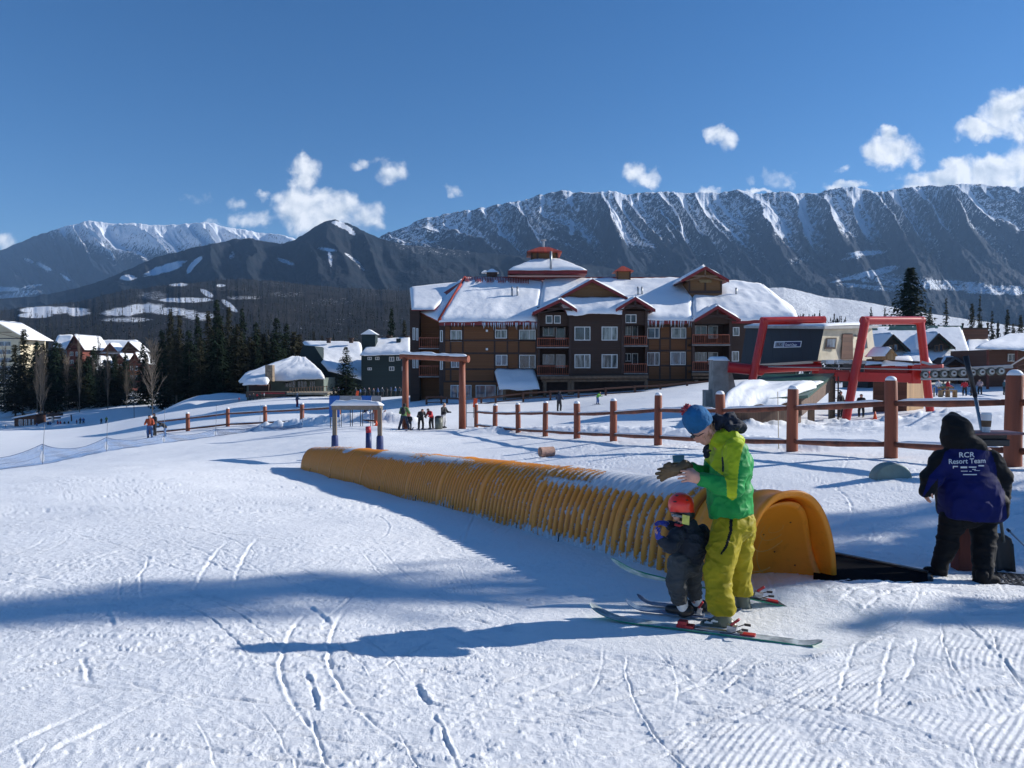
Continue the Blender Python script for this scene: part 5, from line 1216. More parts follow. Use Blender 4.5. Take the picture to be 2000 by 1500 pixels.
M_PADB = mat('blue_pad', (.012, .030, .13), .5, .15, 4, .01, 6); M_PADT = mat('tan_board', (.20, .16, .12), .7, .15, 4, .004, 20)
def make_arch():
    a = on(654, 33.4); c = on(742, 31.6); zt = P(0, 797, 33.4).z; zc = P(0, 797, 31.6).z
    o = thing('kids_arch', 'small tan archway with blue padded feet and a snow topped lintel behind the tunnel', 'arch', a)
    for (p, z, px, yb) in ((a, zt, 654, 850), (c, zc, 742, 851)):
        b = MB(); b.box(p.x - .09, p.x + .09, p.y - .08, p.y + .08, p.z - .2, z); b.build('upright', M_PADT, o, bevel=.01)
        zb = P(px, yb, p.y).z; b = MB(); b.tube([(p.x, p.y, p.z - .35), (p.x, p.y, p.z + .1), (p.x, p.y, zb - .06), (p.x, p.y, zb)], [.15, .155, .145, .12], 12); b.build('padding', M_PADB, o, smooth=True)
    b = MB(); b.beam(Vector((a.x - .07, a.y, zt + .02)), Vector((c.x + .07, c.y, zc + .02)), .19, .19); be = b.build('lintel', M_PADT, o, bevel=.01)
    ridge_snow((a.x - .08, a.y, zt + .11), (c.x + .08, c.y, zc + .11), .34, .24, 9, be)
    p = on(720, 32); o = thing('marker_post', 'short round padded post, blue with a red top, between the feet of the small arch', 'post', p); z = P(0, 833, 32).z; zr = P(0, 845, 32).z
    b = MB(); b.tube([(p.x, p.y, p.z - .1), (p.x, p.y, zr)], [.135, .12], 12); b.build('padding', M_PADB, o, smooth=True); b = MB(); b.tube([(p.x, p.y, zr), (p.x - .02, p.y, z)], [.122, .11], 12); b.build('top', mat('red_pad', (.40, .015, .03), .5), o, smooth=True)
    # painted barrier boards behind
    rg = [(643, 664, 'blue'), (664, 686, 'grey'), (686, 706, 'grey'), (706, 726, 'blue'), (726, 745, 'grey')]
    for i, (x0, x1, k) in enumerate(rg):
        a = P(x0, 773, 50); c = P(x1 - .6, 773, 50); zb = P(0, 800 if i else 815, 50).z
        o = thing('barrier_board', ['leftmost blue barrier board beside the small arch', 'grey barrier board next to the leftmost blue one', 'middle grey barrier board below the orange flag', 'blue barrier board right of the orange flag', 'rightmost grey barrier board'][i], 'barrier', (a.x, 50, zb), 'barrier boards behind the small arch')
        b = MB(); b.box(a.x, c.x, 49.96, 50.02, zb, a.z); b.build('panel', mat('board_' + k, (.015, .12, .42) if k == 'blue' else (.30, .29, .30), .55, .1, 3), o, bevel=.01)
        b = MB()
        for x in (a.x + .06, c.x - .06): b.box(x - .02, x + .02, 50.03, 50.08, g1(x, 50), a.z - .05)
        b.build('stake', M_BLKP, o)
make_arch()
def make_small():
    # sawn log block
    p = on(1067, 25.4); z = p.z + .17; o = thing('log_block', 'short sawn pink brown log lying alone on the snow beyond the tunnel', 'log', p)
    b = MB(); b.tube([(p.x - .22, p.y - .12, z), (p.x + .24, p.y + .1, z)], .165, 18); lb = b.build('log', mat('peeled_log', (.50, .30, .22), .7, .2, 6, .01, 10), o, smooth=True); md = lb.modifiers.new('e', 'EDGE_SPLIT'); md.split_angle = R(40)
    b = MB(); b.tube([(p.x - .225, p.y - .122, z), (p.x - .22, p.y - .12, z)], .15, 18); b.build('cut_end', mat('cut_wood', (.30, .20, .15), .8, .3, 30), o)
    # pale green dome lying on the snow
    p = on(1739, 12.5); o = thing('foam_dome', 'pale grey green half round pad lying on the snow between tunnel and fence', 'pad', p)
    b = MB(); V_ = []; n = 20
    for y in (-.13, -.10, .10, .13):
        for k in range(n + 1): a = math.pi * k / n; r = .315 if abs(y) < .12 else .295; V_.append((p.x - r * math.cos(a), p.y + y, p.z - .02 + r * .88 * math.sin(a)))
    F_ = [(i * (n + 1) + k, (i + 1) * (n + 1) + k, (i + 1) * (n + 1) + k + 1, i * (n + 1) + k + 1) for i in range(3) for k in range(n)] + [tuple(range(n + 1)), tuple(reversed(range(3 * (n + 1), 4 * (n + 1))))]
    b.add(V_, F_); b.build('pad', mat('green_foam', (.20, .27, .24), .7, .1, 4, .004, 30), o, smooth=False)
    # traffic cones
    for (px, d, hpx, l) in ((735, 50.5, 10, 'orange cone standing right of the small arch lintel'), (1709, 41, 16, 'orange cone beneath the red lift frame, right of its left leg')):
        p = on(px, d); h = hpx / F * d; o = thing('traffic_cone', l, 'cone', p); b = MB(); b.tube([p + Vector((0, 0, .03)), p + Vector((0, 0, h))], [.11, .03], 12); b.build('cone', mat('cone_orange', (.9, .12, .03), .5), o, smooth=True)
        b = MB(); b.box(p.x - .17, p.x + .17, p.y - .17, p.y + .17, p.z, p.z + .035); b.build('foot', mat('cone_foot', (.75, .1, .03), .5), o)
    # litter bin by the group
    p = on(857, 48.6); o = thing('litter_bin', 'tall grey green round litter bin with black lid beside the left gate group', 'bin', p)
    b = MB(); b.tube([p, p + Vector((0, 0, .72))], [.24, .27], 18); b.build('drum', mat('bin_green', (.14, .15, .12), .5, .15, 5), o, smooth=True); b = MB(); b.ball(p + Vector((0, 0, .74)), .27, 14, 8, (1, 1, .5)); b.build('lid', M_BLKP, o, smooth=True)
make_small()

# ================================================================ blue safety net on thin poles
def net_mat():
    m = bpy.data.materials.new('blue_net'); m.use_nodes = True; t = NT(m.node_tree); b = t.N['Principled BSDF']; out = t.N['Material Output']
    b.inputs['Base Color'].default_value = (.03, .12, .30, 1); b.inputs['Roughness'].default_value = .7
    at = t.n('ShaderNodeAttribute', attribute_name='net'); sp = t.n('ShaderNodeSeparateXYZ', {0: at.outputs['Vector']})
    fx = t.m('FRACT', t.m('MULTIPLY', sp.outputs[0], 18.0)); fy = t.m('FRACT', t.m('MULTIPLY', sp.outputs[1], 18.0))
    g = t.m('MAXIMUM', t.m('LESS_THAN', fx, .26), t.m('LESS_THAN', fy, .26))
    tr = t.n('ShaderNodeBsdfTransparent'); mx = t.n('ShaderNodeMixShader', {0: g, 1: tr.outputs[0], 2: b.outputs[0]}); t.L.new(mx.outputs[0], out.inputs[0]); return m
def make_net():
    NM = net_mat(); rope = mat('net_rope', (.02, .05, .13), .7)
    pts = [(-120, 938, 31), (83, 900, 36.5), (208, 880, 44), (320, 866, 50), (421, 852, 55), (507, 843, 56.5), (590, 838, 54)]
    tops = [893, 868, 855, 846, 838, 832, 828]; ptop = [850, 828, 820, 800, 791, 790, 800]
    o = thing('safety_net', 'sagging blue mesh safety net strung on thin poles across the left of the piste', 'net', on(83, 36.5))
    V_ = []; at = []; F_ = []; rows = 5; dist = 0
    for i in range(len(pts) - 1):
        n = 14; a = on(pts[i][0], pts[i][2]); c = on(pts[i + 1][0], pts[i + 1][2]); L = (c - a).length
        ha = P(pts[i][0], tops[i], a.y).z - a.z; hc = P(pts[i + 1][0], tops[i + 1], c.y).z - c.z; base = len(V_)
        for k in range(n + 1):
            s = k / n; q = a + (c - a) * s; g = g1(q.x, q.y); sag = 4 * s * (1 - s); h = (ha + (hc - ha) * s) * (1 - .42 * sag)
            for r in range(rows + 1): V_.append((q.x + .12 * math.sin(k * 1.1 + r) * (r < rows), q.y + .18 * math.sin(r * .9 + k * .5) * sag, g + .02 + h * r / rows)); at.append((dist + L * s, 1.25 * r / rows, 0))
        for k in range(n):
            for r in range(rows): p0 = base + k * (rows + 1) + r; F_.append((p0, p0 + rows + 1, p0 + rows + 2, p0 + 1))
        b = MB()
        for r in (0, 2, rows): b.tube([V_[base + k * (rows + 1) + r] for k in range(n + 1)], .014 if r != 2 else .009, 4)
        b.build('rope', rope, o); dist += L
    ob = mobj('mesh', V_, F_, NM, o); a_ = ob.data.attributes.new('net', 'FLOAT_VECTOR', 'POINT'); a_.data.foreach_set('vector', np.array(at, np.float32).ravel())
    for i in range(1, len(pts)):
        p = on(pts[i][0], pts[i][2]); t = P(pts[i][0] + (4 if i == 1 else 2), ptop[i], p.y); b = MB(); b.tube([p, t], [.018, .012], 6); b.build('pole', mat('pole_grey', (.20, .22, .25), .6), o)
make_net()
p_ = on(1521, 19.5); o_ = tag(MB().tube([p_, P(1519, 765, 19.5)], [.012, .008], 6).build('bamboo_pole', mat('bamboo', (.42, .36, .24), .6), None, p_), 'thin bamboo pole stuck in the snow left of the fence post below the lift cabin', 'pole')
# ================================================================ buildings: shared builders
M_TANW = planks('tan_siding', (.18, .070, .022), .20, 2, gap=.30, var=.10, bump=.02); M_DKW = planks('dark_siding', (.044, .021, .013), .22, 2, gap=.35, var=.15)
M_TRIM = mat('dark_timber', (.045, .022, .016), .7, .2, 2); M_REDM = mat('red_metal', (.19, .009, .011), .45, .15, 3, .004, 8); M_REDT = planks('red_roof_tile', (.42, .055, .025), .42, 0, rough=.6, gap=.6, bump=.06)
M_WIN = mat('window_frame', (.62, .63, .62), .5, .05, 3); M_LOGP = mat('porch_log', (.20, .12, .07), .7, .2, 3, .01, 8)
M_BALC = mat('balcony_rail', (.36, .10, .05), .65, .2, 4); M_TANG = planks('tan_gable', (.17, .085, .03), .25, 2, gap=.2, var=.1)
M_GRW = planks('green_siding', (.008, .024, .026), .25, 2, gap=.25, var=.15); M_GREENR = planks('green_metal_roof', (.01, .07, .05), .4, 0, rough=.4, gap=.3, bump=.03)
M_CREAM = mat('cream_wall', (.62, .54, .38), .8, .06, 1); M_CHR = mat('chalet_red', (.15, .035, .022), .7, .2, 1); M_BROWN = planks('brown_siding', (.12, .05, .03), .25, 2, gap=.3)
M_CONC = mat('concrete', (.30, .28, .25), .85, .18, 1.6, .006, 12); M_GALV = mat('galvanised_pipe', (.36, .37, .38), .4, .1, 3, metal=.6); M_STONE = mat('chimney_stone', (.26, .20, .14), .85, .35, 2.5, .03, 5)
def glass(name, tint, mixc):
    m = bpy.data.materials.new(name); m.use_nodes = True; t = NT(m.node_tree); b = t.N['Principled BSDF']; co = t.n('ShaderNodeTexCoord').outputs['Object']
    n1 = t.noise(t.n('ShaderNodeMapping', {0: co, 3: (2.2, 1, .5)}).outputs[0], 1.0, 4, .6); c = t.mix(t.ramp(n1, [(.42, 0.0), (.60, 1.0)]), tint, mixc)
    t.L.new(c, b.inputs['Base Color']); b.inputs['Roughness'].default_value = .08; b.inputs['Specular IOR Level'].default_value = .9; return m
GL = [glass('dark_glass', (.012, .016, .022), (.05, .06, .07)), glass('curtain_glass', (.05, .06, .06), (.26, .28, .27)), glass('blue_glass', (.03, .05, .08), (.14, .20, .26))]
def rect(b, px0, px1, py0, py1, y0, y1):
    a = P(px0, py1, y0); c = P(px1, py0, y0); return b.box(a.x, c.x, y0, y1, a.z, c.z)
def window(par, px0, px1, py0, py1, y, mull=(.5,), g=0, trim=None, bar=None):
    a = P(px0, py1, y); c = P(px1, py0, y); x0, x1, z0, z1 = a.x, c.x, a.z, c.z; f = .085; b = MB()
    b.box(x0, x0 + f, y - .06, y + .02, z0, z1); b.box(x1 - f, x1, y - .06, y + .02, z0, z1); b.box(x0 + f, x1 - f, y - .06, y + .02, z1 - f, z1); b.box(x0 + f, x1 - f, y - .06, y + .02, z0, z0 + f)
    for q in mull: xm = x0 + (x1 - x0) * q; b.box(xm - .04, xm + .04, y - .055, y + .02, z0 + f, z1 - f)
    if bar: zm = z0 + (z1 - z0) * bar; b.box(x0 + f, x1 - f, y - .05, y + .02, zm - .025, zm + .025)
    o = b.build('window', trim or M_WIN, par); b = MB(); b.box(x0 + .02, x1 - .02, y - .005, y + .015, z0 + .02, z1 - .02); b.build('pane', GL[g], o); return o
def snow_quad(a, b_, c, d, th, parent, nu=28, nv=12, seed=1, rough=.35, name='snow', lip=.35, mat_=None):
    """snow blanket on the quad a-b (eave) c-d (ridge, c above b); rolls over the eave"""
    a, b_, c, d = map(Vector, (a, b_, c, d)); V_ = []; U, W_ = np.meshgrid(np.linspace(0, 1, nu + 1), np.linspace(0, 1, nv + 1))
    A, B, C, D = (np.array(q) for q in (a, b_, c, d)); base = ((1 - U) * (1 - W_))[..., None] * A + (U * (1 - W_))[..., None] * B + (U * W_)[..., None] * C + ((1 - U) * W_)[..., None] * D
    L = (b_ - a).length; Hh = ((d - a).length + (c - b_).length) / 2
    n = fbm(U * L / 2.5 + seed, W_ * Hh / 2.5, 4, seed); n2 = fbm(U * L / .6 + seed, W_ * Hh / .8, 3, seed + 4)
    ex = np.minimum(U, 1 - U) * L; ey = np.minimum(W_ * Hh, (1 - W_) * Hh + .3); e = np.clip(np.minimum(ex, ey) / max(th * 1.2, .01), 0, 1); e = np.sqrt(1 - (1 - e) ** 2)
    t_ = th * (.55 + rough * 2.6 * (n - .5) + .45) * (.18 + .82 * e) + th * .25 * (n2 - .5); t_ = np.maximum(t_, .03)
    top = base.copy(); top[..., 2] += t_
    out = (A + B) / 2 - (C + D) / 2; out[2] = 0; out /= np.linalg.norm(out) + 1e-9
    k = (1 - ss(0, .10, W_)) * lip * th * (.4 + 1.3 * fbm(U * L / 1.2, U * 0 + seed, 3, seed + 8)); top += k[..., None] * out; top[..., 2] -= k * .75
    bot = base.copy(); bot[..., 2] += .012; bot += (k * .9)[..., None] * out; bot[..., 2] -= k * .8
    V_ = np.concatenate([top.reshape(-1, 3), bot.reshape(-1, 3)]); N_ = (nu + 1) * (nv + 1); F_ = []
    for i in range(nv):
        for j in range(nu):
            p = i * (nu + 1) + j; F_.append((p, p + 1, p + nu + 2, p + nu + 1)); F_.append((p + N_, p + nu + 1 + N_, p + nu + 2 + N_, p + 1 + N_))
    for j in range(nu): F_.append((j, j + N_, j + 1 + N_, j + 1)); p = nv * (nu + 1) + j; F_.append((p, p + 1, p + 1 + N_, p + N_))
    for i in range(nv): p = i * (nu + 1); q = p + nu + 1; F_.append((p, q, q + N_, p + N_)); p += nu; q += nu; F_.append((p, p + N_, q + N_, q))
    return mobj(name, V_, F_, mat_ or SNOW, parent, smooth=True)
def roof_panel(par, a, b_, c, d, th=.45, snow=True, mat_=None, seed=1, slab=.16, name='roof_panel', **kw):
    a, b_, c, d = map(Vector, (a, b_, c, d)); b = MB(); b.prism([a, b_, c, d] if (c - d).length > .01 else [a, b_, c], (0, 0, -slab)); o = b.build(name, mat_ or M_REDM, par)
    if snow: snow_quad(a, b_, c, d, th, o, seed=seed, **kw)
    return o
def icicles(par, a, b_, n, lmax, seed):
    rg = random.Random(seed); b = MB(); a = Vector(a); b_ = Vector(b_)
    for i in range(n): q = a + (b_ - a) * rg.random(); L = lmax * rg.uniform(.2, 1); b.tube([q, q - Vector((0, 0, L))], [.045, .006], 5)
    b.build('icicles', M_ICE, par, smooth=True)['kind'] = 'stuff'
M_ICE = mat('ice', (.62, .72, .80), .15, .05, 3, spec=.8)
def gable(par, L_, Rr, T, y0, depth, infill=None, th=.18, over=.6, snow=.3, board=M_REDM, truss=False, zb=None, seed=1, matr=None):
    """L_, Rr, T: pixel corners at depth y0"""
    l = P(*L_, y0); r = P(*Rr, y0); t = P(*T, y0); g = MB()
    for (p, s) in ((l, -1), (r, 1)):
        d = (p - t); g.prism([t, t + Vector((0, 0, th)), p + Vector((0, 0, th)), p], (0, depth, 0))
    o = g.build('gable_roof', matr or M_REDM, par)
    b = MB()
    for p in (l, r): b.prism([t + Vector((0, -.05, -.12)), t + Vector((0, -.05, th + .06)), p + Vector((0, -.05, th + .06)), p + Vector((0, -.05, -.12))], (0, .05, 0))
    b.build('bargeboard', board, o)
    if snow:
        for k, p in enumerate((l, r)):
            e = Vector((0, 0, th)); f = Vector((0, .25, th)); bk = Vector((0, depth, th))
            if k == 0: snow_quad(p + bk, p + f, t + f, t + bk, snow, o, 14, 8, seed + k, .3)
            else: snow_quad(p + f, p + bk, t + bk, t + f, snow, o, 14, 8, seed + k, .3)
    if infill:
        b = MB(); q = .88; yy = over; li = t + (l - t) * q; ri = t + (r - t) * q; b.prism([li + Vector((0, yy, 0)), ri + Vector((0, yy, 0)), t + Vector((0, yy, -.05))], (0, .15, 0)); b.build('gable_wall', infill, o)
    if truss:
        b = MB(); zt = l.z + (t.z - l.z) * .42; xm = t.x; w_ = (r.x - l.x) * .29
        b.beam((xm - w_, y0 + .1, zt), (xm + w_, y0 + .1, zt), .14, .16); b.beam((xm, y0 + .1, zt), (xm, y0 + .1, t.z - .1), .14, .14); b.beam((l.x + .5, y0 + .15, l.z + .1), (xm, y0 + .15, zt), .12, .12); b.beam((r.x - .5, y0 + .15, r.z + .1), (xm, y0 + .15, zt), .12, .12); b.build('truss', M_LOGP if truss == 2 else M_TRIM, o)
    return o
def railing(par, px0, px1, pyt, pyb, y, m_=None, side=None):
    a = P(px0, pyb, y); c = P(px1, pyt, y); b = MB(); b.box(a.x, c.x, y - .05, y + .03, c.z - .09, c.z); b.box(a.x, c.x, y - .04, y + .02, a.z + .05, a.z + .12); n = max(3, int((c.x - a.x) / .22))
    for i in range(n + 1): x = a.x + (c.x - a.x) * i / n; w_ = .035 if i % 6 else .07; b.box(x - w_ / 2, x + w_ / 2, y - .03, y + .01, a.z, c.z)
    return b.build('railing', m_ or M_BALC, par)

# ================================================================ the big lodge
def make_lodge():
    Y = 85.0; o = thing('lodge', 'large brown timber ski lodge with red trimmed snow covered roofs, balconies and a cupola', 'building', (P(1200, 775, Y).x, Y, P(0, 778, Y).z))
    def wall(n, px0, px1, py0, py1, y0, y1, m): b = MB(); rect(b, px0, px1, py0, py1, y0, y1); return b.build(n, m, o)
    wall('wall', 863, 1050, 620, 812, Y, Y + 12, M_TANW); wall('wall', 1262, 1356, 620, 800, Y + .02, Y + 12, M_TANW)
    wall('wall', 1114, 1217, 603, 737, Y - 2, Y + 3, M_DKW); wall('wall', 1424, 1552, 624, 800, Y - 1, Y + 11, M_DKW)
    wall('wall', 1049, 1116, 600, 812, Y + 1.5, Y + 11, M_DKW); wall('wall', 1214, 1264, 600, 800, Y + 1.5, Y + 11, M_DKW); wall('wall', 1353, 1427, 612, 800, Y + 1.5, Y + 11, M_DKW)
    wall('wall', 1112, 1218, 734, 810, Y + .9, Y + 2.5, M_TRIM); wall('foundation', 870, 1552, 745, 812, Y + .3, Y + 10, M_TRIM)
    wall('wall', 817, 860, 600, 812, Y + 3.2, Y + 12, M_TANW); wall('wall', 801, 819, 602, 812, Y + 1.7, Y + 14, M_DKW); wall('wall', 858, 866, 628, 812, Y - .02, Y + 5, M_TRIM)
    wall('bay_wall', 1052, 1113, 604, 636, Y - 1.6, Y + 1.5, M_DKW); wall('bay_wall', 1217, 1263, 604, 634, Y - 1.6, Y + 1.5, M_DKW); wall('bay_wall', 1357, 1425, 617, 632, Y - 1.6, Y + 1.5, M_DKW)
    for x in (1066, 1082): window(o, x, x + 13, 616, 632, Y - 1.62, (), 0)
    window(o, 1221, 1243, 614, 631, Y - 1.62, (.5,), 0)
    # half timbering
    for (x0, x1, ys, xs, yw) in ((864, 1049, (636, 665, 690, 721, 745), (868, 880, 904, 966, 991, 1013, 1047), Y), (1264, 1354, (637, 661, 685, 714, 742), (1266, 1289, 1309, 1340, 1352), Y + .02), ):
        b = MB()
        for py in ys: q = P(x0, py, yw); w_ = P(x1, py, yw); b.box(q.x, w_.x, yw - .07, yw - .002, q.z - .10, q.z + .10)
        for px in xs: q = P(px, ys[0], yw); w_ = P(px, ys[-1], yw); b.box(q.x - .09, q.x + .09, yw - .062, yw - .003, w_.z, q.z)
        b.build('timber_frame', M_TRIM, o)
    for (px) in (1114, 1216): q = P(px, 603, Y - 2); w_ = P(px, 735, Y - 2); MB().box(q.x - .14, q.x + .14, Y - 2.08, Y - 1.9, w_.z, q.z).build('corner_board', M_TRIM, o)
    W = [(880,902,645,667,Y,(.5,),1),(967,990,644,661,Y,(.5,),1),(1014,1046,644,665,Y,(.62,),1),(881,903,695,718,Y,(.5,),2),(968,991,693,714,Y,(.5,),2),(1014,1046,693,720,Y,(.62,),0),
         (1122,1153,638,665,Y-2,(.64,),0),(1175,1206,638,665,Y-2,(.64,),1),(1122,1153,692,719,Y-2,(.64,),1),(1175,1206,692,719,Y-2,(.64,),1),
         (1264,1288,640,661,Y,(.62,),2),(1311,1340,640,661,Y,(.62,),1),(1264,1288,688,714,Y,(.62,),1),(1309,1339,687,713,Y,(.66,),2),
         (1431,1444,639,656,Y-1,(),1),(1429,1443,686,706,Y-1,(),1),(859.5,865,645,668,Y-.05,(),1),(859.5,865,697,722,Y-.05,(),1),
         (880,921,752,778,Y,(.33,.66),2),(929,968,752,780,Y,(.5,),2),(971,982,755,776,Y,(),2)]
    for i, (x0, x1, y0, y1, yw, ml, g) in enumerate(W): window(o, x0, x1, y0, y1, yw - .01, ml, g, bar=.45 if i in (3, 0) and False else None)
    # recessed bays behind the balconies
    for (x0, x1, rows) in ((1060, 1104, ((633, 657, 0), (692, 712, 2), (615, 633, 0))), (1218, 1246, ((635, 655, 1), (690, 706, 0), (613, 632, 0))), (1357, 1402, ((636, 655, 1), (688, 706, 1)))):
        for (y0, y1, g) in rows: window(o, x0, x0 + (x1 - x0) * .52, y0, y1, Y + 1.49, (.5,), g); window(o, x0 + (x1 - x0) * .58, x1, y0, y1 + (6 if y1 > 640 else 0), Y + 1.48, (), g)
    for px in (1052, 1113, 1219, 1262, 1354, 1426): q = P(px, 605 if px < 1300 else 622, Y - 1.6); w_ = P(px, 742, Y - 1.6); MB().box(q.x - .13, q.x + .13, Y - 1.78, Y - 1.5, w_.z, q.z).build('bay_post', M_TRIM, o)
    for (x0, x1, yr, yf) in ((1049, 1112, 660, 678), (1049, 1112, 714, 733), (1215, 1264, 656, 675), (1215, 1264, 710, 729), (1352, 1425, 653, 673), (1352, 1425, 706, 725)):
        a = P(x0, yf, Y - 1.9); c = P(x1, yf - 1.5, Y - 1.9); b = MB(); b.box(a.x, c.x, Y - 1.95, Y + 1.5, a.z - .16, a.z + .05); bo = b.build('balcony', M_TRIM, o)
        b = MB(); b.box(a.x - .05, c.x + .05, Y - 2.02, Y - 1.95, a.z - .10, a.z - .0); b.build('edge_board', mat('edge_board', (.30, .28, .27), .7), bo); railing(bo, x0 + 1, x1 - 1, yr, yf - 1, Y - 1.85)
    for (x0, x1, yr, yf) in ((819, 858, 659, 680), (819, 858, 714, 735)):
        a = P(x0, yf, Y + 1); c = P(x1, yf - 1.5, Y + 1); b = MB(); b.box(a.x, c.x, Y + .9, Y + 3.2, a.z - .16, a.z + .05); bo = b.build('balcony', M_TRIM, o); railing(bo, x0, x1, yr, yf - 1, Y + 1); b = MB(); b.box(a.x - .05, c.x + .05, Y + .83, Y + .9, a.z - .1, a.z); b.build('edge_board', bpy.data.materials['edge_board'], bo)
    for (x0, x1, y0, y1) in ((806, 811, 640, 664), (813, 817, 641, 665), (806, 811, 694, 719), (813, 817, 694, 719)): window(o, x0, x1, y0, y1, Y + 1.65, (), 1)
    # main roof
    zE = 628; e0 = P(842, 629, Y - 1.2); e1 = P(1558, 622, Y - 1.2); r0 = P(908, 546, 96); r1 = P(1425, 547, 96); rh = P(1500, 562, 92)
    roof_panel(o, P(858, 627, Y - 1.2), P(1050, 626, Y - 1.2), P(1060, 552, 95.5), r0, .42, seed=3, nu=50, nv=26, mat_=M_REDT)
    roof_panel(o, P(1050, 624, Y - 1.2), P(1352, 624, Y - 1.2), P(1352, 548, 96), P(1060, 550, 96), .46, seed=4, nu=60, nv=26)
    roof_panel(o, P(1352, 626, Y - 1.2), P(1558, 622, Y - 1.2), P(1490, 560, 94), P(1352, 548, 96), .46, seed=5, nu=44, nv=26)
    roof_panel(o, P(812, 605, Y + 4), P(858, 627, Y - 1.2), r0, P(898, 550, 98), .2, seed=6, nu=14, nv=18, mat_=M_REDT)
    roof_panel(o, P(804, 604, Y + 1.5), P(848, 604, Y + 1.5), P(905, 553, 98), P(800, 563, 97.5), .22, seed=7, nu=18, nv=16)
    roof_panel(o, P(1556, 622, Y - 1.2), P(1552, 606, 99), P(1490, 561, 95), P(1488, 561, 94.9), .35, seed=8, nu=12, nv=16)
    b = MB(); b.prism([P(858, 627, Y - 1.2) + Vector((0, 0, -.05)), P(1556, 622.5, Y - 1.2) + Vector((0, 0, -.05)), P(1556, 622.5, Y - 1.2) + Vector((0, 0, -.5)), P(858, 627, Y - 1.2) + Vector((0, 0, -.5))], (0, -.1, 0)); b.build('fascia', M_REDM, o)
    b = MB(); b.tube([P(858, 625, Y - 1.3) , r0 + Vector((0, -.1, .25))], .20, 8); b.build('hip_cap', M_REDT, o, smooth=True)
    b = MB(); b.beam(r0 + Vector((0, 0, .1)), P(1010, 546, 96) + Vector((0, 0, .12)), .35, .45); b.beam(P(1010, 546, 96) + Vector((0, 0, .1)), P(1405, 544, 96.4), .3, .4); b.build('ridge_cap', M_REDM, o)
    b = MB(); n = 40
    for i in range(n): q = r0 + (P(1035, 549, 95.2) - r0) * (i / n) + Vector((0, -.4, .28)); b.beam(q, q + Vector((0, -1.3 - .5 * math.sin(i * .9), -.72)), .09, .10)
    b.build('bare_tiles', M_REDT, o)
    icicles(o, P(940, 630, Y - 1.3), P(1052, 630, Y - 1.3), 60, .95, 4); icicles(o, P(1264, 626, Y - 1.3), P(1352, 626, Y - 1.3), 46, .9, 5); icicles(o, P(868, 631, Y - 1.3), P(940, 631, Y - 1.3), 10, .5, 6)
    # gables
    gable(o, (1088, 587), (1226, 585), (1157, 549), 84.0, 9, M_TANG, snow=.35, seed=11)
    roof_panel(o, P(1108, 611, Y - 2.9), P(1214, 609, Y - 2.9), P(1228, 586, Y - .6), P(1088, 587, Y - .6), .42, seed=12, nu=34, nv=10, lip=.8)
    gable(o, (1040, 614), (1127, 608), (1095, 588), Y - 3.2, 5, M_DKW, snow=.3, truss=True, over=1.6, seed=13); gable(o, (1203, 607), (1280, 608), (1241, 584), Y - 3.2, 5, M_DKW, snow=.3, truss=True, over=1.6, seed=15)
    gable(o, (1357, 628), (1447, 628), (1402, 601), Y - 3.0, 6, M_DKW, snow=.35, truss=True, over=1.5, seed=17)
    gable(o, (1331, 550), (1424, 550), (1378, 524), 89.0, 8, M_TANG, snow=.35, truss=2, over=.8, seed=19); wall('dormer_wall', 1346, 1410, 548, 582, 90.0, 95, M_TANG)
    b = MB(); rect(b, 1346, 1410, 568, 573, 89.85, 89.95)
    for px in (1347, 1378, 1409): rect(b, px - 1.5, px + 1.5, 548, 572, 89.88, 89.98)
    b.build('dormer_trim', M_TRIM, o); b = MB(); rect(b, 1366, 1390, 546, 552, 89.7, 89.8); b.build('louvre', mat('louvre', (.2, .14, .06), .7), o)
    # cupola
    def frustum(cx, yc, hw0, hd0, z0, hw1, hd1, z1): 
        q = []; 
        for (hw, hd, z) in ((hw0, hd0, z0), (hw1, hd1, z1)): q += [(cx - hw, yc - hd, z), (cx + hw, yc - hd, z), (cx + hw, yc + hd, z), (cx - hw, yc + hd, z)]
        return q, [(0, 3, 2, 1), (4, 5, 6, 7), (0, 1, 5, 4), (1, 2, 6, 5), (2, 3, 7, 6), (3, 0, 4, 7)]
    yc = 99; k = yc / F; X = lambda px: P(px, 600, yc).x; Z = lambda py: P(1000, py, yc).z; cx = X(1066)
    b = MB(); b.add(*frustum(cx, yc, 73 * k, 5, Z(544), 73 * k, 5, Z(539))); b.build('cupola_base', M_REDM, o)
    cr = MB().add(*frustum(cx, yc, 74 * k, 5.1, Z(539), 27 * k, 2, Z(514))).build('cupola_roof', M_REDT, o)
    a, b1, c1, d1 = (cx - 72 * k, yc - 5.1, Z(537)), (cx + 72 * k, yc - 5.1, Z(537)), (cx + 27 * k, yc - 2, Z(513.5)), (cx - 27 * k, yc - 2, Z(513.5)); snow_quad(a, b1, c1, d1, .28, cr, 30, 12, 21)
    snow_quad((cx + 72 * k, yc - 5, Z(537)), (cx + 72 * k, yc + 5, Z(537)), (cx + 27 * k, yc + 2, Z(513.5)), (cx + 27 * k, yc - 2, Z(513.5)), .2, cr, 12, 12, 22)
    b = MB(); b.add(*frustum(cx - 4 * k, yc, 24 * k, 1.7, Z(516), 24 * k, 1.7, Z(494))); la = b.build('lantern', M_TANG, o); b = MB()
    for px in (1038, 1049, 1075, 1086): b.box(X(px) - .12, X(px) + .12, yc - 1.8, yc - 1.6, Z(516), Z(494))
    b.box(X(1037), X(1087), yc - 1.82, yc - 1.6, Z(516), Z(512)); b.build('lantern_trim', M_TRIM, la)
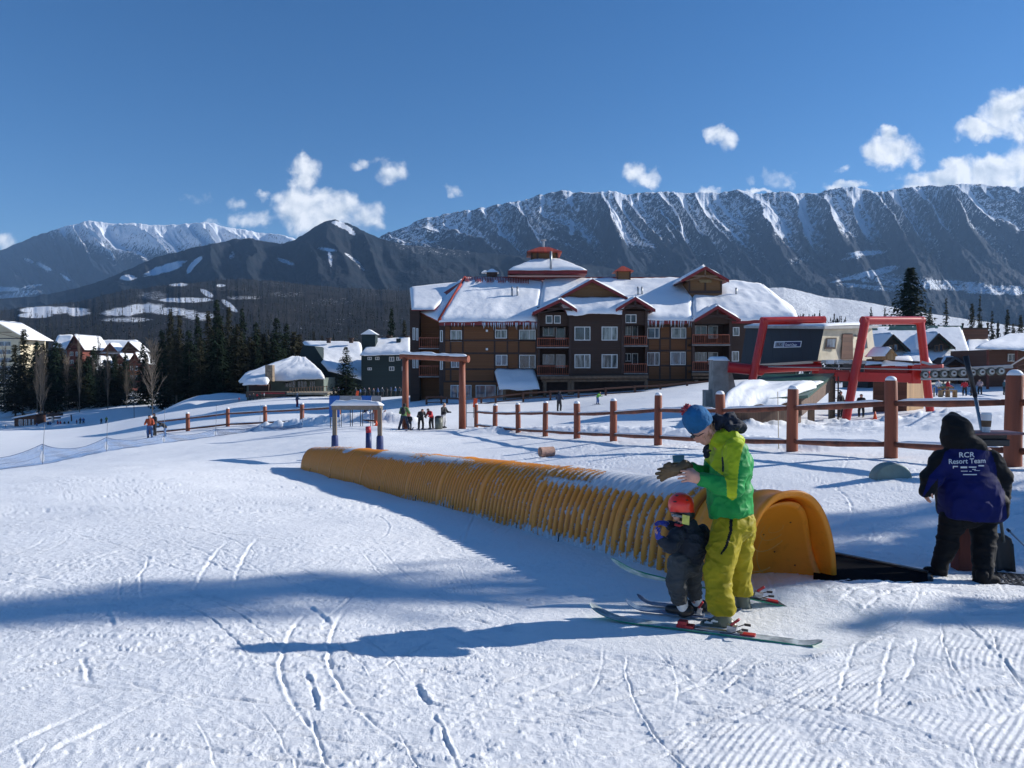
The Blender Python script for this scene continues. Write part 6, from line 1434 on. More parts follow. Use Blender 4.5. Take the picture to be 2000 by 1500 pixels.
    b = MB(); b.add(*frustum(cx - 4 * k, yc, 33 * k, 2.4, Z(498), 33 * k, 2.4, Z(496))); b.add(*frustum(cx - 4 * k, yc, 33 * k, 2.4, Z(496), 9 * k, .7, Z(484))); b.build('lantern_roof', M_REDT, la)
    b = MB(); b.tube([(X(1061), yc, Z(486)), (X(1061), yc, Z(470))], .16, 8); b.tube([(X(1061), yc, Z(470)), (X(1061), yc, Z(468))], .38, 8); b.build('chimney_pipe', M_GALV, la)
    b = MB(); q = P(1076, 527, 94); b.tube([q, P(1076, 491, 94)], .15, 10); b.build('flue', M_GALV, o, smooth=True)
    yc = 96.5; k = yc / F; X = lambda px: P(px, 600, yc).x; Z = lambda py: P(1000, py, yc).z; cx = X(1216); b = MB(); b.add(*frustum(cx, yc, 12 * k, .9, Z(549), 12 * k, .9, Z(531))); la = b.build('small_cupola', M_TANG, o)
    b = MB(); b.add(*frustum(cx, yc, 19 * k, 1.4, Z(532), 2 * k, .2, Z(520))); b.build('cupola_roof', M_REDT, la); b = MB(); [b.box(cx + s * 12 * k - .08, cx + s * 12 * k + .08, yc - .98, yc - .85, Z(549), Z(531)) for s in (-1, 1)]; b.build('trim', M_TRIM, la)
    b = MB(); cx = X(961); b.add(*frustum(cx, yc, 10 * k, .7, Z(547), 10 * k, .7, Z(533))); la = b.build('roof_vent', M_TRIM, o); b = MB(); b.add(*frustum(cx, yc, 13 * k, .9, Z(533), 2 * k, .1, Z(525))); b.add(*frustum(cx - 14 * k, yc + 1, 7 * k, .5, Z(531), 2 * k, .1, Z(526))); b.build('vent_snow', SNOW, la)
    for (px, y1, y2, d) in ((1000, 560, 581, 90), (1010.5, 560, 581, 90), (1246, 560, 579, 90), (1254, 560, 579, 90), (1438, 562, 579, 90)): b = MB(); b.tube([P(px, y2, d), P(px, y1, d)], .12, 8); b.build('flue', M_GALV, o, smooth=True)
    # entrance canopy
    roof_panel(o, P(974, 756, Y - 3.6), P(1053, 756, Y - 3.6), P(1045, 727, Y - .3), P(966, 727, Y - .3), .36, seed=31, nu=26, nv=10, name='canopy', lip=.9)
    b = MB()
    for px in (985, 1037): q = P(px, 757, Y - 3.4); b.box(q.x - .17, q.x + .17, Y - 3.5, Y - 3.2, g1(q.x, Y - 3.4) - .2, q.z)
    q = P(972, 758, Y - 3.5); w_ = P(1052, 757, Y - 3.5); b.box(q.x, w_.x, Y - 3.55, Y - 3.25, q.z - .12, q.z + .12); b.build('canopy_posts', M_LOGP, o)
    # log porch
    b = MB()
    for (x0, x1, py, yy, r) in ((1056, 1266, 738, Y - 2.8, .20), (1058, 1264, 744, Y - 2.6, .15), (1352, 1425, 731, Y - 2.8, .18), (1354, 1425, 738, Y - 2.6, .14)): b.tube([P(x0, py, yy), P(x1, py - (2 if x1 < 1300 else 0), yy)], r, 10)
    for px in (1064, 1112, 1118, 1262, 1360): q = P(px, 742, Y - 2.6); b.tube([Vector((q.x, q.y, g1(q.x, q.y) - .3)), q], .20, 10)
    b.build('porch_logs', M_LOGP, o, smooth=True)
    for (x0, x1, y0, y1, g) in ((1158, 1180, 747, 763, 2), (1185, 1202, 747, 762, 0), (1090, 1110, 750, 768, 0)): window(o, x0, x1, y0, y1, Y + .88, (.5,), g, trim=M_TRIM)
    b = MB()
    for (x, y_) in ((951, 646), (951, 682)): q = P(x, y_, Y - .1); b.box(q.x - .12, q.x + .12, Y - .2, Y - .02, q.z - .12, q.z + .12)
    b.build('wall_lights', M_WHITE, o)
    return o
make_lodge()
def lodge_railing():
    pts = [(833, 776, 78), (862, 775, 78), (873, 778, 78), (905, 779, 77), (940, 778, 77), (968, 775, 77), (1022, 768, 77), (1075, 765, 77), (1130, 763, 77), (1183, 759, 77), (1240, 755, 77), (1290, 753, 77), (1342, 748, 77), (1395, 744, 77)]
    o = thing('wooden_railing', 'low brown rail fence climbing along the front of the big lodge', 'fence', on(940, 77)); prev = None
    for (px, py, d) in pts:
        q = P(px, py, d); z = min(g1(q.x, q.y), q.z - .5); b = MB(); b.box(q.x - .10, q.x + .10, q.y - .1, q.y + .1, z - .2, q.z + .12); b.build('post', M_BROWN, o)
        if prev: b = MB(); b.tube([prev, q], .09, 6); b.build('rail', M_BROWN, o); b = MB(); b.tube([prev - Vector((0, 0, .55)), q - Vector((0, 0, .55))], .06, 6); b.build('rail', M_BROWN, o)
        prev = q
lodge_railing()

# ================================================================ restaurant and green buildings
def make_left_buildings():
    o = thing('restaurant', 'low green walled restaurant under a thick white snow roof with a stone chimney', 'building', P(560, 775, 120)); 
    def wall(par, n, px0, px1, py0, py1, y0, y1, m): b = MB(); rect(b, px0, px1, py0, py1, y0, y1); return b.build(n, m, par)
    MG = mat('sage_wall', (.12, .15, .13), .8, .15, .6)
    wall(o, 'wall', 482, 632, 738, 790, 120, 128, MG)
    roof_panel(o, P(470, 744, 117), P(636, 737, 117), P(597, 706, 125), P(575, 705, 125), 1.0, seed=41, nu=36, nv=16, mat_=M_TRIM, rough=.12); roof_panel(o, P(474, 738, 126), P(470, 744, 117), P(575, 705, 125), P(573, 705, 125.3), .8, seed=42, nu=12, nv=14, mat_=M_TRIM, rough=.12)
    roof_panel(o, P(474, 751, 114), P(524, 749, 114), P(531, 733, 118), P(486, 737, 118), .7, seed=43, nu=16, nv=8, mat_=M_TRIM, rough=.1)
    wall(o, 'chimney', 518, 532, 713, 745, 115.4, 116.5, M_STONE); wall(o, 'porch_wall', 486, 524, 750, 775, 115.5, 117, M_TRIM); wall(o, 'sign_board', 502, 520, 748, 753, 115.2, 115.4, mat('pink_board', (.5, .25, .22), .7))
    for (a, c) in ((556, 578), (581, 600), (604, 616)): window(o, a, c, 744, 757, 119.95, (.33, .66), 0, trim=MG)
    wall(o, 'deck', 560, 640, 767, 771, 112, 120, mat('deck_wood', (.30, .26, .20), .8, .2, 1)); wall(o, 'planter', 480, 560, 765, 776, 113, 116, mat('planter', (.10, .07, .05), .8)); wall(o, 'banner', 510, 555, 767, 769, 112.7, 112.8, M_RED)
    b = MB()
    for i in range(14): q = P(566 + i * 5.5, 768 - i * .35, 112); b.box(q.x - .04, q.x + .04, 112, 112.08, q.z, q.z + .8)
    b.beam(P(566, 758, 112), P(640, 755, 112), .1, .1); b.build('deck_rail', M_LOGP, o)
    # green hall with the long slanting roof
    o = thing('green_hall', 'dark green hall with a long steep snow roof behind the small lone spruce', 'building', P(650, 770, 135))
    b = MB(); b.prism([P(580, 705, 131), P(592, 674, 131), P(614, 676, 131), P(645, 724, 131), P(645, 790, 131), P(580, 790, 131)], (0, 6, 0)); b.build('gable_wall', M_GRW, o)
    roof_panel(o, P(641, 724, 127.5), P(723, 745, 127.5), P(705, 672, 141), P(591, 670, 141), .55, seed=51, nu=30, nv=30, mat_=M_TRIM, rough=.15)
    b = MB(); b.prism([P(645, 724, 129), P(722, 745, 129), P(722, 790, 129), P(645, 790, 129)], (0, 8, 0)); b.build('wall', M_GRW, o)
    for px in (642, 686): b = MB(); q = P(px, 670, 139); b.tube([q, P(px, 662, 139)], .4, 8); b.tube([P(px, 662, 139), P(px, 660, 139)], .55, 8); b.build('roof_vent', M_TRIM, o)
    # green block with a hip roof and chimney tower
    o = thing('green_block', 'dark green block with white windows and square chimney tower, left of the lodge', 'building', P(750, 770, 127))
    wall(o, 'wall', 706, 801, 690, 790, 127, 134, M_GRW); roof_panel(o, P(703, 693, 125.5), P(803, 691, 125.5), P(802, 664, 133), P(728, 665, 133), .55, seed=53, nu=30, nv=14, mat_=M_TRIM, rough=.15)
    wall(o, 'tower', 707, 733, 651, 700, 128, 130.3, M_GRW); b = MB(); b.prism([P(704, 653, 127.8), P(720, 643, 127.8), P(736, 653, 127.8)], (0, 2.8, 0)); b.build('tower_roof', SNOW, o); wall(o, 'chimney', 774, 782, 661, 675, 130, 131, M_GRW)
    for (px) in (760, 794): b = MB(); q = P(px, 670, 133); b.tube([q, P(px, 658, 133)], .35, 8); b.tube([P(px, 658, 133), P(px, 656, 133)], .65, 8); b.build('roof_vent', M_TRIM, o)
    for (x0, x1, y0, y1) in ((718, 726, 697, 703), (733, 741, 697, 703), (760, 770, 697, 706), (774, 782, 697, 704), (760, 770, 716, 724), (785, 795, 716, 724), (718, 726, 718, 723)): window(o, x0, x1, y0, y1, 126.95, (.5,), 2)
    b = MB()
    for i in range(12): q = P(655 + i * 11, 752, 112); b.box(q.x - .3, q.x + .3, 112, 112.3, q.z - 1.2, q.z - .2)
    # chalets
    def chalet(px0, px1, pye, pyb, pxp, pyp, d, label, wm, depth=9, snow=.3, deck=None, ridge=None):
        o = thing('chalet', label, 'building', P((px0 + px1) / 2, pyb, d)); wall(o, 'wall', px0 + (px1 - px0) * .1, px1 - (px1 - px0) * .1, pye - 2, pyb + 12, d + .8, d + depth, wm)
        gable(o, (px0, pye), (px1, pye), (pxp, pyp), d, depth, wm, snow=snow, board=wm, truss=2, over=.9, seed=int(px0), matr=M_TRIM)
        w_ = px1 - px0; hh = pyb - pye
        for r_ in range(max(1, int(hh / 16))): window(o, px0 + w_ * .24, px0 + w_ * .42, pye + 3 + r_ * 16, pye + 11 + r_ * 16, d + .78, (.5,), 0); window(o, px0 + w_ * .56, px0 + w_ * .76, pye + 3 + r_ * 16, pye + 12 + r_ * 16, d + .78, (.5,), 2)
        if deck:
            for dy in deck: b = MB(); rect(b, px0 + 2, px1 - 2, dy, dy + 2, d - 1, d + .8); b.build('balcony', mat('orange_wood', (.42, .16, .05), .7), o); railing(o, px0 + 3, px1 - 3, dy - 6, dy, d - .9, bpy.data.materials['orange_wood'])
        return o
    chalet(-75, 52, 664, 775, -12, 628, 205, 'cream walled house with a grey snow edged roof at the far left behind trees', M_CREAM, 12)
    o = chalet(128, 164, 684, 730, 144, 655, 240, 'red timber chalet with a pointed open gable high among the left trees', M_CHR, 16); roof_panel(o, P(104, 676, 242), P(138, 684, 241), P(144, 656, 247), P(112, 657, 248), .5, seed=61, nu=10, nv=8, mat_=M_TRIM)
    chalet(148, 186, 724, 755, 175, 697, 228, 'dark chalet with orange balconies beside the snowy gully on the left', M_CHR, 12, deck=(746,))
    o = chalet(236, 272, 687, 700, 250, 668, 250, 'long chalet with white roof and two dark dormers, farthest up the left bank', M_BROWN, 8); roof_panel(o, P(190, 690, 251), P(272, 690, 251), P(270, 666, 262), P(194, 667, 262), .6, seed=63, nu=20, nv=8, mat_=M_TRIM); gable(o, (200, 687), (228, 687), (214, 671), 249, 6, M_BROWN, snow=.3, seed=64, matr=M_TRIM)
    chalet(222, 246, 708, 752, 232, 692, 235, 'chalet with crossed timber balconies below the long white roofed chalet', M_CHR, 9, deck=(722, 738))
    chalet(248, 276, 712, 745, 263, 690, 232, 'chalet with a pale grey pitched roof right of the crossed timber balconies', M_CHR, 9, deck=(730,))
    # ticket hut and beginner lift
    o = thing('wooden_hut', 'small brown wooden hut with a slanting roof low on the far left piste', 'hut', P(50, 835, 146)); b = MB(); b.prism([P(28, 818, 146), P(71, 811, 146), P(71, 837, 146), P(28, 837, 146)], (0, 3, 0)); b.build('wall', M_BROWN, o)
    b = MB(); b.prism([P(23, 818, 145.4), P(74, 808.5, 145.4), P(74, 810, 145.4), P(23, 819.6, 145.4)], (0, 4.2, 0)); rf = b.build('roof', M_TRIM, o); snow_quad(P(23, 818, 145.5), P(74, 808.5, 145.5), P(74, 807, 149.4), P(23, 816.4, 149.4), .12, rf, 10, 6, 3)
    for (x0, x1) in ((37, 44), (47.5, 53), (56, 59), (63, 66)): window(o, x0, x1, 819, 832, 145.95, (), 2)
    o = thing('drive_tower', 'steel bullwheel of the beginner lift on a single post beside the small hut', 'lift', P(110, 830, 146)); b = MB(); q = P(104, 832, 146); b.tube([q, P(103, 812, 146)], .25, 8); b.build('post', M_GALV, o)
    b = MB(); b.beam(P(93, 812, 146), P(122, 809, 146), .5, .5); b.beam(P(95, 817, 146), P(118, 816, 146), .3, .3); b.tube([P(98, 809.5, 145), P(116, 809, 145)], .3, 8); b.build('beam', M_TRIM, o); b = MB(); q = P(140, 829, 146); b.tube([q, P(139, 810, 146)], .12, 6); b.build('mast', M_TRIM, o)
make_left_buildings()
# ================================================================ trees
M_FOL = mat('spruce_needles', (.018, .034, .018), .9, .45, 6, spec=.15); M_FOL2 = mat('fir_needles', (.045, .045, .024), .9, .4, 6, spec=.15); M_BARK = mat('grey_bark', (.085, .068, .052), .9, .3, 6); M_PALEB = mat('pale_bark', (.16, .13, .10), .9, .3, 6)
def conifer_mesh(seed, rad=.17, nb=420, droop=.25, dens=1.0, bare=.04, shape=.85):
    rg = random.Random(seed); V_ = []; F_ = []
    for i in range(nb):
        z = bare + (1 - bare) * (rg.random() ** 1.15) * .985; zz = (z - bare) / (1 - bare)
        rr = rad * ((1 - zz) ** shape) * (.55 + .45 * math.sin(min(1, zz * 9) * math.pi / 2)) * (rg.uniform(.55, 1.12) if rg.random() < .85 else 1.25) * (1 + .12 * math.sin(z * 40 + seed)) + .006
        a = rg.uniform(0, 2 * math.pi); ca, sa = math.cos(a), math.sin(a); n = max(2, int(2 + rr / rad * 5)); dz = -droop * rr * rg.uniform(.5, 1.6); w0 = .016 + .022 * (rr / rad)
        for k in range(n):
            t = (k + rg.random() * .9) / n; t = .15 + .85 * t; px, py, pz = ca * rr * t, sa * rr * t, z + dz * t * t + .01 * t
            ww = w0 * (1.25 - .8 * t) * rg.uniform(.6, 1.4); ang = a + rg.uniform(-1.2, 1.2); L = rg.uniform(.018, .042) * (1.1 - .4 * zz)
            ex, ey, ez = math.cos(ang) * L, math.sin(ang) * L, rg.uniform(-.030, .004); qx, qy = -math.sin(ang) * ww * .5, math.cos(ang) * ww * .5; b = len(V_); tz = rg.uniform(-.006, .006)
            V_ += [(px + qx, py + qy, pz + tz), (px - qx, py - qy, pz - tz), (px + ex, py + ey, pz + ez)]; F_.append((b, b + 1, b + 2))
    return V_, F_
def to_mesh(name, V_, F_, m):
    me = bpy.data.meshes.new(name); me.from_pydata(V_, [], F_); me.materials.append(m); me.update(); return me
def trunk_mesh(name, r, m, top=.97):
    b = MB(); b.tube([(0, 0, -.03), (0, 0, .3), (.003, 0, top)], [r, r * .7, r * .15], 6); return to_mesh(name, b.v, b.f, m)
CON = [(to_mesh('crown', *conifer_mesh(1, .17, 560), M_FOL)), (to_mesh('crown', *conifer_mesh(2, .14, 520, .35), M_FOL2)), (to_mesh('crown', *conifer_mesh(3, .20, 620, .2), M_FOL)), (to_mesh('crown', *conifer_mesh(4, .12, 400, .3, bare=.22), M_FOL2)),
       (to_mesh('crown', *conifer_mesh(6, .26, 1500, .22, bare=.03, shape=.80), M_FOL)), (to_mesh('crown', *conifer_mesh(7, .10, 170, .3, bare=.25), M_FOL2))]
TRK = trunk_mesh('trunk', .014, M_BARK); TRKP = trunk_mesh('trunk', .010, M_PALEB)
def bare_tree_mesh(seed, spread=.55, n1=46):
    rg = random.Random(seed); tr = MB(); br = MB(); tr.tube([(0, 0, -.03), (.004, 0, .35), (-.003, .003, .7), (.004, 0, .99)], [.006, .005, .003, .001], 6)
    for i in range(n1):
        z = rg.uniform(.22, .97); L = (.10 + .22 * (1 - z)) * rg.uniform(.6, 1.15); a = rg.uniform(0, 6.283); up = rg.uniform(.7, 1.5); d = Vector((math.cos(a) * spread, math.sin(a) * spread, up)).normalized(); p0 = Vector((0, 0, z)); m_ = p0 + d * L * .5 + Vector((0, 0, -.01)); e = p0 + d * L + Vector((0, 0, .03)); br.tube([p0, m_, e], [.0045, .003, .0008], 3, cap=False)
        for k in range(5):
            t = rg.uniform(.3, 1); q = p0 + (e - p0) * t; a2 = a + rg.uniform(-1.2, 1.2); d2 = Vector((math.cos(a2) * .6, math.sin(a2) * .6, rg.uniform(.4, 1.4))).normalized(); e2 = q + d2 * L * rg.uniform(.25, .5); br.tube([q, e2], [.002, .0006], 3, cap=False)
            for s in range(2): q3 = q + (e2 - q) * rg.uniform(.4, .9); a3 = a2 + rg.uniform(-1, 1); br.tube([q3, q3 + Vector((math.cos(a3) * .5, math.sin(a3) * .5, .9)).normalized() * L * .2], [.0013, .0004], 3, cap=False)
    return tr, br
BARE = []
for s in (1, 2, 3):
    t_, b_ = bare_tree_mesh(s, .5 if s < 3 else .35); BARE.append((to_mesh('trunk', t_.v, t_.f, M_PALEB), to_mesh('branches', b_.v, b_.f, M_PALEB if s == 1 else M_BARK)))
def tree(kind, px, pyt, d, wpx, label, group, name, base=None, seed=0, mesh=None):
    p = on(px, d) if base is None else P(px, base, d); top = P(px, pyt, d).z; h = max(2.5, top - p.z); rg = random.Random(int(px * 7 + pyt))
    o = thing(name, label, 'tree', p - Vector((0, 0, .2)), group); parts = []
    if kind == 'c':
        k = mesh if mesh is not None else rg.choice([0, 1, 2, 0, 1, 3]); me = CON[k]; w0 = {0: .34, 1: .28, 2: .40, 3: .24, 4: .52, 5: .2}[k]; sx = (wpx / F * d) / (w0); parts = [('trunk', TRK if k != 4 else TRK), ('crown', me)]
    else:
        k = mesh if mesh is not None else rg.randrange(3); sx = (wpx / F * d) / .42; parts = [('trunk', BARE[k][0]), ('branches', BARE[k][1])]
    for (n, me) in parts:
        c = bpy.data.objects.new(n, me); COL.objects.link(c); c.parent = o; c.scale = (sx, sx, h) if n != 'trunk' else (h * .9, h * .9, h); c.rotation_euler = (0, 0, rg.uniform(0, 6.28))
    return o
# named trees
tree('c', 676, 674, 108, 66, 'small lone spruce in front of the green hall with the steep snow roof', None, 'spruce_tree', mesh=2)
tree('c', 765, 598, 150, 44, 'dark spruce rising behind the green block, just left of the lodge', None, 'spruce_tree', mesh=0)
tree('c', 790, 622, 155, 34, 'half hidden spruce touching the left edge of the lodge', None, 'spruce_tree', mesh=1)
tree('c', 1776, 519, 150, 150, 'broad dark spruce towering behind the right red lift frame', None, 'spruce_tree', mesh=4)
tree('b', 298, 668, 112, 66, 'pale leafless tree standing before the dark spruces on the left bank', None, 'bare_tree', mesh=0)
tree('b', 84, 690, 152, 46, 'leafless thin tree rising directly right of the small wooden hut', None, 'bare_tree', mesh=0)
tree('b', 262, 712, 142, 40, 'young leafless tree by the gully between hut and spruces', None, 'bare_tree', mesh=1)
tree('b', 128, 705, 168, 26, 'thin leafless tree on the snow edge above the small hut', None, 'bare_tree', mesh=2)
LC = [(425,580,140,58,0),(352,612,150,44,1),(387,608,152,44,0),(448,596,150,46,1),(474,598,156,46,0),(408,604,160,44,1),(505,640,160,40,3),(541,618,146,64,2),(575,645,150,50,3),(397,660,146,50,2),(459,640,146,52,2),(490,655,150,46,3),(520,662,150,50,0),(556,660,152,46,1),(330,640,160,36,1),(435,650,140,50,2),(365,665,146,48,0),
      (590,668,160,30,3),(20,655,182,44,0),(48,640,186,44,1),(72,662,180,40,0),(96,640,186,42,1),(118,668,178,38,3),(8,700,178,44,2),(35,705,178,44,0),(60,715,176,40,1),(100,700,178,44,0),(140,690,190,40,3),(186,672,185,34,0),(205,700,180,38,0),(196,730,172,34,3),(226,690,186,30,1),(160,700,198,30,3),(312,668,166,34,3),(285,690,176,30,3),(80,690,180,36,3),(110,720,174,36,0),(150,735,180,30,3),(212,740,170,26,1),(345,690,150,40,3)]
for q in [(75,668,176,50,2),(102,676,178,50,0),(128,690,180,46,2),(158,684,178,44,1),(182,680,178,48,0),(203,684,176,40,1),(224,700,176,44,2),(246,690,178,38,0),(268,700,176,40,1),(140,712,172,44,0),(176,716,172,40,2),(212,722,172,40,0),(335,600,158,40,1),(318,640,150,46,0),(370,640,143,52,0),(415,640,142,50,1),(430,615,156,46,3),(465,630,142,52,1),(500,625,158,44,0),(515,648,145,50,1),(535,655,140,56,0),(560,628,158,46,0),(585,650,152,40,1),(600,660,156,34,0),(345,650,138,40,3),(392,655,138,42,1),(478,668,138,40,3),(505,680,138,44,2),
          (30,670,160,40,1),(62,660,162,44,0),(86,668,160,40,1),(110,662,165,40,0),(133,672,168,42,1),(152,700,162,34,3),(172,692,168,36,0),(190,690,164,38,1),(214,702,160,40,0),(236,712,158,34,1),(10,668,165,44,0),(44,700,158,36,3),(98,706,160,34,3),(256,700,166,34,1),(280,668,166,40,0),(290,720,150,34,3),(270,735,152,30,1),(198,712,150,34,0),(222,735,152,30,3)]: LC.append(q)
ORD = 'first second third fourth fifth sixth seventh eighth ninth tenth eleventh twelfth thirteenth fourteenth fifteenth sixteenth seventeenth eighteenth nineteenth twentieth'.split()
def orderly(n):
    if n <= 20: return ORD[n - 1]
    t_ = ['twenty', 'thirty', 'forty', 'fifty', 'sixty'][n // 10 - 2]
    return t_ + '-' + ORD[n % 10 - 1] if n % 10 else t_[:-1] + 'ieth'
_rank = {}
LC = [q for i_, q in enumerate(LC) if q[0] >= 300 or i_ % 3]
LC = [(q[0], q[1], max(q[2], 166) if q[0] < 300 else q[2], q[3] * (1.25 if q[0] < 300 else 1.1), q[4]) for q in LC]
for q in LC[5:]:
    sd_ = 0 if q[0] < 125 else (1 if q[0] < 300 else 2); _rank.setdefault(sd_, []).append(q)
for v_ in _rank.values(): v_.sort(key=lambda q: (q[0], q[1]))
NMS = ['tallest spruce of the left grove', 'slim spruce left in the grove', 'spruce second from the left in the grove', 'pointed spruce right beside the tallest one', 'rightmost of the three tall grove spruces']
for i, (px, pt, d, w_, m_) in enumerate(LC):
    side = 'far left behind the small hut' if px < 125 else ('among the chalets on the left' if px < 300 else 'in the dark grove left of the restaurant')
    if i < 5: tree('c', px, pt, d, w_, NMS[i], 'tall spruces left of the restaurant', 'spruce_tree', mesh=m_)
    else:
        sd_ = 0 if px < 125 else (1 if px < 300 else 2); k_ = _rank[sd_].index((px, pt, d, w_, m_)) + 1
        tree('c', px, pt, d, w_ * 1.12, 'dark conifer, %s from the left of those %s' % (orderly(k_), side), 'conifers ' + side, 'conifer', mesh=m_)
rg_ = random.Random(21)
_bx = sorted([rg_.choice([rg_.uniform(0, 130), rg_.uniform(130, 300), rg_.uniform(300, 600), rg_.uniform(480, 600)]) for i in range(24)])
for i in range(24):
    px = _bx[i]; d = rg_.uniform(150, 190)
    tree('b', px, rg_.uniform(655, 715), d, rg_.uniform(18, 36), 'slender leafless tree, %s from the left among the conifers' % orderly(i + 1), 'leafless trees on the left bank', 'bare_tree', mesh=rg_.randrange(3))
RT = [(1846,578,210,24,5,'sparse thin conifer right of the broad dark spruce'),(1897,590,180,36,1,'dark conifer above the brown flat roofed block'),(1815,598,200,30,3,'low conifer tucked behind the right side of the broad spruce'),(1912,572,190,20,5,'thin tall conifer just behind the brown block'),(1936,604,215,22,5,'faint thin conifer between brown block and right lodge'),
      (1966,602,205,24,3,'thin conifer above the roof of the right lodge'),(1992,613,175,34,1,'conifer at the right edge above the right lodge'),(1978,630,200,26,3,'short conifer second from the right edge'),(1700,598,330,20,3,'distant conifer between the two red lift frames'),(1727,600,340,16,3,'small distant conifer left of the broad spruce'),(2020,600,180,40,0,'conifer just outside the right edge of the photo')]
for (px, pt, d, w_, m_, l) in RT: tree('c', px, pt, d, w_, l, None, 'conifer', mesh=m_)
# spruces on the right, mostly out of the picture, whose shade falls across the run
SPARSE = to_mesh('crown', *conifer_mesh(9, .26, 760, .22, bare=.05, shape=.8), M_FOL)
for (x, y, h, w_, l) in ((26.0, 14.2, 16.5, 7.4, 'tall spruce right of the picture casting the long shade band'), (17.5, 9.6, 7.6, 4.4, 'short bushy spruce right of the picture'), (25.5, 7.8, 11.0, 3.4, 'slim spruce right of the picture near the photographer'), (14.5, 11.2, 6.6, 3.6, 'small spruce right of the attendant, outside the picture'), (30, 16.6, 14.5, 5.5, 'spruce farthest right beyond the fence end')):
    o = thing('spruce_tree', l, 'tree', (x, y, g1(x, y) - .2))
    for (n, me) in (('trunk', TRK), ('crown', SPARSE)):
        c = bpy.data.objects.new(n, me); COL.objects.link(c); c.parent = o; c.scale = (w_ / .52, w_ / .52, h) if n != 'trunk' else (h * .9, h * .9, h)
# far woods
def far_forest():
    rg = random.Random(5); V_ = []; F_ = []
    def lowtree(x, y, z, h, w_, bare):
        b = len(V_)
        if bare:
            for k in range(5):
                a = rg.uniform(0, 6.28); zz = z + h * rg.uniform(.2, .6); V_.extend([(x, y, zz), (x + .25, y, zz), (x + math.cos(a) * h * .2, y + math.sin(a) * h * .2, zz + h * .4)]); F_.append((len(V_) - 3, len(V_) - 2, len(V_) - 1))
            V_.extend([(x - .15, y, z), (x + .15, y, z), (x, y, z + h)]); F_.append((len(V_) - 3, len(V_) - 2, len(V_) - 1)); return
        for k in range(26):
            t = rg.random() ** .9; r = w_ * (1 - t) * rg.uniform(.5, 1.1) + .15; a = rg.uniform(0, 6.283); zz = z + h * (.06 + .92 * t); q = a + 1.57; s = .35 + r * .35
            V_.extend([(x + math.cos(q) * s, y + math.sin(q) * s, zz + .3), (x - math.cos(q) * s, y - math.sin(q) * s, zz + .3), (x + math.cos(a) * r, y + math.sin(a) * r, zz - .10 * h * rg.uniform(.2, 1))]); F_.append((len(V_) - 3, len(V_) - 2, len(V_) - 1))
        V_.extend([(x - .3, y, z + h * .88), (x + .3, y, z + h * .88), (x, y, z + h)]); F_.append((len(V_) - 3, len(V_) - 2, len(V_) - 1))
    pts = []
    for i in range(11000):
        d = 210 * (2250 / 210) ** (rg.random() ** .85); px = rg.uniform(-200, 2200)
        if i > 10800: px = rg.choice([rg.uniform(1545, 1600), rg.uniform(1600, 1660), rg.uniform(1560, 1640)]); d = rg.uniform(395, 450)
        elif 1330 < px < 1720 and 320 < d < 720: continue
        if 120 < px < 290 and d < 270: continue
        pts.append(((px - 1000) / F * d, d))
    pa = np.array(pts); zs = gz(pa[:, 0], pa[:, 1]); bv = []
    for ob in (FOOT, VALLEY, KNOLL):
        me = ob.data; bv.append((BVHTree.FromPolygons([v.co for v in me.vertices], [tuple(p.vertices) for p in me.polygons]), [v.value for v in me.attributes['snow'].data], me))
    for (x, y), z in zip(pts, zs):
        clear = 0
        for (t_, sn_, me) in bv:
            h_ = t_.ray_cast(Vector((x, y, 3000)), Vector((0, 0, -1)))
            if h_[0] and h_[0].z > z: z = h_[0].z; clear = sn_[me.polygons[h_[2]].vertices[0]]
        if clear > 1 and not (380 < y < 460): continue
        if .35 < clear < 1 and rg.random() < .86: continue
        h = rg.uniform(9, 19); lowtree(x, y, z - .5, h, h * rg.uniform(.11, .17), rg.random() < .35)
    o = mobj('far_forest', V_, F_, mat('far_needles', (.022, .030, .022), .95, .4, .05, spec=.1, dark=(.055, .042, .034)), None, (0, 0, 0)); tag(o, 'mixed grey brown and dark green woods filling the valley floor', 'forest', kind='stuff')
far_forest()

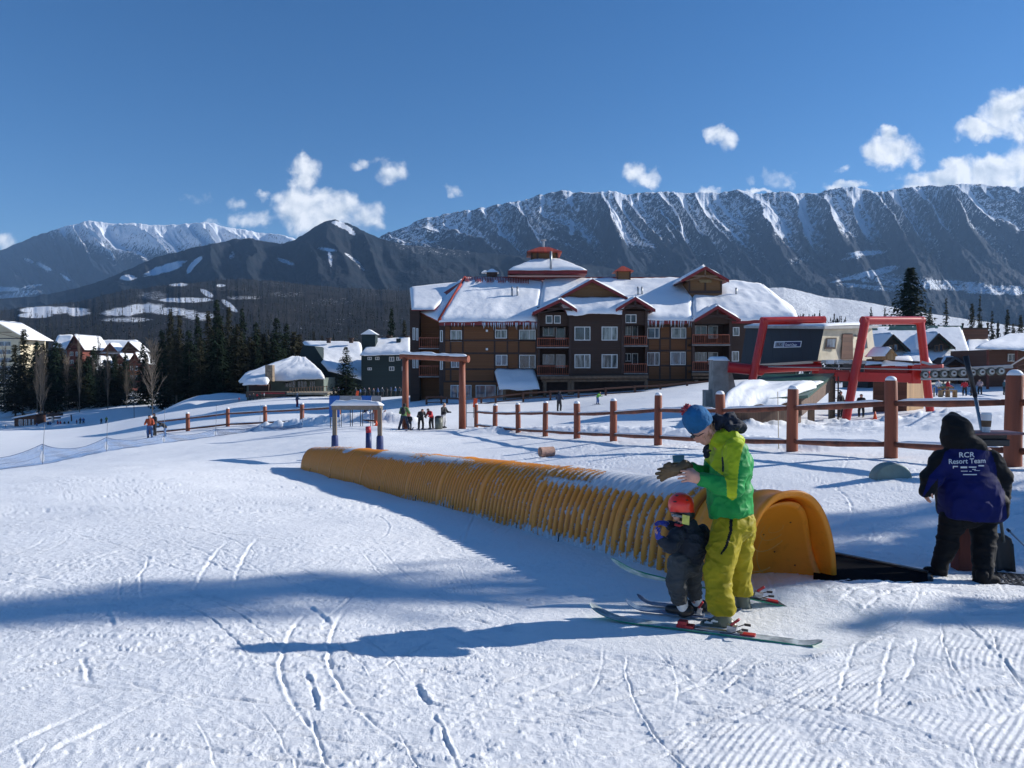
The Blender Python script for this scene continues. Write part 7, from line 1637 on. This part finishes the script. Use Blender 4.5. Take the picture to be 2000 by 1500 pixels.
# ================================================================ lift station
M_LRED = mat('lift_red', (.50, .012, .008), .35, .10, 1.5, .002, 20, coat=.15); M_LDK = planks('cabin_dark', (.018, .022, .030), .35, 0, rough=.55, gap=.25, var=.2); M_LCR = mat('cabin_cream', (.66, .58, .42), .6, .08, 2); M_WOODL = planks('lit_slats', (.40, .24, .11), .17, 0, gap=.6); M_SHED = planks('shed_boards', (.13, .075, .05), .15, 0, gap=.6)
def make_lift():
    o = thing('lift_station', 'red framed chairlift station with a dark cabin, cream end wall and concrete pillar', 'lift station', on(1650, 42))
    def tube(n, pts, r, m=M_LRED, k=18): b = MB(); b.tube(pts, r, k); ob = b.build(n, m, o, smooth=True); md = ob.modifiers.new('e', 'EDGE_SPLIT'); md.split_angle = R(50); return ob
    r = .24
    for (tl, bl, tr, br, d, dd) in (((1493, 627), (1466, 760), (1604, 625), (1590, 760), 45.0, 46.0), ((1690, 626), (1651, 822), (1797, 626), (1817, 800), 42.0, 43.5)):
        a = P(*tl, d); e = P(*tr, dd); fb = P(*bl, d); fe = P(*br, dd); fb.z = min(fb.z, g1(fb.x, fb.y)) - .1 if bl[1] > 790 else fb.z; fe.z = fe.z - .2
        tube('frame_leg', [fb, a + (a - fb).normalized() * r * .6], r); tube('frame_leg', [fe, e + (e - fe).normalized() * r * .6], r * .95); tube('frame_head', [a - (e - a).normalized() * .2, e + (e - a).normalized() * .2], r)
    b = MB(); q = P(1492, 624, 45); 
    # cabin
    A0, A1 = P(1457, 641, 49), P(1609, 643, 43.6); B0, B1 = P(1446, 713, 49), P(1597, 704, 43.6); C1, D1 = P(1703, 641, 46.4), P(1712, 704, 46.4)
    back = Vector((2.2, 5.5, 0)); E0 = A0 + Vector((5.0, 2.2, 0)); 
    M_ = MB(); M_.add([A0, A1, B1, B0, A0 + Vector((4.6, 3.4, 0)), C1, D1, B0 + Vector((4.6, 3.4, 0))], [(0, 3, 2, 1), (4, 5, 6, 7), (0, 4, 7, 3), (3, 7, 6, 2), (0, 1, 5, 4)]); M_.build('cabin_side', M_LDK, o)
    M_ = MB(); n_ = Vector((-.02, -.05, 0)); M_.prism([A1, C1, D1, B1], (0, .12, 0)); cw = M_.build('cabin_end', M_LCR, o)
    def onend(u, v, off=-.03): p = A1 + (C1 - A1) * u; q = B1 + (D1 - B1) * u; return p + (q - p) * v + Vector((.0, off, 0))
    def panel(n, u0, u1, v0, v1, m, off=-.03, t=.03, par=cw): b = MB(); b.prism([onend(u0, v1, off), onend(u1, v1, off), onend(u1, v0, off), onend(u0, v0, off)], (0, t, 0)); return b.build(n, m, par)
    w_ = panel('window', .08, .27, .28, .64, M_TRIM, -.04); panel('pane', .10, .25, .32, .58, GL[2], -.05, .02, w_); panel('door', .38, .58, .16, .97, M_BROWN, -.05); panel('lamp', .62, .67, .20, .26, M_BLKP, -.12, .1); w_ = panel('window', .72, .86, .30, .62, M_TRIM, -.04); panel('pane', .74, .84, .33, .60, GL[0], -.05, .02, w_)
    up = Vector((0, 0, .16)); b = MB(); b.prism([A0 + Vector((-.2, -.2, .0)), A1 + Vector((-.1, -.35, .0)), C1 + Vector((.3, -.2, 0)), A0 + Vector((4.6, 3.6, 0))], up); rf = b.build('cabin_roof', mat('roof_edge', (.36, .36, .35), .6), o)
    snow_quad(A0 + Vector((-.1, -.1, .16)), A1 + Vector((-.1, -.2, .16)), C1 + Vector((.2, 0, .22)), A0 + Vector((4.5, 3.4, .2)), .16, rf, 22, 10, 5, .3)
    def onside(u, v, off=-.05): p = A0 + (A1 - A0) * u; q = B0 + (B1 - B0) * u; n = (A1 - A0).cross(B0 - A0).normalized(); n = n if n.y < 0 else -n; return p + (q - p) * v + n * -off
    def splate(n, u0, u1, v0, v1, m, off, par): b = MB(); b.add([onside(u0, v1, off), onside(u1, v1, off), onside(u1, v0, off), onside(u0, v0, off)], [(0, 1, 2, 3)]); return b.build(n, m, par)
    sg = splate('sign', .43, .775, .37, .56, M_WHITE, -.04, o); splate('grey_field', .445, .555, .395, .535, mat('sign_grey', (.30, .36, .42), .6), -.046, sg); splate('blue_field', .562, .765, .395, .535, mat('sign_blue', (.012, .014, .10), .5), -.046, sg)
    for (txt, u, sz, m) in (('ELK', .465, .26, M_TRIM), ('Quad Chair', .575, .19, M_WHITE)):
        cu = bpy.data.curves.new('t', 'FONT'); cu.body = txt; cu.size = sz; cu.offset = .004; ob = bpy.data.objects.new('t', cu); COL.objects.link(ob); dg = bpy.context.evaluated_depsgraph_get(); dg.update(); tm = bpy.data.meshes.new_from_object(ob.evaluated_get(dg))
        p0 = onside(u, .50, -.055); ex = (A1 - A0).normalized(); ey = (A0 - B0).normalized(); V_ = [p0 + ex * v.co.x + ey * v.co.y for v in tm.vertices]; mobj('lettering', V_, [tuple(p.vertices) for p in tm.polygons], m, sg); bpy.data.objects.remove(ob); bpy.data.curves.remove(cu)
    # beams
    def beam(n, a, c, w_, h, m=M_LRED): b = MB(); b.beam(a, c, w_, h); return b.build(n, m, o, bevel=.02)
    tube('cross_beam', [P(1422, 717, 45.6), P(1492, 724, 45.2)], .33); tube('cross_beam', [P(1490, 722, 45.2), P(1605, 716, 43.9)], .22)
    beam('girder', P(1632, 735, 42.6), P(1788, 738, 41.6), .5, .52); beam('girder', P(1688, 721, 42.8), P(1784, 723, 42.0), .4, .42); beam('girder', P(1600, 728, 43.4), P(1660, 730, 42.6), .5, .40)
    beam('end_plate', P(1786, 712, 41.6), P(1786, 749, 41.6), .5, .5); beam('girder_arm', P(1790, 720, 41.6), P(1842, 716, 40.6), .24, .26, mat('pale_red', (.55, .10, .08), .5)); beam('platform', P(1606, 706, 43.6), P(1692, 708, 42.6), 1.6, .16, M_GALV); beam('platform', P(1697, 703, 42.6), P(1790, 708, 42.0), 1.4, .12, M_TRIM)
    snow_quad(P(1722, 712, 41.6), P(1785, 712, 41.4), P(1782, 704, 43), P(1728, 704, 43), .25, o, 14, 6, 9, .3)
    [MB().box(P(px, 0, 43).x, P(px, 0, 43).x + .35, 42.5, 42.8, P(0, 711, 43).z, P(0, 703, 43).z).build('control_box', M_WHITE, o) for px in (1616, 1634, 1662)]
    # sheave train
    wh = thing('sheave_train', 'row of grey rubber tyred wheels reaching right from the red girder', 'lift wheels', P(1850, 733, 41)); b = MB(); b.beam(P(1800, 723, 41.2), P(1978, 716, 39.5), .22, .16); b.beam(P(1800, 707, 41.2), P(1860, 722, 40.6), .18, .14); b.beam(P(1798, 740, 41.2), P(1900, 741, 40.2), .12, .12); b.build('carrier', M_GALV, wh)
    MT = mat('wheel_grey', (.10, .115, .10), .6, .3, 8)
    for i in range(9):
        c = P(1806 + i * 18.5, 732 - i * .9, 41.0 - i * .17); b = MB(); rr = .215; b.tube([c - Vector((0, .07, 0)), c + Vector((0, .07, 0))], rr, 20); w_ = b.build('wheel', MT, wh); b = MB(); b.tube([c - Vector((0, .10, 0)), c - Vector((0, .07, 0))], rr * .72, 18); b.build('rim', M_GALV, w_); b = MB(); b.tube([c - Vector((0, .14, 0)), c - Vector((0, .10, 0))], rr * .25, 12); b.build('hub', M_TRIM, w_)
    # gabled wooden cover on the platform
    g = thing('wooden_cover', 'little gabled wooden cover with snow on it sitting on the lift platform', 'cover', P(1735, 704, 41.4)); b = MB(); b.prism([P(1735, 703, 41.2), P(1748, 703, 41.2), P(1750, 694, 41.2), P(1742, 686, 41.2), P(1733, 694, 41.2)], (-.5, .8, 0)); b.build('box', M_WOODL, g)
    a, t_, c = P(1731, 697, 41.1), P(1742, 683.5, 41.1), P(1753, 696, 41.1); bk = Vector((-.65, 1.0, 0)); b = MB(); b.prism([a, t_, t_ + Vector((0, 0, .06)), a + Vector((0, 0, .06))], bk); b.prism([t_, c, c + Vector((0, 0, .06)), t_ + Vector((0, 0, .06))], bk); rf = b.build('roof', M_WOODL, g); snow_quad(a + bk + Vector((0, 0, .06)), a + Vector((0, .05, .06)), t_ + Vector((0, .05, .06)), t_ + bk + Vector((0, 0, .06)), .12, rf, 8, 6, 3)
    # concrete pillar
    p = thing('concrete_pillar', 'grey concrete pillar with a snow cap at the left end of the lift station', 'pillar', on(1412, 46)); a = P(1393, 703, 46); c = P(1424, 703, 46); z0 = g1(a.x, 46) - .3; b = MB(); yb = 1.3
    b.add([(a.x, 46, z0), (c.x + .1, 46, z0), (c.x + .1, 46 + yb, z0), (a.x, 46 + yb, z0), (a.x, 46, a.z), (c.x - .05, 46, c.z), (c.x - .1, 46 + yb, c.z), (a.x + .1, 46 + yb, a.z)], [(0, 1, 5, 4), (1, 2, 6, 5), (2, 3, 7, 6), (3, 0, 4, 7), (4, 5, 6, 7)])
    b.prism([P(1416, 722, 46.2), P(1428, 719, 46.2), P(1440, 768, 46.2), P(1422, 768, 46.2)], (.0, .9, 0)); b.build('shaft', M_CONC, p, bevel=.03); snow_quad((a.x, 46, a.z), (c.x, 46, a.z), (c.x, 46 + yb, a.z), (a.x, 46 + yb, a.z), .22, p, 8, 8, 4, .1)
    b = MB(); rect(b, 1378, 1396, 762, 800, 46.2, 47); b.build('block', M_CONC, p, bevel=.03)
    # shed with green roof
    s = thing('lift_shed', 'board shed with a green metal roof half buried in snow under the dark lift cabin', 'shed', on(1500, 35)); a, b1, c1, d1 = P(1417, 784, 33.5), P(1578, 772, 35.5), P(1630, 729, 42), P(1492, 731, 42)
    roof_panel(s, a, b1, c1, d1, .01, snow=False, mat_=M_GREENR, name='roof', slab=.14)
    m1 = d1 + (a - d1) * .62; m2 = c1 + (b1 - c1) * .72; snow_quad(a + Vector((-.15, -.1, .02)), b1 + Vector((-.6, -.1, .02)), m2, m1 + Vector((0, 0, .02)), .42, s, 30, 12, 6, .5, lip=1.3)
    snow_quad(m1 + (m2 - m1) * .1, m2 - (m2 - m1) * .08, c1 + (b1 - c1) * .45, d1 + (a - d1) * .38, .10, s, 20, 8, 8, .9, lip=0)
    b = MB(); q0 = P(1426, 785, 34); q1 = P(1560, 776, 35.4); b.prism([Vector((q0.x, q0.y, q0.z)), q1, Vector((q1.x, q1.y, g1(q1.x, q1.y) - .3)), Vector((q0.x, q0.y, g1(q0.x, q0.y) - .3))], (.2, .2, 0)); b.build('wall', M_SHED, s)
    b = MB(); b.prism([q1, P(1622, 733, 41.5), Vector((P(1622, 733, 41.5).x, 41.5, P(0, 760, 41.5).z)), Vector((q1.x + .05, q1.y, P(0, 812, q1.y).z))], (.12, 0, 0)); b.build('side_wall', M_SHED, s)
    for px, d in ((1624, 41.2), (1584, 38)): q = on(px, d); b = MB(); b.box(q.x - .13, q.x + .13, d - .13, d + .13, q.z - .2, P(px, 740 if px > 1600 else 760, d).z); b.build('post', M_LOGP, s)
    b = MB()
    for k in (0, .35): q = on(1630 + k * 20, 41); [b.box(q.x - .03, q.x + .03, 41, 41.06, q.z, P(0, 735, 41).z)]
    q = on(1631, 41); [b.box(q.x, q.x + .32, 41.01, 41.05, q.z + k * .42, q.z + k * .42 + .04) for k in range(6)]; b.build('ladder', M_TRIM, s)
    # board screen
    s = thing('board_screen', 'brown board screen with a sunlit slatted end below the red girders', 'screen', on(1750, 46)); a = on(1706, 46.5); c = on(1771, 45.5); e = on(1804, 47.2); zt = P(0, 744, 46).z
    b = MB(); b.prism([Vector((a.x, a.y, a.z)), Vector((c.x, c.y, c.z)), Vector((c.x, c.y, zt)), Vector((a.x, a.y, zt))], (0, .1, 0)); b.build('panel', M_BROWN, s); b = MB(); b.prism([c + Vector((0, 0, 0)), e, Vector((e.x, e.y, zt)), Vector((c.x, c.y, zt))], (0, .1, 0)); b.build('slatted_end', M_WOODL, s)
make_lift()
_hr = MB(); _hr.tube([P(1500, 716, 44), P(1800, 722, 41), P(1975, 713, 39), P(2080, 650, 30)], .035, 6); tag(_hr.build('haul_rope', M_STEEL, None, P(1800, 722, 41)), 'steel haul rope running out over the grey sheave wheels', 'cable')

# ================================================================ buildings on the right
def make_right():
    def wall(par, n, px0, px1, py0, py1, y0, y1, m): b = MB(); rect(b, px0, px1, py0, py1, y0, y1); return b.build(n, m, par)
    M_LOGW = planks('log_wall', (.035, .028, .022), .3, 2, gap=.6)
    o = thing('log_chalet', 'dark log chalet with ribbed snow roof and two gabled dormers behind the red frame', 'building', P(1790, 740, 104)); wall(o, 'wall', 1695, 1888, 695, 765, 104, 112, M_LOGW)
    roof_panel(o, P(1690, 712, 101), P(1898, 700, 101), P(1878, 641, 110), P(1688, 641, 110), .22, seed=71, nu=60, nv=24, mat_=M_GREENR, rough=.25)
    b = MB(); b.prism([P(1688, 645, 109), P(1879, 645, 109), P(1879, 636, 110.3), P(1688, 636, 110.3)], (0, .3, 0)); b.build('ridge', M_GREENR, o)
    for (l, r, t) in (((1716, 688), (1778, 687), (1745, 656)), ((1806, 684), (1866, 682), (1834, 654))):
        g = gable(o, l, r, t, 102.0, 6, M_LOGW, snow=.35, board=M_TRIM, seed=l[0], matr=M_GREENR); cx = t[0]; window(g, cx - 9, cx - 1, 674, 686, 102.55, (), 0, trim=M_LOGP); window(g, cx + 0, cx + 8, 672, 686, 102.55, (), 2, trim=M_LOGP)
    roof_panel(o, P(1838, 708, 98), P(1893, 706, 98), P(1888, 697, 101), P(1842, 698, 101), .4, seed=75, nu=14, nv=6, mat_=M_TRIM); gable(o, (1842, 716), (1890, 716), (1866, 700), 97, 4, M_TRIM, snow=.0, board=mat('grey_board', (.10, .11, .12), .7), matr=M_TRIM)
    roof_panel(o, P(1748, 716, 98), P(1822, 712, 98), P(1812, 694, 102), P(1762, 696, 102), .4, seed=77, nu=16, nv=6, mat_=M_TRIM)
    o = thing('brown_block', 'plain brown flat roofed block between the log chalet and the right lodge', 'building', P(1905, 690, 128)); wall(o, 'wall', 1880, 1930, 643, 740, 128, 136, M_BROWN); wall(o, 'roof', 1878, 1932, 640, 643, 127.6, 136, M_TRIM); snow_quad(P(1885, 692, 118), P(1938, 690, 118), P(1932, 667, 127), P(1888, 668, 127), .5, o, 14, 8, 5)
    o = thing('right_lodge', 'dark timber lodge with a broad grey snow roof at the right edge', 'building', P(1960, 735, 88)); wall(o, 'wall', 1930, 2120, 683, 760, 92, 100, M_BROWN); roof_panel(o, P(1905, 679, 88), P(2120, 687, 88), P(2110, 652, 98), P(1968, 656, 98), .30, seed=81, nu=44, nv=14, mat_=M_TRIM, lip=.6)
    [MB().tube([on(px, 89), P(px, 684, 89)], .16, 8).build('post', M_CHR, o) for px in (1929, 1985)]; window(o, 1968, 1984, 691, 706, 91.95, (.5,), 0); b = MB(); b.beam(P(1958, 722, 87), P(2060, 690, 80), .25, .3); b.beam(P(1956, 730, 87), P(2060, 706, 80), .2, .25); b.build('ramp_rails', M_BROWN, o)
    # bench
    p = on(1852, 76); o = thing('wooden_bench', 'light wooden bench on the snow below the sheave wheels', 'bench', p); zt = P(0, 762, 76).z; b = MB(); a = P(1836, 764, 76); c = P(1868, 764, 76); b.box(a.x, c.x, 75.8, 76.4, a.z, a.z + .12); b.build('seat', M_WOODL, o); b = MB()
    for px in (1838, 1852, 1866): q = P(px, 770, 76); b.box(q.x - .08, q.x + .08, 75.8, 76.4, g1(q.x, 76), a.z)
    b.build('legs', M_WOODL, o)
    b = MB(); [b.box(P(px, 0, 76).x - .05, P(px, 0, 76).x + .05, 76.4, 76.5, g1(P(px, 0, 76).x, 76), P(0, 757, 76).z) for px in (1838, 1866)]; b.box(a.x, c.x, 76.4, 76.48, a.z + .25, a.z + .45); b.build('backrest', M_WOODL, o)
make_right()

# ================================================================ people farther away
_pm = {}
def pmat(c, r=.75):
    k = tuple(c)
    if k not in _pm: _pm[k] = mat('cloth_%d' % len(_pm), c, r, .15, 5)
    return _pm[k]
def person(px, d, hpx, jac, tro, hat, label, group=None, face=0.0, bend=0.0, arms=(.25, .25), stance=.16, base=None, skis=False, kid=False, back=None):
    p = on(px, d) if base is None else P(px, base, d); H_ = hpx / F * d; s_ = H_ / 1.75; rot = Matrix.Rotation(face, 3, 'Z')
    def T(x, y, z): return p + rot @ Vector((x * s_, y * s_, z * s_))
    s = SDF(.04 * s_); hy = -.35 * bend; hip = (0, .0, .92); ch = (0, hy, 1.32 - .12 * bend); hd = (0, hy * 1.7 - .02, 1.62 - .22 * bend)
    k = 1.12 if kid else 1.0
    s.cap(T(*hd), T(hd[0], hd[1] + .01, hd[2] - .03), .115 * s_ * k, .10 * s_ * k); s.cap(T(*hd), T(*ch), .06 * s_, .09 * s_)
    s.chain([T(*hip), T(0, hy * .5, 1.12), T(*ch)], [.17 * s_, .17 * s_, .17 * s_]); s.cap(T(-.13, hy, ch[2] + .05), T(.13, hy, ch[2] + .05), .10 * s_)
    for i, q in enumerate((-1, 1)):
        a = arms[i]; s.chain([T(q * .2, hy, ch[2] + .05), T(q * (.26 + .1 * a), hy - .15 * a - .05 * bend, ch[2] - .22), T(q * (.24 + .05 * a), hy - .25 - .25 * a, ch[2] - .38 + .25 * a)], [.085 * s_, .07 * s_, .05 * s_])
        s.chain([T(q * .09, 0, .88), T(q * (.09 + stance * .4), -.05, .48), T(q * stance, 0, .08)], [.12 * s_, .09 * s_, .075 * s_]); s.cap(T(q * stance, .02, .05), T(q * stance, -.17, .04), .05 * s_, .045 * s_)
    mats = [pmat(tro), pmat(jac), pmat(hat), M_SKIN, M_BLKP]; zc = p.z
    def mf(C):
        z = (C[:, 2] - p.z) / s_; m = np.where(z > .93 - .1 * bend, 1, 0); hv = np.array(T(*hd)); dd = np.linalg.norm(C - hv, axis=1) / s_; fw = (np.array(rot @ Vector((0, -1, 0)))[None] * (C - hv)).sum(1) / s_
        m = np.where(dd < .16 * k, np.where((fw > .045) & (C[:, 2] < hv[2] + .03 * s_), 3, 2), m); m = np.where(z < .12, 4, m); return m
    o = skin_obj('person', s, max(.022 * s_, d * .00035), mats, None, p, matf=mf); tag(o, label, 'person', group)
    if back is not None: b = MB(); q = T(0, hy + .2, ch[2] - .08); b.ball(q, .19 * s_, 8, 6, (.9, .6, 1.3)); b.build('backpack', pmat(back), o, smooth=True)
    if skis:
        for q in (-1, 1): b = MB(); b.beam(T(q * stance, .6, .02), T(q * stance, -.7, .02), .09 * s_, .03 * s_); b.beam(T(q * stance, -.7, .02), T(q * stance, -.9, .10), .08 * s_, .02 * s_); b.build('ski', pmat((.12, .14, .2)), o)
    return o
BK = (.014, .015, .02); NV = (.02, .03, .06); RD = (.50, .02, .03); GR = (.10, .20, .06); BL = (.03, .10, .28); JN = (.05, .12, .28); OR = (.35, .06, .02); WH = (.55, .55, .56); MRN = (.22, .02, .06)
# group at the log gate
person(789, 48.0, 54, GR, NV, BK, 'adult in green jacket with pack standing astride by the left gate post', None, R(170), .15, (.5, .3), .34, skis=True, back=BK)
person(800, 48.2, 32, BK, NV, RD, 'small child in black beside the adult in green at the gate', None, 0, .1, (.6, .1), .14, kid=True)
person(822, 48.6, 46, BK, BK, BK, 'adult all in black bending forward in the gateway', None, R(20), .8, (.7, .2), .16, skis=True)
person(843, 49.0, 44, RD, BK, BK, 'person in red jacket leaning towards the litter bin', None, R(-40), .6, (.3, .6), .16, skis=True)
person(866, 49.4, 50, BK, WH, (.55, .40, .28), 'person in dark jacket and pale trousers with ski poles right of the litter bin', None, R(60), .1, (.5, .6), .12)
person(1092, 65, 40, NV, BK, BK, 'lone skier in dark clothes standing beyond the right fence', None, R(150), 0, (.2, .2), .14)
person(1167, 66, 27, (.15, .42, .05), BL, BK, 'child in bright green jacket and blue trousers skiing beyond the right fence', None, R(60), .5, (.8, .8), .28, skis=True, kid=True)
person(580, 90, 28, (.10, .10, .13), MRN, WH, 'skier in grey top and magenta trousers beyond the left fence', None, R(90), .1, (.2, .2), .14)
person(293, 58, 46, OR, JN, BK, 'person in orange vest and blue jeans at the far left fence end', None, R(10), .1, (.4, .2), .13)
person(302, 62, 44, BK, BK, BK, 'person in black with an orange bib standing right behind the orange vest', None, R(-30), 0, (.2, .3), .13)
person(323, 58, 36, BK, JN, BK, 'person in black jacket and jeans bending down beside the fence', None, R(-70), 1.0, (.6, .6), .16)
person(715, 55, 27, NV, (.25, .62, .28), BK, 'child with mint green trousers behind the small arch lintel', None, 0, .2, (.2, .2), .2, kid=True)
person(734, 54, 29, (.42, .10, .04), (.35, .10, .04), BK, 'person in rust brown clothes beside the mint green trousers', None, 0, .2, (.4, .2), .2)
person(749, 55, 22, (.28, .06, .04), BK, BK, 'small child in rust jacket right of the small arch', None, R(70), .5, (.2, .2), .16, kid=True)
for i, (px, h, c) in enumerate(((94, 13, NV), (98, 13, BL), (113, 14, RD), (118, 13, RD), (126, 11, BK), (134, 11, BK), (150, 12, MRN), (157, 15, NV), (163, 14, BL), (11, 7, BK), (72, 12, BL))):
    person(px, 144, h, c, BK, BK, 'tiny skier at the far left beginner lift, %s from the left' % orderly(sorted([94, 98, 113, 118, 126, 134, 150, 157, 163, 11, 72]).index(px) + 1), 'skiers at the beginner lift', R(i * 50), 0, (.3, .3), .14)
person(198, 138, 13, BK, BK, BK, 'tiny dark skier alone on the far left piste, left one of two', None, 0, 0, (.3, .3), .14); person(208, 136, 15, GR, BK, BK, 'tiny skier in green jacket, right one of the two on the far left piste', None, 0, 0, (.3, .3), .14)
for i, (px, h, c, t_) in enumerate(((1832, 33, WH, JN), (1841, 28, (.08, .2, .12), BK), (1850, 32, RD, RD), (1869, 20, BK, BK), (1884, 32, RD, BK), (1899, 30, NV, BK))):
    person(px, 80 if h > 25 else 98, h, c, t_, BK, ['skier in white jacket and jeans left of the wooden bench', 'skier in dark green beside the white jacketed one', 'skier in full red suit behind the wooden bench', 'distant dark skier left of the leaning pole', 'skier with red jacket and black trousers by the leaning pole', 'skier in dark blue just left of the leaning pole'][i], None, R(40 * i), .1, (.3, .3), .14)
person(1914, 82, 31, (.36, .28, .30), BK, BK, 'skier with pale vest and one arm out, right of the leaning pole', None, R(-60), .1, (.2, .9), .16); person(1962, 80, 30, (.04, .10, .12), BK, WH, 'person in teal jacket standing beside the right lodge', None, R(20), 0, (.3, .3), .14)
for i, (px, h, c) in enumerate(((488, 13, NV), (495, 14, BK), (502, 13, RD), (509, 12, BK), (516, 13, (.2, .2, .22)), (467, 9, RD))):
    person(px, 112, h, c, BK, BK, 'tiny person before the restaurant terrace, %s from the left' % orderly([467, 488, 495, 502, 509, 516].index(px) + 1), 'people before the restaurant terrace', R(i * 70), 0, (.3, .3), .14)
for i in range(16):
    px = 652 + i * 8.6; person(px, 112 + (i % 3) * 2, 19, [BK, NV, BL, (.06, .08, .10)][i % 4], BK, [BK, BL, WH][i % 3], 'skier in the shaded crowd left of the lodge, %s from the left' % orderly(i + 1), 'crowd in front of the green buildings', R(i * 47), 0, (.3, .3), .14)
person(1641, 44, 52, BK, BK, BK, 'lift worker in black in the shade under the cabin', None, R(30), 0, (.3, .3), .14); person(1682, 43.5, 46, BK, BK, BK, 'person in black standing behind the left leg of the right red frame', None, R(-30), 0, (.3, .3), .14)

# ================================================================ air
def make_haze():
    m = bpy.data.materials.new('air'); m.use_nodes = True; t = NT(m.node_tree); t.N.clear()
    v = t.n('ShaderNodeVolumePrincipled', {'Color': (.36, .62, 1.0, 1), 'Density': 0.000036, 'Anisotropy': 0.1})
    t.n('ShaderNodeOutputMaterial', {'Volume': v.outputs[0]})
    b = MB(); b.box(-15000, 15000, -15000, 15000, -32, 1960)
    o = b.build('haze', m); tag(o, kind='stuff', label='thin blue air between the slope and the mountains')
make_haze()
